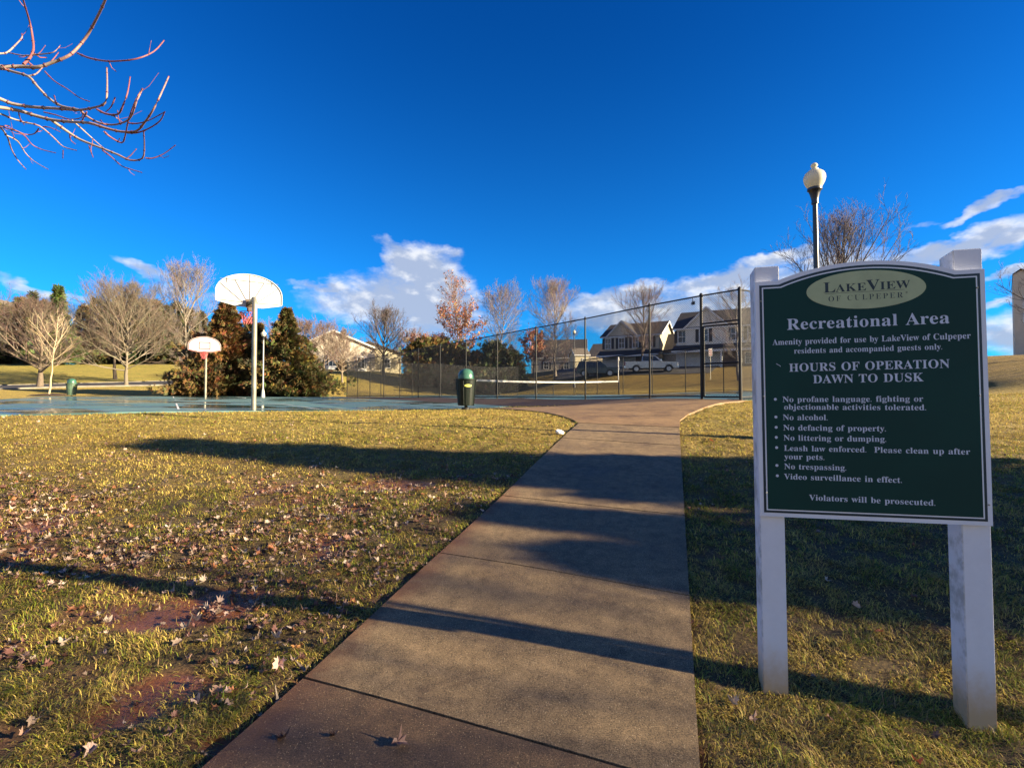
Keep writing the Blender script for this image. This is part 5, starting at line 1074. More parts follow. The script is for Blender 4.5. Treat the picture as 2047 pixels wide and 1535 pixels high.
# ------------------------------------------------------------ lamp posts
lamp_black = mat('lamp_black', (.022, .024, .028), .35, spec=.6)
lamp_white = mat('lamp_pale_post', (.42, .42, .38), .5)
globe_m = mat('lamp_globe', (.74, .70, .55), .35, .12, 6, trans=.25)
def make_lamp(loc, H_, label, pole_m):
    r = empty('lamp_post', loc, 0, label, 'lamp post')
    mb = MB(); mb.lathe([(.16, -.1), (.16, .05), (.13, .1), (.09, .5), (.06, .62), (.055, .66)], 16); mb.build('base', pole_m, r, autosm=True)
    ht = H_ - .66
    mb = MB(); mb.lathe([(.048, .6), (.038, ht)], 14); mb.build('pole', pole_m, r, autosm=True)
    mb = MB(); mb.lathe([(.052, ht - .02), (.056, ht), (.05, ht + .03), (.058, ht + .08), (.075, ht + .15), (.092, ht + .2), (.112, ht + .215), (.112, ht + .25), (.095, ht + .255)], 18); mb.build('fitter', lamp_black, r, autosm=True)
    z = ht + .25
    mb = MB(); mb.lathe([(.088, z - .01), (.118, z + .03), (.15, z + .09), (.166, z + .155), (.163, z + .2), (.14, z + .25), (.10, z + .285), (.062, z + .30)], 24); mb.build('globe', globe_m, r, autosm=True)
    mb = MB(); mb.lathe([(.064, z + .298), (.066, z + .315), (.04, z + .325), (.034, z + .345), (.05, z + .365), (.055, z + .385), (.04, z + .41), (.012, z + .425)], 14); mb.build('finial', globe_m, r, autosm=True)
    return r
q1 = P(1638, 800, 8.3); zt = P(1634, 328, 8.3).z; g = gz(q1.x, q1.y)
l1 = make_lamp((q1.x, q1.y, g), zt - g, 'tall lamp post with a cream globe rising behind the notice board', lamp_black); l1.rotation_euler = (0, R(-.4), 0)
q2 = P(525.5, 793, 34); zt = P(527, 660, 34).z; g = gz(q2.x, q2.y)
make_lamp((q2.x, q2.y, g), zt - g, 'lamp post with pale pole and white globe in front of the brown cedars', lamp_white)
q3 = P(1148, 742, 54); zt = P(1148, 659, 54).z; g = gz(q3.x, q3.y)
make_lamp((q3.x, q3.y, g), zt - g, 'distant lamp post right of the bare tree on the bank', lamp_black)
q4 = P(634, 752, 60); zt = P(634, 718, 60).z; g = gz(q4.x, q4.y)
so = empty('street_sign', (q4.x, q4.y, g), 0, 'thin post with a dark plate on the slope in front of the left house', 'sign')
mb = MB(); mb.tube([(0, 0, -.1), (0, 0, zt - g)], .035, 6); mb.build('post', lamp_white, so)
mb = MB(); mb.box((0, -.04, zt - g - .35), (.35, .02, .65)); mb.build('plate', lamp_black, so)

# ------------------------------------------------------------ trees without leaves
bark_m = mat('bark', (.3, .25, .2), .9, .45, 14, .006, 40, attr='Col')
twig_m = mat('twigs', (.3, .25, .2), .85, attr='Col')
leafy_m = mat('dry_foliage', (.3, .15, .06), .8, attr='Col', trans=.25)
def rvec(rng, s=1.0): return Vector((rng.gauss(0, s), rng.gauss(0, s), rng.gauss(0, s)))
def tube_list(segs, cols):
    """segs: list of (points, radii, sides) -> verts, tris, colours"""
    V = []; F = []; Cc = []
    for (pts, rad, n_), c in zip(segs, cols):
        o = len(V); up = None
        m_ = len(pts)
        for i, p in enumerate(pts):
            d = pts[min(i + 1, m_ - 1)] - pts[max(i - 1, 0)]
            if d.length < 1e-9: d = Vector((0, 0, 1))
            d.normalize()
            a = d.cross(Vector((.31, .2, .93)) if abs(d.z) < .9 else Vector((1, .1, 0))).normalized(); b = a.cross(d)
            for k in range(n_):
                t = 6.28318 * k / n_; V.append(p + (a * math.cos(t) + b * math.sin(t)) * rad[i]); Cc.append(c)
        for i in range(m_ - 1):
            for k in range(n_):
                k2 = (k + 1) % n_; q0, q1_, q2_, q3_ = o + i * n_ + k, o + i * n_ + k2, o + (i + 1) * n_ + k2, o + (i + 1) * n_ + k
                F.append((q0, q1_, q2_)); F.append((q0, q2_, q3_))
    return V, F, Cc
def branch(rng, start, d, L, r0, r1, nseg, wob, trop):
    pts = [start]; p = start; d = d.normalized()
    for i in range(nseg):
        d = (d + rvec(rng, wob) + Vector((0, 0, trop))).normalized()
        p = p + d * (L / nseg); pts.append(p)
    return pts, [r0 + (r1 - r0) * i / nseg for i in range(nseg + 1)]
def bare_tree(name, base, height, radius, rng, label, trunk_frac=.18, nlimb=14, nsub=9, ntw=7, nt2=3, ang=(30, 62), trunk_r=None, trop=.10, col=(.40, .34, .27), tcol=(.28, .22, .19),
              shape='oval', twig_r=.012, multi=1, group='bare winter trees', leaves=None, cat='tree', lean=None):
    """trunk, limbs, branches, twigs: trunk one part, crown (limbs and twigs) another"""
    root = empty(name, base, 0, label, cat, group)
    tr = trunk_r or height * .018
    trunk = []; crown = []; ccols = []
    tips = []
    top = Vector((rng.uniform(-.3, .3), rng.uniform(-.3, .3), height * .93))
    pts = [Vector((0, 0, -.15)), Vector((0, 0, height * .02))]; rad = [tr * 1.5, tr * 1.05]
    N = 9
    for i in range(1, N + 1):
        f = i / N; p = top * f + rvec(rng, height * .006 * (1 if i < N else 0)); p.z = top.z * f
        pts.append(p); rad.append(max(.01, tr * (1 - f) ** 1.1 * (.95 if f < trunk_frac else .75) + .008))
    cut = 2 + int(N * trunk_frac + .99)
    trunk.append((pts[:cut + 1], rad[:cut + 1], 10)); crown.append((pts[cut:], rad[cut:], 6)); ccols.append(col)
    def on_trunk(f):
        z = f * top.z; 
        for a, b in zip(pts[:-1], pts[1:]):
            if b.z >= z: return a.lerp(b, max(0, min(1, (z - a.z) / (b.z - a.z + 1e-6))))
        return pts[-1]
    def prof(f):
        g_ = (f - trunk_frac) / (1 - trunk_frac)
        if shape == 'oval': return math.sin(math.pi * min(1, max(0, g_ * .88 + .10))) ** .7
        if shape == 'wide': return (1 - g_ ** 1.6) * .98 + .06
        if shape == 'pyr': return (1 - g_) ** .8 * min(1, .55 + g_ * 2.2) + .1
        if shape == 'vase': return .55 + .45 * math.sin(math.pi * g_ * .7)
        return 1
    az = rng.uniform(0, 6.28)
    for i in range(nlimb):
        f = trunk_frac + (1 - trunk_frac) * (.02 + .9 * (i / nlimb) ** 1.12)
        az += 2.399 + rng.uniform(-.4, .4)
        g_ = (f - trunk_frac) / (1 - trunk_frac)
        a = R(ang[1] + (ang[0] - ang[1]) * g_ + rng.uniform(-8, 8))
        out_r = radius * prof(f) * rng.uniform(.85, 1.12)
        # length so that the limb reaches the envelope but not past the top
        L = min(out_r / max(.25, math.sin(a)) * 1.02, (height * 1.02 - f * top.z) / max(.2, math.cos(a * .75)))
        L = max(L, height * .07)
        d = Vector((math.cos(az) * math.sin(a), math.sin(az) * math.sin(a), math.cos(a)))
        st = on_trunk(f); lr = max(.012, tr * .30 * (L / (height * .5)) ** .8)
        lp, lrad = branch(rng, st, d, L, lr, .008, 7, .07, trop * .55)
        crown.append((lp, lrad, 5)); ccols.append(col)
        for j in range(nsub):
            h_ = .18 + .78 * (j + rng.random()) / nsub; k = min(6, int(h_ * 7)); p0 = lp[k].lerp(lp[k + 1], h_ * 7 - k)
            dl = (lp[k + 1] - lp[k]).normalized(); side = dl.cross(rvec(rng)).normalized()
            sd = (dl * rng.uniform(.7, 1.0) + side * rng.uniform(.5, .95) + Vector((0, 0, trop * 1.4)))
            sL = L * (.52 - .30 * h_) * rng.uniform(.7, 1.25) + .15
            sp, srad = branch(rng, p0, sd, sL, max(.008, lrad[k] * .5), twig_r * .6, 5, .11, trop)
            crown.append((sp, srad, 4)); ccols.append(tuple(c * rng.uniform(.85, 1.1) for c in col))
            for m_ in range(ntw):
                h2_ = .15 + .85 * (m_ + rng.random()) / ntw; h2_ = min(h2_, .99); k2 = min(4, int(h2_ * 5)); p1 = sp[k2].lerp(sp[k2 + 1], h2_ * 5 - k2)
                d2 = (sp[k2 + 1] - sp[k2]).normalized(); s2 = d2.cross(rvec(rng)).normalized()
                tL = (sL * .42 + height * .018) * rng.uniform(.5, 1.2) * (1.1 - .45 * h2_)
                tp, trd = branch(rng, p1, d2 * rng.uniform(.7, 1) + s2 * rng.uniform(.45, .8) + Vector((0, 0, trop * 1.2)), tL, twig_r * .75, twig_r * .4, 3, .13, trop)
                crown.append((tp, trd, 3)); tcx = tuple(c * rng.uniform(.8, 1.15) for c in tcol); ccols.append(tcx); tips.append(tp)
                for w_ in range(nt2):
                    k3 = rng.choice((1, 2)); d3 = (tp[k3 + 1] - tp[k3]).normalized(); s3 = d3.cross(rvec(rng)).normalized()
                    t3 = [tp[k3].lerp(tp[k3 + 1], rng.random())]; t3.append(t3[0] + (d3 * .9 + s3 * rng.uniform(.4, .8) + Vector((0, 0, .1))) * tL * rng.uniform(.3, .55))
                    crown.append((t3, [twig_r * .55, twig_r * .3], 3)); ccols.append(tcx)
    V, F, Cc = tube_list(trunk, [col]); big_mesh('trunk', V, F, np.array(Cc), bark_m, root, True)
    V, F, Cc = tube_list(crown, ccols); cr = big_mesh('crown', V, F, np.array(Cc), twig_m, root, True)
    if leaves:
        nl, size, lc, zmax = leaves
        V = []; F = []; Cc = []
        for i in range(nl):
            tp = rng.choice(tips)
            if tp[0].z > zmax * height and rng.random() < .93: continue
            p = tp[rng.randrange(len(tp))] + rvec(rng, size * .7); a = rvec(rng).normalized() * size * rng.uniform(.5, 1); b = a.cross(rvec(rng)).normalized() * size * rng.uniform(.4, .8)
            o = len(V); V += [p - a, p + b, p + a, p - b]; F += [(o, o + 1, o + 2), (o, o + 2, o + 3)]
            cc = tuple(c * rng.uniform(.6, 1.35) for c in rng.choice(lc)); Cc += [cc] * 4
        big_mesh('leaves', V, F, np.array(Cc), leafy_m, root)['kind'] = 'stuff'
    return root

def T(px, py, d):
    p = P(px, py, d); return Vector((p.x, p.y, gz(p.x, p.y)))
def htop(base, px, pytop):  # height of a thing that reaches a sight line
    d = base.y; return P(px, pytop, d).z - base.z

tl = [
 # px, base py, depth, top py, half width px, kind
 ('bare_tree', 80, 768, 49, 588, 112, dict(shape='wide', trunk_frac=.17, nlimb=20, nsub=11, ntw=7, ang=(22, 66), col=(.30, .23, .17), tcol=(.23, .16, .13), trunk_r=.27), 'wide low bare tree with a thick trunk behind the thin sapling, at the far left'),
 ('bare_tree', 252, 771, 52, 556, 112, dict(shape='wide', trunk_frac=.15, nlimb=26, nsub=13, ntw=7, ang=(10, 68), col=(.36, .30, .22), tcol=(.28, .22, .16), trunk_r=.19), 'broad rounded bare tree with pale branches fanning out beside the road'),
 ('bare_tree', 230, 765, 60, 560, 85, dict(shape='oval', trunk_frac=.2, nlimb=16, nsub=9, ntw=6, ang=(25, 60), col=(.22, .17, .13), tcol=(.2, .14, .12), trunk_r=.2), 'darker bare tree just behind the broad rounded one by the road'),
 ('bare_tree', 373, 756, 56, 520, 66, dict(shape='oval', trunk_frac=.14, nlimb=22, nsub=11, ntw=7, ang=(12, 48), col=(.42, .36, .28), tcol=(.34, .27, .23), trunk_r=.2, trop=.14), 'tall pale bare tree left of the far backboard'),
 ('bare_tree', -75, 768, 50, 560, 110, dict(shape='oval', trunk_frac=.2, nlimb=16, nsub=10, ntw=7, ang=(20, 60), col=(.26, .2, .16), tcol=(.22, .15, .15)), 'bare tree at the left border with only its outer twigs in view'),
 ('bare_tree', 612, 760, 60, 636, 42, dict(shape='oval', trunk_frac=.12, nlimb=16, nsub=9, ntw=7, ang=(15, 50), col=(.36, .24, .2), tcol=(.34, .23, .19)), 'pinkish bare tree just right of the cedars, left of the house'),
 ('bare_tree', 647, 750, 62, 638, 48, dict(shape='wide', trunk_frac=.2, nlimb=16, nsub=10, ntw=6, ang=(20, 60), col=(.48, .38, .30), tcol=(.34, .22, .18), trunk_r=.11), 'small pale bare tree in front of the bay window of the left house'),
 ('bare_tree', 684, 748, 58, 655, 56, dict(shape='wide', trunk_frac=.18, nlimb=18, nsub=10, ntw=6, ang=(20, 62), col=(.42, .33, .25), tcol=(.32, .23, .18), trunk_r=.12), 'spreading bare tree in front of the left house, at the fence corner'),
 ('bare_tree', 767, 747, 66, 612, 56, dict(shape='oval', trunk_frac=.2, nlimb=20, nsub=10, ntw=7, ang=(8, 48), col=(.17, .14, .13), tcol=(.19, .15, .15), trunk_r=.24), 'dark fan-shaped bare tree standing alone below the large cloud'),
 ('bare_tree', 1003, 760, 70, 562, 55, dict(shape='pyr', trunk_frac=.12, nlimb=24, nsub=10, ntw=7, ang=(18, 50), col=(.32, .28, .26), tcol=(.3, .25, .25), trunk_r=.2), 'tall grey bare tree between the rusty-leaved tree and the bank tree'),
 ('bare_tree', 1110, 748, 62, 552, 52, dict(shape='pyr', trunk_frac=.10, nlimb=26, nsub=11, ntw=7, ang=(15, 50), col=(.46, .38, .30), tcol=(.34, .26, .24), trunk_r=.19), 'bare oval tree with forked pale trunk on the bank, left of the distant lamp'),
 ('bare_tree', 1284, 739, 59, 566, 74, dict(shape='vase', trunk_frac=.2, nlimb=16, nsub=9, ntw=6, ang=(15, 52), col=(.14, .105, .09), tcol=(.22, .15, .13), trunk_r=.2), 'dark forked bare tree in front of the grey gabled house'),
 ('bare_tree', 1476, 738, 44, 566, 62, dict(shape='oval', trunk_frac=.25, nlimb=15, nsub=8, ntw=6, ang=(25, 68), col=(.30, .27, .24), tcol=(.25, .2, .2), trunk_r=.12), 'bare tree seen through the gate, in front of the white house'),
 ('bare_tree', 1690, 760, 26, 412, 116, dict(shape='oval', trunk_frac=.16, nlimb=24, nsub=9, ntw=6, ang=(6, 56), col=(.20, .17, .16), tcol=(.20, .155, .16), trunk_r=.2, twig_r=.0095, trop=.13), 'large round-crowned bare tree showing above the notice board'),
 ('bare_tree', 2120, 760, 30, 520, 112, dict(shape='oval', trunk_frac=.25, nlimb=18, nsub=9, ntw=6, ang=(20, 62), col=(.26, .22, .2), tcol=(.25, .2, .2), trunk_r=.16), 'bare tree at the right border by the tan house'),
 ('bare_tree', 815, 745, 90, 655, 60, dict(shape='wide', trunk_frac=.12, nlimb=14, nsub=9, ntw=6, ang=(25, 60), col=(.26, .17, .15), tcol=(.28, .19, .16)), 'low reddish bare tree behind the fence, right of the dark fan-shaped tree'),
 ('bare_tree', 560, 745, 84, 640, 60, dict(shape='oval', trunk_frac=.12, nlimb=14, nsub=9, ntw=6, ang=(25, 60), col=(.32, .24, .2), tcol=(.36, .24, .22)), 'hazy bare tree behind the cedars'),
]
rng = random.Random(11)
for nm, px, py, d, pyt, hw_, kw, lab in tl:
    b = T(px, py, d); h = htop(b, px, pyt)
    kw['col'] = tuple(v * .56 for v in kw['col']); kw['tcol'] = tuple(v * .64 for v in kw['tcol'])
    if kw['shape'] == 'pyr': kw['shape'] = 'oval'; kw['ang'] = (18, 66)
    kw['nlimb'] = int(kw['nlimb'] * 1.35); kw['nsub'] = kw['nsub'] + 1; kw['nt2'] = 3; kw['ang'] = (kw['ang'][0], kw['ang'][1] + 10)
    h *= .90
    bare_tree(nm, b, h, hw_ / 1000 * d * .95, rng, lab, twig_r=kw.pop('twig_r', max(.008, .00022 * d)), **kw)
# thin young sapling by the far bin
b = T(98, 786, 36.5)
bare_tree('sapling', b, htop(b, 98, 634), 1.9, rng, 'thin pale-trunked sapling in a ring of dark mulch at the left', trunk_frac=.36, nlimb=14, nsub=5, ntw=4, nt2=1, ang=(20, 52), trunk_r=.065, col=(.52, .42, .27), tcol=(.36, .28, .2), shape='vase', twig_r=.007, group='young trees')
mulch_m = mat('dark_mulch', (.045, .02, .014), .95, .5, 12, .02, 40)
def mulch(c, rx, ry, label):
    mb = MB(); n_ = 20; vs = []
    for k in range(3):
        for i in range(n_):
            t = 2 * math.pi * i / n_; f = (1, .7, .3)[k] * (1 + .08 * math.sin(3 * t + c.x)); x, y = c.x + rx * f * math.cos(t), c.y + ry * f * math.sin(t); vs.append((x, y, gz(x, y) + (-.03, .07, .11)[k]))
    mb.add(vs, [(k * n_ + i, k * n_ + (i + 1) % n_, (k + 1) * n_ + (i + 1) % n_, (k + 1) * n_ + i) for k in range(2) for i in range(n_)] + [tuple(2 * n_ + i for i in range(n_))])
    o = mb.build('mulch_bed', mulch_m, smooth=True); tag(o, label, kind='structure')
mulch(b, 1.3, 1.3, 'dark mulch ring round the sapling'); mulch(T(252, 771, 52), 2.4, 1.8, 'dark mulch ring round the broad bare tree')
for px, py, d, pyt, lab in ((355, 757, 54, 715, 'small twiggy sapling under the tall pale bare tree'), ):
    b = T(px, py, d); bare_tree('sapling', b, htop(b, px, pyt), .7, rng, lab, trunk_frac=.3, nlimb=8, nsub=4, ntw=3, nt2=0, trunk_r=.06, twig_r=.01, group='young trees', col=(.2, .15, .12))
# rusty-leaved tree
b = T(914, 760, 68)
bare_tree('oak_tree', b, htop(b, 914, 552), 3.9, rng, 'tall pyramidal tree still holding rusty brown leaves in its lower crown', trunk_frac=.12, nlimb=30, nsub=10, ntw=6, nt2=2, ang=(25, 62), shape='pyr', col=(.2, .14, .11), tcol=(.28, .19, .17), twig_r=.015,
          leaves=(5200, .16, [(.42, .13, .04), (.5, .2, .07), (.30, .10, .04), (.55, .30, .14)], .70), group='trees behind the tennis court', trunk_r=.2)
for px, py, d, pyt, hw_, lab, z_ in ((850, 758, 78, 672, 62, 'low reddish-brown leafy tree behind the fence, left of the tall rusty tree', .95), (1066, 757, 78, 655, 36, 'brown-leaved small tree in front of the dark-roofed house', .9)):
    b = T(px, py, d)
    bare_tree('oak_tree', b, htop(b, px, pyt), hw_ / 1000 * d, rng, lab, trunk_frac=.1, nlimb=16, nsub=8, ntw=5, nt2=1, shape='wide', col=(.18, .12, .1), tcol=(.25, .15, .12), twig_r=.015,
              leaves=(3400, .17, [(.36, .12, .05), (.3, .14, .09), (.4, .2, .12)], z_), group='trees behind the tennis court')

# ------------------------------------------------------------ evergreens
ever_m = mat('evergreen_sprays', (.1, .1, .03), .75, attr='Col', trans=.12)
def evergreen(name, base, height, radius, rng, label, cols, nb=220, per=22, size=.22, shape='cone', up=.35, skirt=.0, group='evergreens', cat='tree'):
    root = empty(name, base, 0, label, cat, group)
    V, F, Cc = tube_list([([Vector((0, 0, -.2)), Vector((0, 0, height * .5)), Vector((0, 0, height * .95))], [height * .022, height * .013, .015], 6)], [(.16, .11, .08)])
    big_mesh('trunk', V, F, np.array(Cc), bark_m, root, True)
    segs = []; sc = []; v0 = []; f0 = []; c0 = []
    lump = [rng.uniform(.72, 1.18) for _ in range(64)]
    for i in range(nb):
        f = (i + rng.random()) / nb; z = height * (skirt + (1 - skirt) * f ** 1.15)
        g = z / height
        if shape == 'cone': rr_ = radius * ((1 - g) ** 1.12 * 1.04 + .015) * min(1, .86 + g * 1.4)
        elif shape == 'plume': rr_ = radius * (math.sin(math.pi * min(1, g * .8 + .22)) ** .8)
        else: rr_ = radius * math.sqrt(max(0, 1 - (g * 1.02) ** 2.4))
        az = i * 2.399 + rng.uniform(-.3, .3)
        rr_ *= lump[int((math.degrees(az) % 360) / 45) * 8 + int(g * 7.99)] * rng.choice((.45, .7, .9, 1.0, 1.1, 1.3))
        L = max(rr_, .12); e = up + rng.uniform(-.12, .12) + .5 * g * (shape != 'cone')
        d = Vector((math.cos(az) * math.cos(e), math.sin(az) * math.cos(e), math.sin(e)))
        p0 = Vector((0, 0, max(.02, z - L * math.sin(e) * .6))); droop = -.10 * L
        cb = rng.choice(cols); tint = rng.uniform(.6, 1.25)
        lenb = L / max(.5, math.cos(e))
        if lenb > .6: segs.append(([p0, p0 + d * lenb * .85], [.02 + .012 * lenb, .008], 3)); sc.append((.14, .09, .06))
        m_ = max(5, int(per * (.35 + .65 * L / radius)))
        for j in range(m_):
            q_ = (.22 + .8 * rng.random() ** .7)
            c = p0 + d * lenb * q_ + Vector((0, 0, droop * q_ * q_)) + rvec(rng, .055 * lenb * (1.25 - q_ * .9) + size * .16)
            if c.z < .05: c.z = .05 + rng.random() * .1
            ax = (d * 1.0 + rvec(rng, .30) + Vector((0, 0, .06))).normalized()
            s_ = size * rng.uniform(.6, 1.35) * (1.15 - .3 * q_)
            cc = tuple(x * tint * rng.uniform(.6, 1.4) for x in cb)
            # a flat ragged spray: three narrow blades fanned from one point
            sd = ax.cross(rvec(rng)).normalized()
            for a_ in (-.55, 0, .55):
                dd = (ax + sd * a_).normalized(); wv = dd.cross(ax.cross(sd)).normalized() * s_ * .11
                o = len(v0); v0 += [c, c + dd * s_ * .55 + wv, c + dd * s_, c + dd * s_ * .55 - wv]; f0 += [(o, o + 1, o + 2), (o, o + 2, o + 3)]; c0 += [cc] * 4
    o = big_mesh('foliage', v0, f0, np.array(c0), ever_m, root); 
    if segs:
        V, F, Cc = tube_list(segs, sc); big_mesh('branches', V, F, np.array(Cc), bark_m, root)
    return root
brown = [(.15, .078, .02), (.19, .095, .028), (.10, .068, .018), (.12, .075, .02), (.07, .055, .015)]
olive = [(.115, .092, .024), (.085, .075, .018), (.15, .098, .026), (.065, .062, .015)]
dark = [(.04, .055, .014), (.03, .042, .012), (.06, .062, .017), (.085, .07, .02)]
rng = random.Random(3)
for px, py, d, pyt, hw_, cols, nb, lab in (
    (452, 793, 39.0, 596, 108, brown, 420, 'tallest brown cedar, its top just below the near backboard'),
    (572, 794, 39.0, 620, 92, olive, 380, 'pointed olive-brown cedar at the right end of the cedar clump'),
    (515, 794, 40.5, 650, 60, brown, 260, 'brown cedar behind the pale lamp post, between the two taller cedars'),
    (400, 794, 38.0, 700, 50, brown, 220, 'low cedar at the left end of the clump behind the far hoop'),
    (610, 794, 37.6, 735, 36, olive, 150, 'low skirt of cedar at the right foot of the clump')):
    b = T(px, py, d); evergreen('cedar_tree', b, htop(b, px, pyt), hw_ / 1000 * d, rng, lab, cols, nb=nb, per=52, size=.34, group='brown cedars beyond the court', up=.22)
# dark row beyond the left lawn
row = [(-150, 600, 60), (-95, 612, 50), (-40, 605, 45), (5, 612, 34), (38, 596, 30), (62, 588, 24), (84, 605, 30), (165, 612, 34), (190, 598, 30), (213, 606, 30), (238, 596, 30), (262, 592, 26), (285, 600, 30), (308, 602, 24), (326, 612, 34), (350, 606, 30), (375, 618, 36), (400, 625, 40), (435, 630, 40), (500, 640, 50)]
ORD = 'first second third fourth fifth sixth seventh eighth ninth tenth eleventh twelfth thirteenth fourteenth fifteenth sixteenth seventeenth eighteenth nineteenth twentieth'.split()
for k, (px, pyt, hw_) in enumerate(row):
    d = 84 + (k % 3) * 2.2; b = T(px, 729, d)
    evergreen('spruce_tree', b, htop(b, px, pyt), hw_ / 1000 * d * 1.0, rng, '%s dark evergreen from the left in the row beyond the left lawn' % ORD[k],
              [dark, olive, dark][k % 3], nb=130, per=20, size=.85, group='dark evergreens beyond the left lawn', up=.2)
b = T(113, 732, 78)
evergreen('spruce_tree', b, htop(b, 113, 575), 3.2, rng, 'pointed green spruce rising above the row at the left', [(.07, .10, .02), (.10, .13, .03), (.05, .08, .02)], nb=230, per=24, size=.7, group='dark evergreens beyond the left lawn', up=.5)
# behind the tennis court
for px, py, d, pyt, hw_, cols, shp, lab in (
    (838, 786, 62, 690, 32, olive, 'plume', 'feathery olive arborvitae left of the litter bin, behind the fence'),
    (872, 786, 63, 682, 30, olive, 'plume', 'feathery olive arborvitae directly left of the near bin, behind the fence'),
    (905, 786, 62, 694, 30, olive, 'plume', 'feathery olive-brown arborvitae above the near bin, behind the fence'),
    (988, 786, 60, 688, 40, dark, 'dome', 'dark green rounded cedar right of the near bin, behind the fence'),
    (1022, 786, 60, 704, 26, dark, 'dome', 'dark cedar at the corner of the far fence'),
    (950, 786, 64, 708, 26, brown, 'dome', 'brownish cedar between the arborvitae and the dark rounded cedar')):
    b = T(px, py, d); evergreen('cedar_tree' if shp == 'dome' else 'arborvitae', b, htop(b, px, pyt), hw_ / 1000 * d, rng, lab, cols, nb=230, per=26, size=.5, shape=shp, group='evergreens behind the tennis court', up=.7 if shp == 'plume' else .3)
for px, py, d, pyt, hw_, lab in ((683, 742, 70, 722, 9, 'dark rounded bush at the right corner of the left house'),):
    b = T(px, py, d); evergreen('bush', b, htop(b, px, pyt), hw_ / 1000 * d, rng, lab, dark, nb=70, per=16, size=.3, shape='dome', group='bushes by the houses', cat='bush')

# ------------------------------------------------------------ off-frame trees on the right, whose shadows cross the lawn and path
def shade_base(target, dist_):
    """a base lying dist_ metres up-sun of a shadow on the lawn"""
    q_ = Vector((target.x + SUN_DIR.x / math.cos(SUN_EL) * dist_, target.y + SUN_DIR.y / math.cos(SUN_EL) * dist_))
    return Vector((q_.x, q_.y, gz(q_.x, q_.y)))
rng = random.Random(21)
tip = P(290, 872, 8.2)
b = shade_base(tip, 20.5)
evergreen('cedar_tree', b, 6.6, 2.15, rng, 'evergreen to the right of the view, casting the wide shadow over path and board', dark, nb=420, per=34, size=.36, group='trees right of the view', up=.2)
tip = P(760, 905, 7.6)
b = shade_base(tip, 15.5)
evergreen('cedar_tree', b, 4.2, 1.5, rng, 'shorter evergreen to the right of the view', dark, nb=300, per=30, size=.34, group='trees right of the view', up=.2)
for k, (px, py, dd, dist_, h, rad_) in enumerate(((860, 1040, 5.2, 17.5, 5.3, 1.25), (1010, 1120, 4.2, 13.0, 3.9, .9))):
    b = shade_base(P(px, py, dd), dist_)
    evergreen('cedar_tree', b, h, rad_, rng, ('slim evergreen right of the view, nearer than the wide one', 'smallest evergreen right of the view')[k], dark, nb=240, per=26, size=.32, group='trees right of the view', up=.3)
t0 = P(1060, 1262, 3.0)
b = shade_base(t0, 5.4)
bare_tree('bare_tree', b, 2.78, .3, rng, 'short lopped tree right of the view whose trunk shadow crosses the near path', trunk_frac=.8, nlimb=4, nsub=2, ntw=2, nt2=0, trunk_r=.105, twig_r=.006, group='trees right of the view', col=(.2, .16, .13))
for k, (px, py, dd, dist_, h, rad_) in enumerate(((1250, 1200, 3.5, 24.5, 8.2, 2.6), (1650, 1240, 3.1, 28.0, 8.6, 3.0), (1050, 1420, 2.5, 19.0, 6.2, 1.6))):
    b = shade_base(P(px, py, dd), dist_)
    bare_tree('bare_tree', b, h, rad_, rng, ('slender bare tree right of the view, behind the nearest trunk', 'taller bare tree standing farthest right of the view', 'small bare tree right of the view, nearest behind the camera')[k], trunk_frac=.3, nlimb=(14, 16, 13)[k], nsub=(6, 7, 6)[k], ntw=(4, 4, 4)[k], nt2=1, trunk_r=.09, twig_r=(.009, .011, .010)[k], group='trees right of the view', col=(.2, .16, .13))

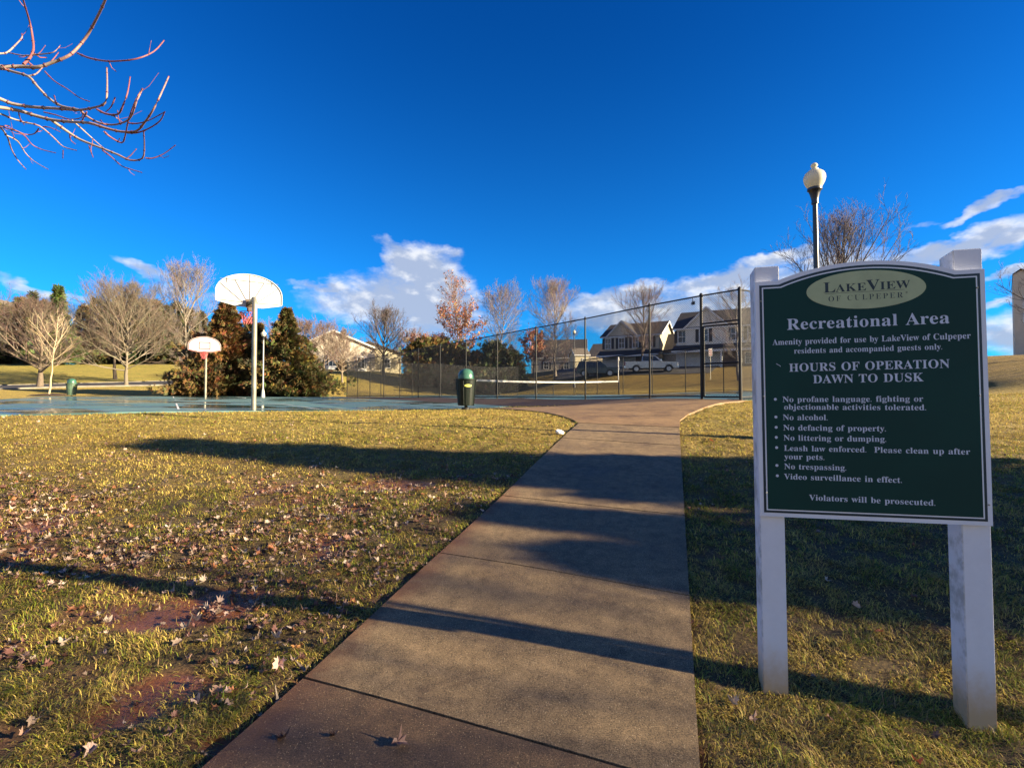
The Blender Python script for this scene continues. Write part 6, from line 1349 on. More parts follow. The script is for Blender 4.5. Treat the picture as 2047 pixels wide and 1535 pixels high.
# ------------------------------------------------------------ the overhanging maple at upper left
maple = empty('maple_tree', (0, 0, 0), 0, 'bare maple branches with red twigs reaching in at the upper left', 'tree')
DM = 3.6
def cpx(c, d): return P(c[0] / 4.04, c[1] / 4.04, d)
mp = [
 (9, 4, [(-260, 500), (-120, 530), (0, 540), (170, 540), (300, 545), (400, 515), (530, 465), (600, 415), (690, 310), (770, 170), (850, 0), (880, -120)], 0),
 (4, 2.2, [(600, 420), (700, 465), (810, 490), (920, 497), (1100, 478), (1240, 420), (1320, 335)], 1),
 (6, 3, [(170, 540), (240, 470), (270, 400), (262, 300), (240, 180), (190, 10), (175, -90)], 1),
 (3.5, 2, [(265, 450), (180, 450), (80, 430)], 0), (4.5, 2, [(-100, 440), (0, 435), (60, 425), (130, 360), (175, 310), (178, 285)], 0),
 (3, 1.5, [(400, 515), (430, 480), (470, 430)], 1), (3.5, 1.5, [(270, 445), (330, 440), (430, 425), (480, 378)], 0),
 (6, 2.5, [(-200, 500), (0, 545), (100, 580), (230, 620), (300, 700), (400, 800), (500, 860), (640, 890), (700, 940), (790, 990), (900, 1010), (1000, 990), (1060, 940), (1100, 830), (1145, 730)], 0),
 (3.5, 2, [(230, 615), (290, 600), (340, 550)], 0), (3, 1.6, [(340, 555), (430, 650), (540, 720), (640, 790), (715, 820)], 1),
 (8, 2.6, [(-300, 720), (-120, 760), (0, 800), (100, 840), (250, 865), (400, 875), (540, 885), (640, 890), (760, 870), (850, 830), (865, 700), (862, 555)], 0),
 (4, 2, [(760, 870), (850, 920), (950, 925), (990, 860), (1030, 750), (1050, 630)], 1),
 (8, 2.4, [(-300, 810), (-120, 850), (0, 870), (150, 895), (300, 940), (420, 970), (560, 985), (720, 995), (850, 1035), (980, 1065), (1100, 1060), (1160, 1000), (1230, 900), (1300, 760), (1360, 625)], 0),
 (3.5, 1.8, [(1000, 1072), (1100, 1075), (1200, 1040), (1290, 980), (1325, 915)], 1), (3, 1.6, [(1020, 992), (1100, 1000), (1200, 975), (1320, 912)], 1),
 (3.5, 1.6, [(830, 1050), (880, 1100), (980, 1155), (1010, 1100), (1040, 960), (1100, 800), (1140, 735)], 1),
 (6, 2.2, [(420, 975), (540, 1060), (650, 1130), (800, 1190), (950, 1250), (1050, 1295), (1150, 1280), (1165, 1180), (1160, 1070)], 0),
 (3, 1.6, [(1160, 1275), (1230, 1280), (1320, 1245), (1405, 1183)], 1), (3, 1.5, [(800, 1195), (900, 1270), (980, 1340), (1060, 1370), (1135, 1392)], 1),
 (4.5, 1.8, [(-160, 880), (0, 920), (100, 960), (200, 990), (320, 1020), (430, 1110), (510, 1185), (610, 1215)], 0), (2.5, 1.5, [(510, 1190), (508, 1270)], 1),
 (4, 1.6, [(-140, 960), (0, 1030), (60, 1110), (90, 1200), (140, 1290), (200, 1358)], 0), (3.5, 1.6, [(-120, 990), (0, 1020), (130, 1060), (200, 1100), (260, 1170), (340, 1210), (440, 1235)], 1),
 (3, 1.5, [(40, 1090), (140, 1140), (200, 1230), (270, 1300), (380, 1365)], 0), (2.6, 1.5, [(150, 900), (160, 950), (190, 1000)], 1),
 (3, 1.5, [(580, 970), (680, 1060), (780, 1150), (840, 1200)], 0), (2.6, 1.4, [(320, 900), (450, 930), (560, 965), (660, 950), (660, 900)], 1), (2.6, 1.4, [(330, 1025), (400, 1030), (470, 1060)], 1), (2.8, 1.4, [(870, 925), (920, 940), (970, 975)], 0),
 (3, 1.4, [(320, 1025), (280, 1080), (200, 1085), (60, 1020)], 1), (2.4, 1.4, [(715, 1165), (730, 1215), (745, 1255)], 1), (2.4, 1.4, [(560, 1075), (570, 1130), (595, 1155)], 1), (2.6, 1.4, [(650, 1000), (700, 905), (690, 940)], 1), (2.6, 1.4, [(940, 760), (900, 860), (860, 900)], 1)]
rng = random.Random(8)
def depth_at(p): return DM + .22 * math.sin(p[0] / 310 + 1) + .25 * math.sin(p[1] / 170)
segs = []; sc = []
for w0, w1, pts, red in mp:
    m_ = len(pts); d0 = DM
    P3 = [cpx(p, depth_at(p)) for i, p in enumerate(pts)]
    # smooth
    sm = []
    for i in range(m_ - 1):
        a, b_, c, d = P3[max(i - 1, 0)], P3[i], P3[i + 1], P3[min(i + 2, m_ - 1)]
        for j in range(3):
            t = j / 3; sm.append(.5 * ((2 * b_) + (c - a) * t + (2 * a - 5 * b_ + 4 * c - d) * t * t + (3 * b_ - a - 3 * c + d) * t ** 3))
    sm.append(P3[-1]); k = len(sm)
    rad = [(w0 + (w1 - w0) * i / (k - 1)) / 1000 * d0 / 2 * .95 for i in range(k)]
    half = k // 2 if not red else 1
    g_ = (.36, .29, .24); r_ = (.26, .09, .085)
    if half > 1: segs.append((sm[:half + 1], rad[:half + 1], 7)); sc.append(g_)
    segs.append((sm[half:], rad[half:], 6)); sc.append(r_ if red else (.33, .2, .17))
    # buds and side twigs
    for i in range(2, k, 3):
        dd = (sm[min(i + 1, k - 1)] - sm[i - 1]).normalized(); sd = dd.cross(rvec(rng)).normalized()
        segs.append(([sm[i] - dd * .006, sm[i], sm[i] + dd * .006], [rad[i] * .9, rad[i] * 1.55, rad[i] * .9], 6)); sc.append((.12, .04, .05))
        if rng.random() < .34 and w0 < 7:
            L = rng.uniform(.03, .13); q_ = [sm[i], sm[i] + (sd + dd * .6) * L * .5, sm[i] + (sd + dd * .7) * L * .9 + Vector((0, 0, L * .25))]
            segs.append((q_, [rad[i] * .6, rad[i] * .5, rad[i] * .35], 5)); sc.append(r_); segs.append(([q_[-1], q_[-1] + (q_[-1] - q_[-2]).normalized() * .012], [rad[i] * .8, rad[i] * .2], 5)); sc.append((.15, .04, .05))
    e = sm[-1]; dd = (sm[-1] - sm[-2]).normalized(); segs.append(([e, e + dd * .008, e + dd * .018], [rad[-1], rad[-1] * 1.5, rad[-1] * .3], 6)); sc.append((.15, .04, .05))
# heavier limbs joining the trunk outside the view
tb = Vector((-8.6, 3.1, gz(-8.6, 3.1)))
for c0, c1, r_ in (((-260, 500), 2.3, .035), ((-300, 720), 2.0, .035), ((-300, 810), 1.9, .03), ((-200, 500), 2.25, .025), ((-160, 880), 1.7, .02), ((-140, 960), 1.6, .018), ((-120, 990), 1.6, .018), ((-100, 440), 2.3, .02)):
    e = cpx(c0, depth_at(c0)); s_ = tb + Vector((0, 0, c1)); segs.append(([s_, s_.lerp(e, .4) + Vector((0, 0, .35)), s_.lerp(e, .75) + Vector((0, 0, .25)), e], [r_ * 2, r_ * 1.4, r_ * .8, .016], 8)); sc.append((.3, .25, .21))
V, F, Cc = tube_list(segs, sc); big_mesh('crown', V, F, np.array(Cc), mat('maple_twigs', (.3, .2, .2), .55, .3, 60, .001, 200, attr='Col'), maple, True)
V, F, Cc = tube_list([([tb + Vector((0, 0, -.2)), tb + Vector((0, 0, .2)), tb + Vector((.05, 0, 2.4)), tb + Vector((-.1, .1, 4.5)), tb + Vector((0, .1, 7))], [.24, .17, .14, .08, .02], 12)], [(.25, .21, .18)])
big_mesh('trunk', V, F, np.array(Cc), bark_m, maple, True)

# ------------------------------------------------------------ houses
def siding(name, c, rough=.7):
    """clapboard: fine horizontal relief"""
    if name in MATS: return MATS[name]
    m = bpy.data.materials.new(name); m.use_nodes = True; t = NT(m.node_tree); b = t.n['Principled BSDF']
    pos = t.node('ShaderNodeNewGeometry').outputs['Position']; sp = t.node('ShaderNodeSeparateXYZ'); t.l.new(pos, sp.inputs[0])
    saw = t.m('FRACT', t.m('MULTIPLY', sp.outputs[2], 1 / .16))
    nz = t.noise(pos, 1.5, 4, .6)
    cc = t.mix(t.ss(nz, .2, .8), c, tuple(x * .88 for x in c))
    t.l.new(cc, b.inputs['Base Color']); b.inputs['Roughness'].default_value = rough
    bn = t.node('ShaderNodeBump'); bn.inputs['Distance'].default_value = .03; t.l.new(saw, bn.inputs['Height']); t.l.new(bn.outputs[0], b.inputs['Normal'])
    MATS[name] = m; return m
roof_m = mat('roof_shingle', (.045, .04, .042), .9, .45, 5, .02, 20)
roof_b = mat('roof_shingle_tan', (.17, .14, .11), .9, .4, 5, .02, 20)
trim_m = mat('white_trim', (.72, .72, .70), .5)
glass_m = mat('window_glass', (.02, .025, .03), .08, spec=.8)
shut_m = mat('dark_shutter', (.03, .03, .035), .6)
gdoor_m = mat('garage_door_white', (.62, .62, .62), .5)
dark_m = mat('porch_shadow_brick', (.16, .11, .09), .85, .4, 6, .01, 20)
def quadbox(name, m, root, pts4, th):
    """a slab with thickness th below a four-cornered plane"""
    a, b, c, d = [Vector(p) for p in pts4]; nn = (b - a).cross(d - a).normalized()
    if nn.z < 0: nn = -nn
    lo = [p - nn * th for p in (a, b, c, d)]
    mb = MB(); mb.add([a, b, c, d] + lo, [(0, 1, 2, 3), (7, 6, 5, 4), (0, 4, 5, 1), (1, 5, 6, 2), (2, 6, 7, 3), (3, 7, 4, 0)])
    return mb.build(name, m, root)
def window(root, x, z, w, h, face='front', X=0.0, Y=0.0, shut=True, sash=True):
    """face front: plane y = Y, outward -y; face side: plane x = X, outward +x"""
    f = empty('window', (0, 0, 0)); f.parent = root
    if face == 'front': M = Matrix.Translation((x, Y, z))
    else: M = Matrix.Translation((X, x, z)) @ Matrix.Rotation(R(90), 4, 'Z')
    f.matrix_local = M
    mb = MB(); t = .09
    for c, s in (((0, -.03, h / 2), (w + t, .08, t)), ((0, -.03, -h / 2), (w + t * 1.5, .12, t)), ((-w / 2, -.03, 0), (t, .08, h - t)), ((w / 2, -.03, 0), (t, .08, h - t))): mb.box(c, s)
    if sash: mb.box((0, -.025, 0), (w - t, .05, .06)); mb.box((0, -.022, 0), (.04, .04, h - t))
    mb.build('frame', trim_m, f)
    mb = MB(); mb.box((0, -.005, 0), (w - t + .02, .02, h - t + .02)); mb.build('pane', glass_m, f)
    if shut:
        for sg in (-1, 1):
            mb = MB(); mb.box((sg * (w / 2 + .27), -.02, 0), (.36, .05, h + .05))
            for k in range(8): mb.box((sg * (w / 2 + .27), -.048, -h / 2 + .1 + k * h / 8.5), (.28, .012, .05))
            mb.build('shutter', shut_m, f)
    return f
def gable_wall(root, W, D, z0, eave, ridge, m, x0=0.0, y0=0.0):
    """a box with gable ends at x0 and x0 + W, ridge along x"""
    mb = MB(); prof = [(y0, z0), (y0 + D, z0), (y0 + D, eave), (y0 + D / 2, ridge), (y0, eave)]
    n_ = 5; vs = [(x0, y, z) for y, z in prof] + [(x0 + W, y, z) for y, z in prof]
    mb.add(vs, [tuple(range(n_))[::-1], tuple(range(n_, 2 * n_))] + [(i, (i + 1) % n_, (i + 1) % n_ + n_, i + n_) for i in range(n_)])
    return mb.build('wall', m, root)
def gable_roof(root, W, D, eave, ridge, m, x0=0.0, y0=0.0, oh=.35, th=.16):
    sl = (ridge - eave) / (D / 2); e = eave - sl * oh
    quadbox('roof', m, root, [(x0 - oh, y0 - oh, e + th), (x0 + W + oh, y0 - oh, e + th), (x0 + W + oh, y0 + D / 2, ridge + th), (x0 - oh, y0 + D / 2, ridge + th)], th)
    quadbox('roof', m, root, [(x0 - oh, y0 + D + oh, e + th), (x0 + W + oh, y0 + D + oh, e + th), (x0 + W + oh, y0 + D / 2, ridge + th + .002), (x0 - oh, y0 + D / 2, ridge + th + .002)], th)
    for xx in (x0 - oh - .012, x0 + W + oh + .012):      # white barge boards
        mb = MB()
        for s in (0, 1):
            ya, yb = (y0 - oh, y0 + D / 2) if s == 0 else (y0 + D + oh, y0 + D / 2)
            mb.add([(xx - .01, ya, e - .12), (xx - .01, yb, ridge - .12), (xx - .01, yb, ridge + th), (xx - .01, ya, e + th), (xx + .01, ya, e - .12), (xx + .01, yb, ridge - .12), (xx + .01, yb, ridge + th), (xx + .01, ya, e + th)],
                   [(0, 1, 2, 3), (7, 6, 5, 4), (0, 4, 5, 1), (3, 2, 6, 7), (0, 3, 7, 4)])
        mb.build('barge_board', trim_m, root)
    mb = MB(); mb.box((x0 + W / 2, y0 - oh - .03, e + .02), (W + 2 * oh - .06, .05, .18)); mb.build('gutter', trim_m, root)
def cross_gable(root, xc, w, eave, peak, y0, depth, m, oh=.25, proj=.25, wallz=0.0):
    """a front-facing gable over the front wall"""
    mb = MB(); y = y0 - proj
    vs = [(xc - w / 2, y, wallz), (xc + w / 2, y, wallz), (xc + w / 2, y, eave), (xc, y, peak), (xc - w / 2, y, eave)]
    vs += [(a, y0 + depth, c) for a, b, c in vs]; n_ = 5
    mb.add(vs, [tuple(range(n_)), tuple(range(2 * n_ - 1, n_ - 1, -1))] + [((i + 1) % n_, i, i + n_, (i + 1) % n_ + n_) for i in range(n_)]); mb.build('gable', m, root)
    sl = (peak - eave) / (w / 2)
    for sg in (-1, 1):
        quadbox('roof', roof_m, root, [(xc + sg * (w / 2 + oh), y - oh, eave - sl * oh + .14), (xc + sg * (w / 2 + oh), y0 + depth, eave - sl * oh + .14), (xc, y0 + depth, peak + .14 + .002 * sg), (xc, y - oh, peak + .14 + .002 * sg)], .12)
        mb = MB(); yy = y - oh - .015
        a, b = (xc + sg * (w / 2 + oh), eave - sl * oh), (xc, peak)
        mb.add([(a[0], yy, a[1] - .12), (b[0], yy, b[1] - .14), (b[0], yy, b[1] + .12), (a[0], yy, a[1] + .12), (a[0], yy + .03, a[1] - .12), (b[0], yy + .03, b[1] - .14), (b[0], yy + .03, b[1] + .12), (a[0], yy + .03, a[1] + .12)],
               [(0, 1, 2, 3), (7, 6, 5, 4), (0, 4, 5, 1), (3, 2, 6, 7)]); mb.build('barge_board', trim_m, root)
def pent(root, x0, x1, y0, z, proj=1.5, drop=.75):
    quadbox('porch_roof', roof_m, root, [(x0, y0 - proj, z - drop), (x1, y0 - proj, z - drop), (x1, y0 - .01, z), (x0, y0 - .01, z)], .14)
    mb = MB(); mb.box(((x0 + x1) / 2, y0 - proj - .02, z - drop - .14), (x1 - x0, .08, .24)); mb.build('fascia', trim_m, root)
def garage(root, xc, w, y0, h=2.25):
    g = empty('garage_door', (xc, y0 - .06, 0)); g.parent = root
    for k in range(4):
        mb = MB(); mb.box((0, 0, .12 + (k + .5) * h / 4), (w, .05, h / 4 - .03))
        for j in range(4): mb.box((-w / 2 + (j + .5) * w / 4, -.03, .12 + (k + .5) * h / 4), (w / 4 - .18, .02, h / 4 - .2))
        mb.build('panel', gdoor_m, g)
    mb = MB(); mb.box((0, -.0, h + .2), (w + .3, .08, .12)); mb.box((-w / 2 - .09, 0, h / 2 + .1), (.12, .08, h)); mb.box((w / 2 + .09, 0, h / 2 + .1), (.12, .08, h)); mb.build('frame', trim_m, g)

# grey house behind the forked tree (front in shade, right gable end in sun)
def place_house(pl, rz, label):
    r = empty('house', pl, rz, label, 'house', 'houses on the rise'); return r
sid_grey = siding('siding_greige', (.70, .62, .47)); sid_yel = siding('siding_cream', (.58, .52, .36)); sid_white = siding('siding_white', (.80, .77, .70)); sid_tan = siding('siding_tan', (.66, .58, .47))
AZ = R(-30)
p = P(1206, 742, 74)
gz_ = P(1300, 741, 68).z
h = place_house((p.x, p.y, gz_ - .2), AZ, 'grey gabled house with dark shutters behind the silver pickup')
W, D = 8.3, 9.0; EA, RI = 5.5, 7.7
gable_wall(h, W, D, -1, EA, RI, sid_grey); gable_roof(h, W, D, EA, RI, roof_m)
mb = MB(); yv = [(W + .004, 0.0, 0), (W + .004, D, 0), (W + .004, D, EA), (W + .004, D / 2, RI), (W + .004, 0.0, EA)]  # thin gable sheet whose cream siding carries the sun's yellow
mb.add(yv + [(W - .1, y, z) for x, y, z in yv], [(0, 1, 2, 3, 4)] + [((i + 1) % 5, i, i + 5, (i + 1) % 5 + 5) for i in range(5)]); o = mb.build('wall', sid_yel, h); o['label'] = 'side wall with sunlight painted in as cream'
cross_gable(h, 2.9, 4.3, EA, RI - .1, 0, D / 2 - .2, sid_grey, wallz=3.2)
for x in (.85, 2.9, 4.9, 6.8): window(h, x, 4.4, .85, 1.5, Y=-.262 if abs(x - 2.9) < 2.1 else -.012)
pent(h, -.4, W + .2, -.26, 3.35); garage(h, 2.4, 4.6, -.02); 
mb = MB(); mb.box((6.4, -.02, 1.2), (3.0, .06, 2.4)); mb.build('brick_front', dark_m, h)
mb = MB(); mb.box((6.6, -.09, 1.15), (.95, .06, 2.1)); mb.build('door', mat('door_red', (.16, .03, .025), .5), h)
# side wing roof running to the next house
wg = MB(); 
gable_wall(h, 5.2, 7.0, -1, 3.0, 5.8, sid_tan, x0=W + .2, y0=1.6); gable_roof(h, 5.2, 7.0, 3.0, 5.8, roof_m, x0=W + .2, y0=1.6)
# white house right of it
p = P(1352, 741, 62)
h = place_house((p.x, p.y, P(1400, 739, 60).z - .2), AZ, 'white house with garage and dark shutters seen through the gate')
W, D = 10.2, 9.5; EA, RI = 5.4, 7.9
gable_wall(h, W, D, -1, EA, RI, sid_white); gable_roof(h, W, D, EA, RI, roof_m)
mb = MB(); yv = [(W + .004, 0.0, 0), (W + .004, D, 0), (W + .004, D, EA), (W + .004, D / 2, RI), (W + .004, 0.0, EA)]  # sunlit yellow of this gable end put into a cream sheet
mb.add(yv + [(W - .1, y, z) for x, y, z in yv], [(0, 1, 2, 3, 4)] + [((i + 1) % 5, i, i + 5, (i + 1) % 5 + 5) for i in range(5)]); mb.build('wall', sid_yel, h)['label'] = 'side wall with sunlight painted in as cream'
cross_gable(h, 3.6, 4.9, EA, RI - .2, 0, D / 2 - .2, sid_white, wallz=3.2)
for x in (.75, 3.3, 6.3, 8.6): window(h, x, 4.35, 1.0, 1.5, Y=-.262 if abs(x - 3.6) < 2.4 else -.012)
pent(h, -.2, W + .2, -.26, 3.25); garage(h, 2.5, 4.7, -.02)
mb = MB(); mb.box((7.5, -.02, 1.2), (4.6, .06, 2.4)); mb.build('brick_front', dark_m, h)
window(h, 8.3, 1.5, 1.0, 1.3, Y=-.06, shut=False)
for x in (5.4, 7.2, 9.9):
    mb = MB(); mb.box((x, -1.6, 1.15), (.2, .2, 2.6)); mb.build('column', trim_m, h)
gable_wall(h, 5.2, 7.0, -1, 3.0, 5.6, sid_white, x0=W + .2, y0=1.2); gable_roof(h, 5.2, 7.0, 3.0, 5.6, roof_m, x0=W + .2, y0=1.2)
# cream and grey house behind the oval bank tree
p = P(1062, 745, 100)
h = place_house((p.x, p.y, P(1062, 748, 100).z), R(-8), 'low grey house with a dark roof behind the oval bare tree')
gable_wall(h, 10.8, 9, -1, 3.4, 7.2, sid_grey); gable_roof(h, 10.8, 9, 3.4, 7.2, roof_m)
window(h, 3, 1.7, 1.0, 1.4, Y=-.012); window(h, 7, 1.7, 1.0, 1.4, Y=-.012)
p = P(1150, 743, 92)
h = place_house((p.x, p.y, P(1150, 745, 92).z), R(6), 'small cream sunlit gabled wing left of the parked SUV')
gable_wall(h, 2.6, 5, -1, 3.3, 4.6, sid_yel); gable_roof(h, 2.6, 5, 3.3, 4.6, roof_b, oh=.2); window(h, 1.6, 1.9, .6, 1.4, Y=-.012, shut=False)
p = P(1176, 740, 108)
h = place_house((p.x, p.y, P(1176, 744, 108).z), R(-30), 'distant pale grey house whose brown roof slopes down behind the SUV')
gable_wall(h, 9, 8, -1, 3.4, 6.3, sid_white); gable_roof(h, 9, 8, 3.4, 6.3, roof_b); window(h, 3, 1.8, .9, 1.3, Y=-.012)
# left house, gable end to the sun
p = P(620, 744, 76)
h = place_house((p.x, p.y, P(650, 744, 76).z - .1), R(24), 'tan gable-fronted house with white bay windows on the slope at the left')
W = 9.6
mb = MB(); mb.prism([(0, -1), (W, -1), (W, 4.1), (3.2, 6.6), (0, 4.9)], 0, 9); mb.build('wall', sid_tan, h)
quadbox('roof', roof_b, h, [(3.2, -.4, 6.75), (W + .5, -.4, 4.05), (W + .5, 9.4, 4.05), (3.2, 9.4, 6.75)], .15)
quadbox('roof', roof_b, h, [(3.2, -.4, 6.752), (-.4, -.4, 4.85), (-.4, 9.4, 4.85), (3.2, 9.4, 6.752)], .15)
for a, b_ in (((3.2, 6.6), (W + .5, 3.9)), ((3.2, 6.6), (-.4, 4.7))):
    mb = MB(); mb.add([(a[0], -.44, a[1] - .1), (b_[0], -.44, b_[1] - .1), (b_[0], -.44, b_[1] + .14), (a[0], -.44, a[1] + .14), (a[0], -.41, a[1] - .1), (b_[0], -.41, b_[1] - .1), (b_[0], -.41, b_[1] + .14), (a[0], -.41, a[1] + .14)], [(0, 1, 2, 3), (7, 6, 5, 4), (0, 4, 5, 1), (3, 2, 6, 7)]); mb.build('barge_board', trim_m, h)
def bay(root, x, z, w, hh, y0=0.0):
    f = empty('bay_window', (x, y0, z)); f.parent = root
    prof = [(-w / 2 - .35, 0), (-w / 2, -.5), (w / 2, -.5), (w / 2 + .35, 0)]
    mb = MB()
    for z0, z1 in ((-hh / 2 - .6, -hh / 2), (hh / 2, hh / 2 + .25)):
        vs = [(a, b, zz) for zz in (z0, z1) for a, b in prof]; mb.add(vs, [(0, 1, 5, 4), (1, 2, 6, 5), (2, 3, 7, 6), (4, 5, 6, 7), (3, 2, 1, 0)])
    for a, b in prof: mb.box((a, b, 0), (.14, .14, hh + .02))
    mb.box((0, -.5, 0), (w, .06, .07)); mb.box((0, -.5, 0), (.07, .065, hh)); mb.build('frame', trim_m, f)
    mb = MB(); vs = [(a, b + .04, zz) for zz in (-hh / 2 - .02, hh / 2 + .02) for a, b in prof]; mb.add(vs, [(0, 1, 5, 4), (1, 2, 6, 5), (2, 3, 7, 6)]); mb.build('pane', glass_m, f)
bay(h, 3.2, 1.9, 1.2, 1.5); bay(h, 7.4, 1.7, 1.1, 1.7)
for x in (.8, 1.5):
    window(h, x, .1, .5, .3, Y=-.012, shut=False, sash=False)
p = P(708, 745, 80)
h = place_house((p.x, p.y, P(708, 745, 80).z), R(24), 'second pale gable of the left row, above the far end of the fence')
W = 7.5
mb = MB(); mb.prism([(0, -1), (W, -1), (W, 3.3), (2.2, 5.0), (0, 4.2)], 0, 9); mb.build('wall', sid_yel, h)
quadbox('roof', roof_m, h, [(2.2, -.4, 5.15), (W + .5, -.4, 3.25), (W + .5, 9.4, 3.25), (2.2, 9.4, 5.15)], .15); quadbox('roof', roof_m, h, [(2.2, -.4, 5.152), (-.4, -.4, 4.1), (-.4, 9.4, 4.1), (2.2, 9.4, 5.152)], .15)
bay(h, 2.2, 1.3, 1.1, 1.9); window(h, 5.2, 1.6, .9, 1.4, Y=-.012, shut=False)
# right border house on the hill
p = P(2029, 716, 52)
h = place_house((p.x, p.y, P(2029, 716, 52).z - .5), R(-44.5), 'tan end wall of the house at the right border, on the brown hill')
gw, gd_ = 9.0, 11.0
mb = MB(); mb.prism([(0, 0), (gw, 0), (gw, 5.3), (.55, 9.6), (0, 9.2)], 0, gd_); mb.build('wall', sid_tan, h)
quadbox('roof', roof_m, h, [(-.05, -.1, 9.3), (.55, -.1, 9.75), (.55, gd_ + .1, 9.75), (-.05, gd_ + .1, 9.3)], .08)
quadbox('roof', roof_m, h, [(gw + .3, -.3, 5.2), (.55, -.3, 9.752), (.55, gd_ + .3, 9.752), (gw + .3, gd_ + .3, 5.2)], .12)
window(h, .85, 4.6, .3, 1.1, Y=-.012, shut=False); window(h, .85, 6.2, .3, 1.1, Y=-.012, shut=False)
p = P(-70, 640, 95)
h = place_house((p.x, p.y, P(-70, 735, 95).z), R(12), 'white gable peeping over the trees at the left border')
W = 8.2
mb = MB(); mb.prism([(0, -1), (W, -1), (W, 10.6), (W / 2, 13.4), (0, 10.6)], 0, 9); mb.build('wall', sid_white, h)
quadbox('roof', roof_b, h, [(-.3, -.3, 10.6), (W / 2, -.3, 13.6), (W / 2, 9.3, 13.6), (-.3, 9.3, 10.6)], .15); quadbox('roof', roof_b, h, [(W + .3, -.3, 10.6), (W / 2, -.3, 13.602), (W / 2, 9.3, 13.602), (W + .3, 9.3, 10.6)], .15)
window(h, 5.5, 8.6, .9, 1.5, Y=-.012, shut=False)

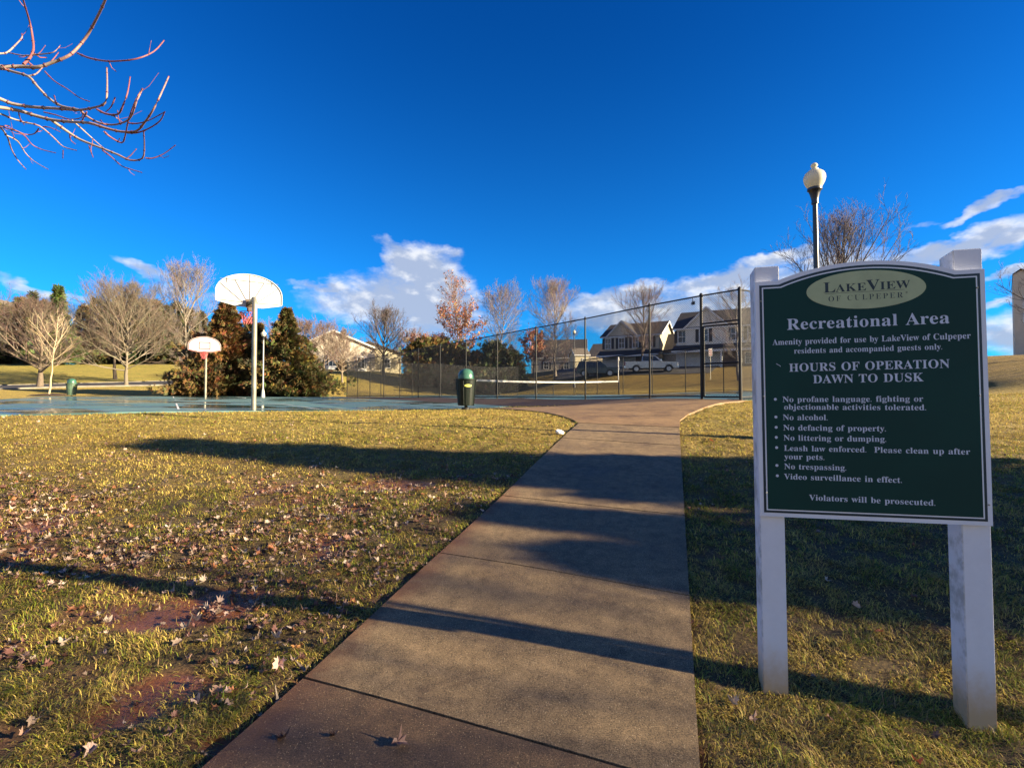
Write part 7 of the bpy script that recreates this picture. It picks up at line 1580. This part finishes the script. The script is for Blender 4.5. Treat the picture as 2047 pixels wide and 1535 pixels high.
# ------------------------------------------------------------ vehicles
tyre_m = mat('tyre_rubber', (.015, .015, .016), .85); rim_m = mat('wheel_alloy', (.45, .45, .46), .3, metal=.8); cglass = mat('car_glass', (.015, .02, .025), .05, spec=.9); chrome = mat('chrome', (.75, .75, .75), .12, metal=1.0)
lampw = mat('headlight_lens', (.75, .76, .74), .1, spec=.8)
def loft(secs):
    """secs: list of closed section loops of equal length"""
    mb = MB(); n_ = len(secs[0]); vs = [v for s in secs for v in s]
    fs = [(i * n_ + k, i * n_ + (k + 1) % n_, (i + 1) * n_ + (k + 1) % n_, (i + 1) * n_ + k) for i in range(len(secs) - 1) for k in range(n_)]
    mb.add(vs, fs + [tuple(range(n_))[::-1], tuple((len(secs) - 1) * n_ + k for k in range(n_))]); return mb
def vehicle(name, label, loc, rz, paint, pickup):
    r = empty(name, loc, rz, label, 'pickup truck' if pickup else 'SUV', 'vehicles parked on the rise')
    L = 5.75 if pickup else 4.85; hw = .99 if pickup else .93
    wx = (L * .5 - 1.0, -L * .5 + 1.25 if pickup else -L * .5 + .95)
    # side outline, front at +x
    if pickup:
        lo = .48; belt = [(-L / 2, 1.22), (-1.1, 1.22), (.95, 1.22), (1.35, 1.20), (L / 2 - .25, 1.12), (L / 2 - .04, 1.02)]
    else:
        lo = .38; belt = [(-L / 2, 1.05), (-1.0, 1.08), (.8, 1.08), (1.15, 1.07), (L / 2 - .25, .98), (L / 2 - .04, .86)]
    # outline polygon with round wheel arches
    prof = [(L / 2, lo + .12)]
    prof = [(-L / 2 + .04, lo)]
    for wxx in sorted(wx):
        rr_ = .46
        prof.append((wxx - rr_, lo))
        prof += [(wxx - rr_ * math.cos(a), lo - .10 + rr_ * math.sin(a) * .98 + .02) for a in np.linspace(.3, math.pi - .3, 9)]
        prof.append((wxx + rr_, lo))
    prof += [(L / 2 - .02, lo), (L / 2, lo + .15)] + list(reversed(belt)) + [(-L / 2 + .0, lo + .2)]
    bm = bmesh.new()
    fr = [bm.verts.new((x, -hw, z)) for x, z in prof]; bk = [bm.verts.new((x, hw, z)) for x, z in prof]; n_ = len(prof)
    bm.faces.new(fr); bm.faces.new(bk[::-1])
    for i in range(n_): bm.faces.new((fr[(i + 1) % n_], fr[i], bk[i], bk[(i + 1) % n_]))
    bmesh.ops.recalc_face_normals(bm, faces=bm.faces)
    bmesh.ops.bevel(bm, geom=[e for e in bm.edges if len(e.link_faces) == 2 and e.calc_face_angle(0) > R(60) and min(v.co.z for v in e.verts) > lo + .1], offset=.06, segments=3, affect='EDGES')
    me = bpy.data.meshes.new('body'); bm.to_mesh(me); bm.free(); me.materials.append(paint); o = bpy.data.objects.new('body', me); COL.objects.link(o); o.parent = r
    # cabin
    zt = 1.88 if pickup else 1.74; zb_ = 1.20 if pickup else 1.06
    if pickup: xs = [(-1.05, -.95), (1.25, .42)]
    else: xs = [(-L / 2 + .08, -L / 2 + .42), (1.1, .42)]
    (xb0, xt0), (xb1, xt1) = xs
    ti = .20
    cab = MB(); vs = [(xb0, -hw + .03, zb_), (xb1, -hw + .03, zb_), (xb1, hw - .03, zb_), (xb0, hw - .03, zb_), (xt0, -hw + ti, zt), (xt1, -hw + ti, zt), (xt1, hw - ti, zt), (xt0, hw - ti, zt)]
    cab.add(vs, [(0, 3, 2, 1), (4, 5, 6, 7), (0, 1, 5, 4), (2, 3, 7, 6), (1, 2, 6, 5), (3, 0, 4, 7)])
    co = cab.build('cabin', paint, r)
    # glass set proud of the cabin: side panes, windscreen, rear pane
    def lerp3(a, b, f): return tuple(a[i] + (b[i] - a[i]) * f for i in range(3))
    def pane(a, b, c, d, u0, u1, v0, v1, nrm):
        def at(u, v): p_ = Vector(lerp3(a, b, u)).lerp(Vector(lerp3(d, c, u)), v); return p_ + Vector(nrm) * .012
        mb = MB(); q4 = [at(u0, v0), at(u1, v0), at(u1, v1), at(u0, v1)]; mb.add(q4 + [p_ - Vector(nrm) * .01 for p_ in q4], [(0, 1, 2, 3), (0, 4, 5, 1), (1, 5, 6, 2), (2, 6, 7, 3), (3, 7, 4, 0)])
        mb.build('window', cglass, r)
    cols_ = [(.06, .46), (.51, .90)] if pickup else [(.06, .30), (.34, .60), (.64, .91)]
    for u0, u1 in cols_:
        pane(vs[0], vs[1], vs[5], vs[4], u0, u1, .12, .86, (0, -1, .2)); pane(vs[3], vs[2], vs[6], vs[7], u0, u1, .12, .86, (0, 1, .2))
    pane(vs[1], vs[2], vs[6], vs[5], .06, .94, .1, .9, (1, 0, .6)); pane(vs[0], vs[3], vs[7], vs[4], .1, .9, .15, .88, (-1, 0, .3))
    if pickup:
        mb = MB()
        bx0, bx1 = -L / 2 + .1, -1.12
        mb.box(((bx0 + bx1) / 2, 0, 1.225), (bx1 - bx0 - .06, 2 * hw - .24, .02)); mb.build('bed_cover', shut_m, r)
    for x in wx:
        for s in (-1, 1):
            w = empty('wheel', (x, s * (hw - .13), .38)); w.parent = r; w.rotation_euler = (R(90), 0, 0)
            mb = MB(); mb.lathe([(.25, -.12), (.36, -.12), (.385, -.08), (.385, .08), (.36, .12), (.25, .12)], 22); mb.build('tyre', tyre_m, w, autosm=True)
            mb = MB(); mb.lathe([(.24, -.125), (.25, -.122), (.25, .122), (.24, .125)], 20)
            for k in range(6):
                t = k * math.pi / 3; mb.box((0, .13, s * -.0), (.07, .2, .255), Matrix.Rotation(t, 4, 'Z'))
            mb.build('rim', rim_m, w)
    xf = L / 2
    mb = MB(); mb.box((xf - .02, 0, lo + .16), (.16, 2 * hw - .02, .24)); mb.build('bumper', chrome if pickup else paint, r)
    mb = MB(); mb.box((-xf - .0, 0, lo + .14), (.14, 2 * hw - .04, .22)); mb.build('bumper', chrome if pickup else paint, r)
    g = MB(); zc_ = lo + .46
    for k in range(4): g.box((xf + .012, 0, zc_ - .16 + k * .1), (.03, 1.05, .055))
    g.box((xf + .004, 0, zc_), (.02, 1.12, .42)); g.build('grille', chrome, r)
    for s in (-1, 1):
        mb = MB(); mb.box((xf - .06, s * (hw - .19), zc_ + .03), (.16, .34, .24)); mb.build('headlight', lampw, r)
        mb = MB(); mb.box((-xf + .01, s * (hw - .09), lo + .5), (.08, .14, .32)); mb.build('tail_light', red_m, r)
        mb = MB(); mb.box((1.05 if pickup else .85, s * (hw + .14), zb_ + .14), (.12, .22, .17)); mb.build('mirror', chrome if pickup else paint, r)
        for x in ((.15, -.5) if pickup else (.1, -.75)):
            mb = MB(); mb.box((x, s * (hw + .01), zb_ - .18), (.18, .03, .035)); mb.build('handle', chrome if pickup else paint, r)
    mb = MB(); mb.box((0, 0, lo + .02), (L - .9, 2 * hw - .5, .2)); mb.build('chassis', tyre_m, r)
    return r
silver = mat('silver_paint', (.42, .44, .46), .28, metal=.5, coat=.6); dgreen = mat('dark_green_paint', (.008, .022, .022), .25, coat=.8)
def stand(pf, d, name, label, rz, paint, pk):
    p = P(pf[0], pf[1], d); z = gz(p.x, p.y)
    return vehicle(name, label, (p.x, p.y, z - .02), rz, paint, pk)
stand((1301, 741), 56.5, 'pickup_truck', 'silver pickup truck parked in front of the houses, seen through the fence', R(-12), silver, True)
stand((1195, 744), 57.5, 'parked_suv', 'dark green SUV parked left of the silver pickup', R(-14), dgreen, False)
drv = [T(1110, 745, 60), T(1420, 738, 52), T(1440, 736, 62), T(1120, 742, 70)]
o = drape('driveway', [(v.x, v.y) for v in drv], road_m, .05, 1.0, .1); tag(o, 'dark driveway under the parked vehicles', kind='structure')
# post with white cap, and the small warning sign on the bank
p = T(1236, 744, 54); r = empty('marker_post', tuple(p), 0, 'slim white marker post with a cap between the two vehicles', 'post')
zt = P(1236, 714, 54).z - p.z
mb = MB(); mb.tube([(0, 0, -.1), (0, 0, zt - .35)], .05, 8); mb.build('post', trim_m, r, autosm=True)
mb = MB(); mb.lathe([(.09, zt - .4), (.13, zt - .3), (.13, zt - .12), (.09, zt - .05), (.05, zt)], 10); mb.build('cap', trim_m, r, autosm=True)
p = T(1420, 738, 47); r = empty('warning_sign', tuple(p), 0, 'small white sign with red bands on a post behind the gate', 'sign')
zt = P(1420, 696, 47).z - p.z; wS = .36
mb = MB(); mb.tube([(0, 0, -.1), (0, 0, zt)], .03, 6); mb.build('post', galv, r)
mb = MB(); mb.box((0, -.045, zt - .38), (wS, .02, .74)); mb.build('plate', trim_m, r)
for k in (0, 1, 2):
    mb = MB(); mb.box((0, -.06, zt - .22 - k * .2), (wS * .8, .008, .08)); mb.build('stripe', red_m, r)

# ------------------------------------------------------------ turf
rngn = np.random.default_rng(4)
grass_m = mat('grass_blades', (.3, .3, .1), .6, attr='Col', trans=.3, spec=.35)
def scatter(dlo, dhi, dens, pad=1.12):
    A = (dhi * dhi - dlo * dlo) * 1.0235 * pad
    N = int(A * dens)
    y = np.sqrt(rngn.random(N) * (dhi ** 2 - dlo ** 2) + dlo ** 2)
    x = (rngn.random(N) * 2 - 1) * 1.0235 * pad * y
    return x, y
def leafiness(x, y):
    c = fbm(x, y, .9, 31) * .6 + fbm(x, y, 3.3, 37) * .4
    left = np.clip((.7 - x / np.maximum(y, 1) * 1.2) / 1.1, .0, 1)
    nearf = np.clip((9.5 - y) / 4.5, .08, 1) * np.clip((y - 1.6) / 1.6, .15, 1)
    return np.clip((c - .40) * 4.2, 0, 1) * left * nearf
VV = []; TT = []; CCc = []; vo_ = 0
bands = [(1.55, 2.6, 20000, .95), (2.6, 4.0, 11500, 1.1), (4.0, 6.0, 6000, 1.4), (6.0, 9.0, 2700, 1.9), (9.0, 14.0, 900, 2.7), (14.0, 20.0, 240, 4.0)]
for dlo, dhi, dens, ws in bands:
    x, y = scatter(dlo, dhi, dens)
    # gather into tufts
    cl_ = fbm(x, y, 7, 41, 2); keep = rngn.random(len(x)) < np.clip((cl_ - .22) * 3.2, .12, 1)
    md = mud_mask(x, y); keep &= rngn.random(len(x)) > md * .93
    ed_ = edge_dist(PATH, x, y); keep &= ~paved(x, y) | ((ed_ < .045 * fbm(x, y, 8, 71, 2) ** 1.2 * 1.3) & (y < 8))
    lf = leafiness(x, y); keep &= rngn.random(len(x)) > lf * .25
    x, y, cl_, md = x[keep], y[keep], cl_[keep], md[keep]
    z = ground_z(x, y); N = len(x)
    # colour: straw and green in patches
    g = fbm(x, y, .55, 51) * .45 + fbm(x, y, 3.5, 53, 2) * .35 + fbm(x, y, 14, 57, 1) * .2 + rngn.normal(0, .11, N)
    g = g + np.where(x > 1.5, .04, 0) - np.clip((y - 7) / 6, 0, 1) * .05
    isg = g > .545
    straw = np.array([.72, .52, .14]); gre = np.array([.17, .25, .025]); olv = np.array([.46, .41, .055]); brn = np.array([.36, .23, .10])
    u = rngn.random(N)[:, None]
    col = np.where(isg[:, None], gre * (1 - u) + olv * u, straw * (1 - u * .7) + olv * (u * .7))
    isb = (rngn.random(N) < .28)[:, None]; col = np.where(isb, brn, col)
    col = col * rngn.uniform(.4, 1.3, N)[:, None]
    Lb = rngn.uniform(.022, .062, N) * (.75 + .8 * np.clip(cl_ - .3, 0, 1)) * np.where(isg, 1.2, 1.0) * (1 + .12 * (ws - 1))
    lying = rngn.random(N) < .72
    tilt = np.where(lying, rngn.uniform(1.15, 1.5, N), rngn.uniform(.55, 1.2, N))
    # neighbouring blades lean alike
    az_ = fbm(x, y, 4, 61, 2) * 12 + rngn.normal(0, 1.1, N)
    hd = np.stack([np.cos(az_), np.sin(az_)], -1)
    w = rngn.uniform(.0011, .0024, N) * ws
    side = np.stack([-hd[:, 1], hd[:, 0]], -1) * w[:, None]
    b = np.stack([x, y, z - .004], -1)
    def ptat(f, bend):
        t = tilt + bend
        return np.stack([x + hd[:, 0] * np.sin(t) * Lb * f, y + hd[:, 1] * np.sin(t) * Lb * f, z + np.cos(t) * Lb * f], -1)
    mid = ptat(.55, -.25); tip_ = ptat(1.0, .12)
    s3 = np.concatenate([side, np.zeros((N, 1))], -1)
    vs = np.stack([b - s3, b + s3, mid - s3 * .8, mid + s3 * .8, tip_], 1).reshape(-1, 3)
    base = vo_ + np.arange(N)[:, None] * 5
    tr = np.concatenate([base + np.array([0, 1, 3]), base + np.array([0, 3, 2]), base + np.array([2, 3, 4])], 0)
    VV.append(vs); TT.append(tr); vo_ += N * 5; CCc.append(np.repeat(col, 5, 0))
turf = big_mesh('grass', np.concatenate(VV), np.concatenate(TT), np.concatenate(CCc), grass_m)
tag(turf, 'short winter turf of straw and green blades on both sides of the path', 'grass', kind='stuff')
print('blades', vo_ // 5)

# ------------------------------------------------------------ fallen leaves
leaf_m = mat('fallen_leaf', (.3, .15, .1), .6, attr='Col', trans=.15, spec=.4)
# a lobed maple leaf, half outline
half = [(0, -.5), (.10, -.36), (.34, -.40), (.26, -.24), (.52, -.12), (.38, .0), (.47, .22), (.24, .16), (.20, .30), (.08, .22), (0, .52)]
outline = half + [(-x, y) for x, y in reversed(half[1:-1])]
lv = [(0, 0)] + outline; NL = len(lv)
lf_faces = [(0, i, i + 1) for i in range(1, NL - 1)] + [(0, NL - 1, 1)]
lvn = np.array(lv)
def leaf_shape(kind, rng_):
    """curled, creased sheet; kind 0 flat, 1 folded, 2 curled"""
    xy = lvn.copy()
    if kind == 3: xy = np.stack([lvn[:, 0] * .62, lvn[:, 1]], -1)
    z = .07 * rng_.normal(size=NL)
    xy = xy * (1 + .22 * rng_.normal(size=(NL, 1))) + .03 * rng_.normal(size=(NL, 2))
    if kind == 1: z = z + np.abs(xy[:, 0]) * rng_.uniform(.7, 1.8)
    if kind in (2, 3): z = z + (xy[:, 1] ** 2) * rng_.uniform(1.0, 2.4) + np.abs(xy[:, 0]) * rng_.uniform(-.3, .8)
    if kind == 0: z = z + .12 * (xy[:, 0] ** 2 + xy[:, 1] ** 2)
    return np.concatenate([xy, z[:, None]], -1)
shapes = [leaf_shape(k % 4, rngn) for k in range(24)]
lcols = np.array([[.30, .16, .12], [.38, .24, .18], [.45, .33, .25], [.22, .10, .08], [.16, .075, .06], [.50, .40, .32], [.33, .13, .06], [.24, .15, .11], [.42, .30, .26]])
x, y = scatter(1.7, 11.5, 130, 1.05)
k_ = (rngn.random(len(x)) < leafiness(x, y) * .9 + .02) & ~paved(x, y)
# a denser litter on the near left
x2, y2 = scatter(1.7, 6.5, 380, 1.05); k2_ = (rngn.random(len(x2)) < leafiness(x2, y2) ** 1.5 * .8) & ~paved(x2, y2)
lx = np.concatenate([x[k_], x2[k2_]]); ly = np.concatenate([y[k_], y2[k2_]])
order = np.argsort(ly); lx = lx[order]; ly = ly[order]
# only those truly in the frame count for the nearest individuals
prox = ly + np.where(np.abs(lx) > ly * 1.0, 50, 0)
idxs = np.argsort(prox)
NI = 240
ind = idxs[:NI]; rest = idxs[NI:]
print('leaves', len(lx))
def rot_leaf(s, size, az_, tx, ty):
    s = s * size; cx_, sx_ = math.cos(tx), math.sin(tx); M = Matrix.Rotation(az_, 3, 'Z') @ Matrix.Rotation(tx, 3, 'X') @ Matrix.Rotation(ty, 3, 'Y')
    return s @ np.array(M).T
V = []; F = []; Cc = []
lf_arr = np.array(lf_faces)
for i in rest:
    s = rot_leaf(shapes[rngn.integers(24)], rngn.uniform(.020, .054), rngn.uniform(0, 6.28), rngn.normal(0, .35), rngn.normal(0, .35))
    s = s + np.array([lx[i], ly[i], gz(lx[i], ly[i]) + .008 + rngn.uniform(0, .014)])
    F.append(lf_arr + len(V) * NL); V.append(s)
    c = lcols[rngn.integers(len(lcols))] * rngn.uniform(.7, 1.3); Cc.append(np.tile(c * (.95, .7, 1.0, .5)[int(rngn.integers(4))], (NL, 1)))
o = big_mesh('leaf_litter', np.concatenate(V), np.concatenate(F), np.concatenate(Cc), leaf_m)
tag(o, 'dry brown and pinkish leaves strewn thickly over the left lawn', 'leaves', kind='stuff')
protos = []
for k in range(24):
    me = bpy.data.meshes.new('fallen_leaf'); s = shapes[k]; me.from_pydata([tuple(v) for v in s], [], lf_faces)
    a = me.color_attributes.new('Col', 'FLOAT_COLOR', 'POINT'); arr = np.ones((NL, 4), 'f'); arr[:, :3] = lcols[k % len(lcols)] * (.8 if k % 2 else .6); a.data.foreach_set('color', arr.ravel())
    me.materials.append(leaf_m); me.polygons.foreach_set('use_smooth', [k % 2 == 0] * len(me.polygons)); protos.append(me)
for i in ind:
    k = int(rngn.integers(24)); o = bpy.data.objects.new('fallen_leaf', protos[k]); COL.objects.link(o)
    o.location = (lx[i], ly[i], gz(lx[i], ly[i]) + .010 + rngn.uniform(0, .014)); o.rotation_euler = (rngn.normal(0, .35), rngn.normal(0, .35), rngn.uniform(0, 6.28)); s = rngn.uniform(.024, .060); o.scale = (s, s, s)
    cw = ('dull brown', 'dusty pink-brown', 'tan', 'dark maroon', 'nearly black', 'pale grey-pink', 'rusty orange', 'chestnut', 'pinkish tan')[k % 9]
    w_ = (lx[i] - PR.x) * PL.x + (ly[i] - PR.y) * PL.y
    zn = 'right of the path' if w_ < 0 else ('at the left edge of the path' if w_ < PW + .35 else ('near the muddy patches left of the path' if ly[i] > 2.7 else 'in the near left corner'))
    tag(o, '%s %s fallen leaf in the grass %s' % (('flat', 'folded', 'curled', 'narrow')[k % 4], cw, zn), 'leaf', 'fallen leaves on the near lawn')
def one_leaf(px, py, d, size, col, label, rx=0.1, ry=0.1, rz_=0.5, k=0, off=.012):
    q_ = P(px, py, d); me = bpy.data.meshes.new('fallen_leaf'); me.from_pydata([tuple(v) for v in shapes[k]], [], lf_faces)
    a = me.color_attributes.new('Col', 'FLOAT_COLOR', 'POINT'); arr = np.ones((NL, 4), 'f'); arr[:, :3] = col; a.data.foreach_set('color', arr.ravel()); me.materials.append(leaf_m)
    o = bpy.data.objects.new('fallen_leaf', me); COL.objects.link(o)
    zz = H(q_.x, q_.y) + .022 if bool(paved([q_.x], [q_.y])[0]) else gz(q_.x, q_.y)
    o.location = (q_.x, q_.y, zz + off); o.scale = (size,) * 3; o.rotation_euler = (rx, ry, rz_); tag(o, label, 'leaf')
one_leaf(797, 1486, 2.18, .075, (.17, .10, .09), 'curled brown maple leaf alone on the damp slab at the bottom', .5, .3, .6, 2, .02)
one_leaf(562, 1476, 2.2, .06, (.06, .03, .02), 'flat dark wet leaf on the damp slab near the grass edge', 0, .05, 1.4, 3, .006)
one_leaf(665, 1462, 2.22, .045, (.06, .03, .02), 'thin dark wet leaf stuck to the damp slab', 0, 0, .9, 3, .006)
one_leaf(590, 1312, 2.85, .07, (.55, .27, .09), 'orange star-shaped leaf in the grass at the path edge', .2, .1, 2, 0, .035)
one_leaf(557, 1350, 2.68, .075, (.62, .42, .34), 'pale pink upright leaf in the grass by the path', 1.0, .3, .4, 1, .045)
one_leaf(1708, 1198, 3.35, .06, (.6, .42, .33), 'pale leaf standing in the shaded grass between the sign posts', .8, .2, 1, 1, .04)
one_leaf(1757, 1247, 3.1, .06, (.42, .13, .05), 'rusty leaf in the shaded grass between the sign posts', .1, .2, 2.2, 0, .035)
one_leaf(1832, 1490, 2.2, .055, (.55, .14, .05), 'red-orange leaf in front of the right sign post', .2, .4, 1.2, 2, .035)
one_leaf(1422, 899, 8.3, .08, (.6, .16, .05), 'bright red-orange leaf on the lawn right of the path', .3, .4, 1.2, 0, .035)
q_ = P(1118, 869, 8.9); mb = MB(); mb.lathe([(.001, 0), (.05, .004), (.062, .03), (.055, .05), (.02, .055)], 9, sx=1.4)
o = mb.build('litter', trim_m, smooth=False); o.location = (q_.x, q_.y, gz(q_.x, q_.y) + .02); o.rotation_euler = (.5, .2, .4); tag(o, 'crumpled white litter on the grass beside the path bend', 'litter')
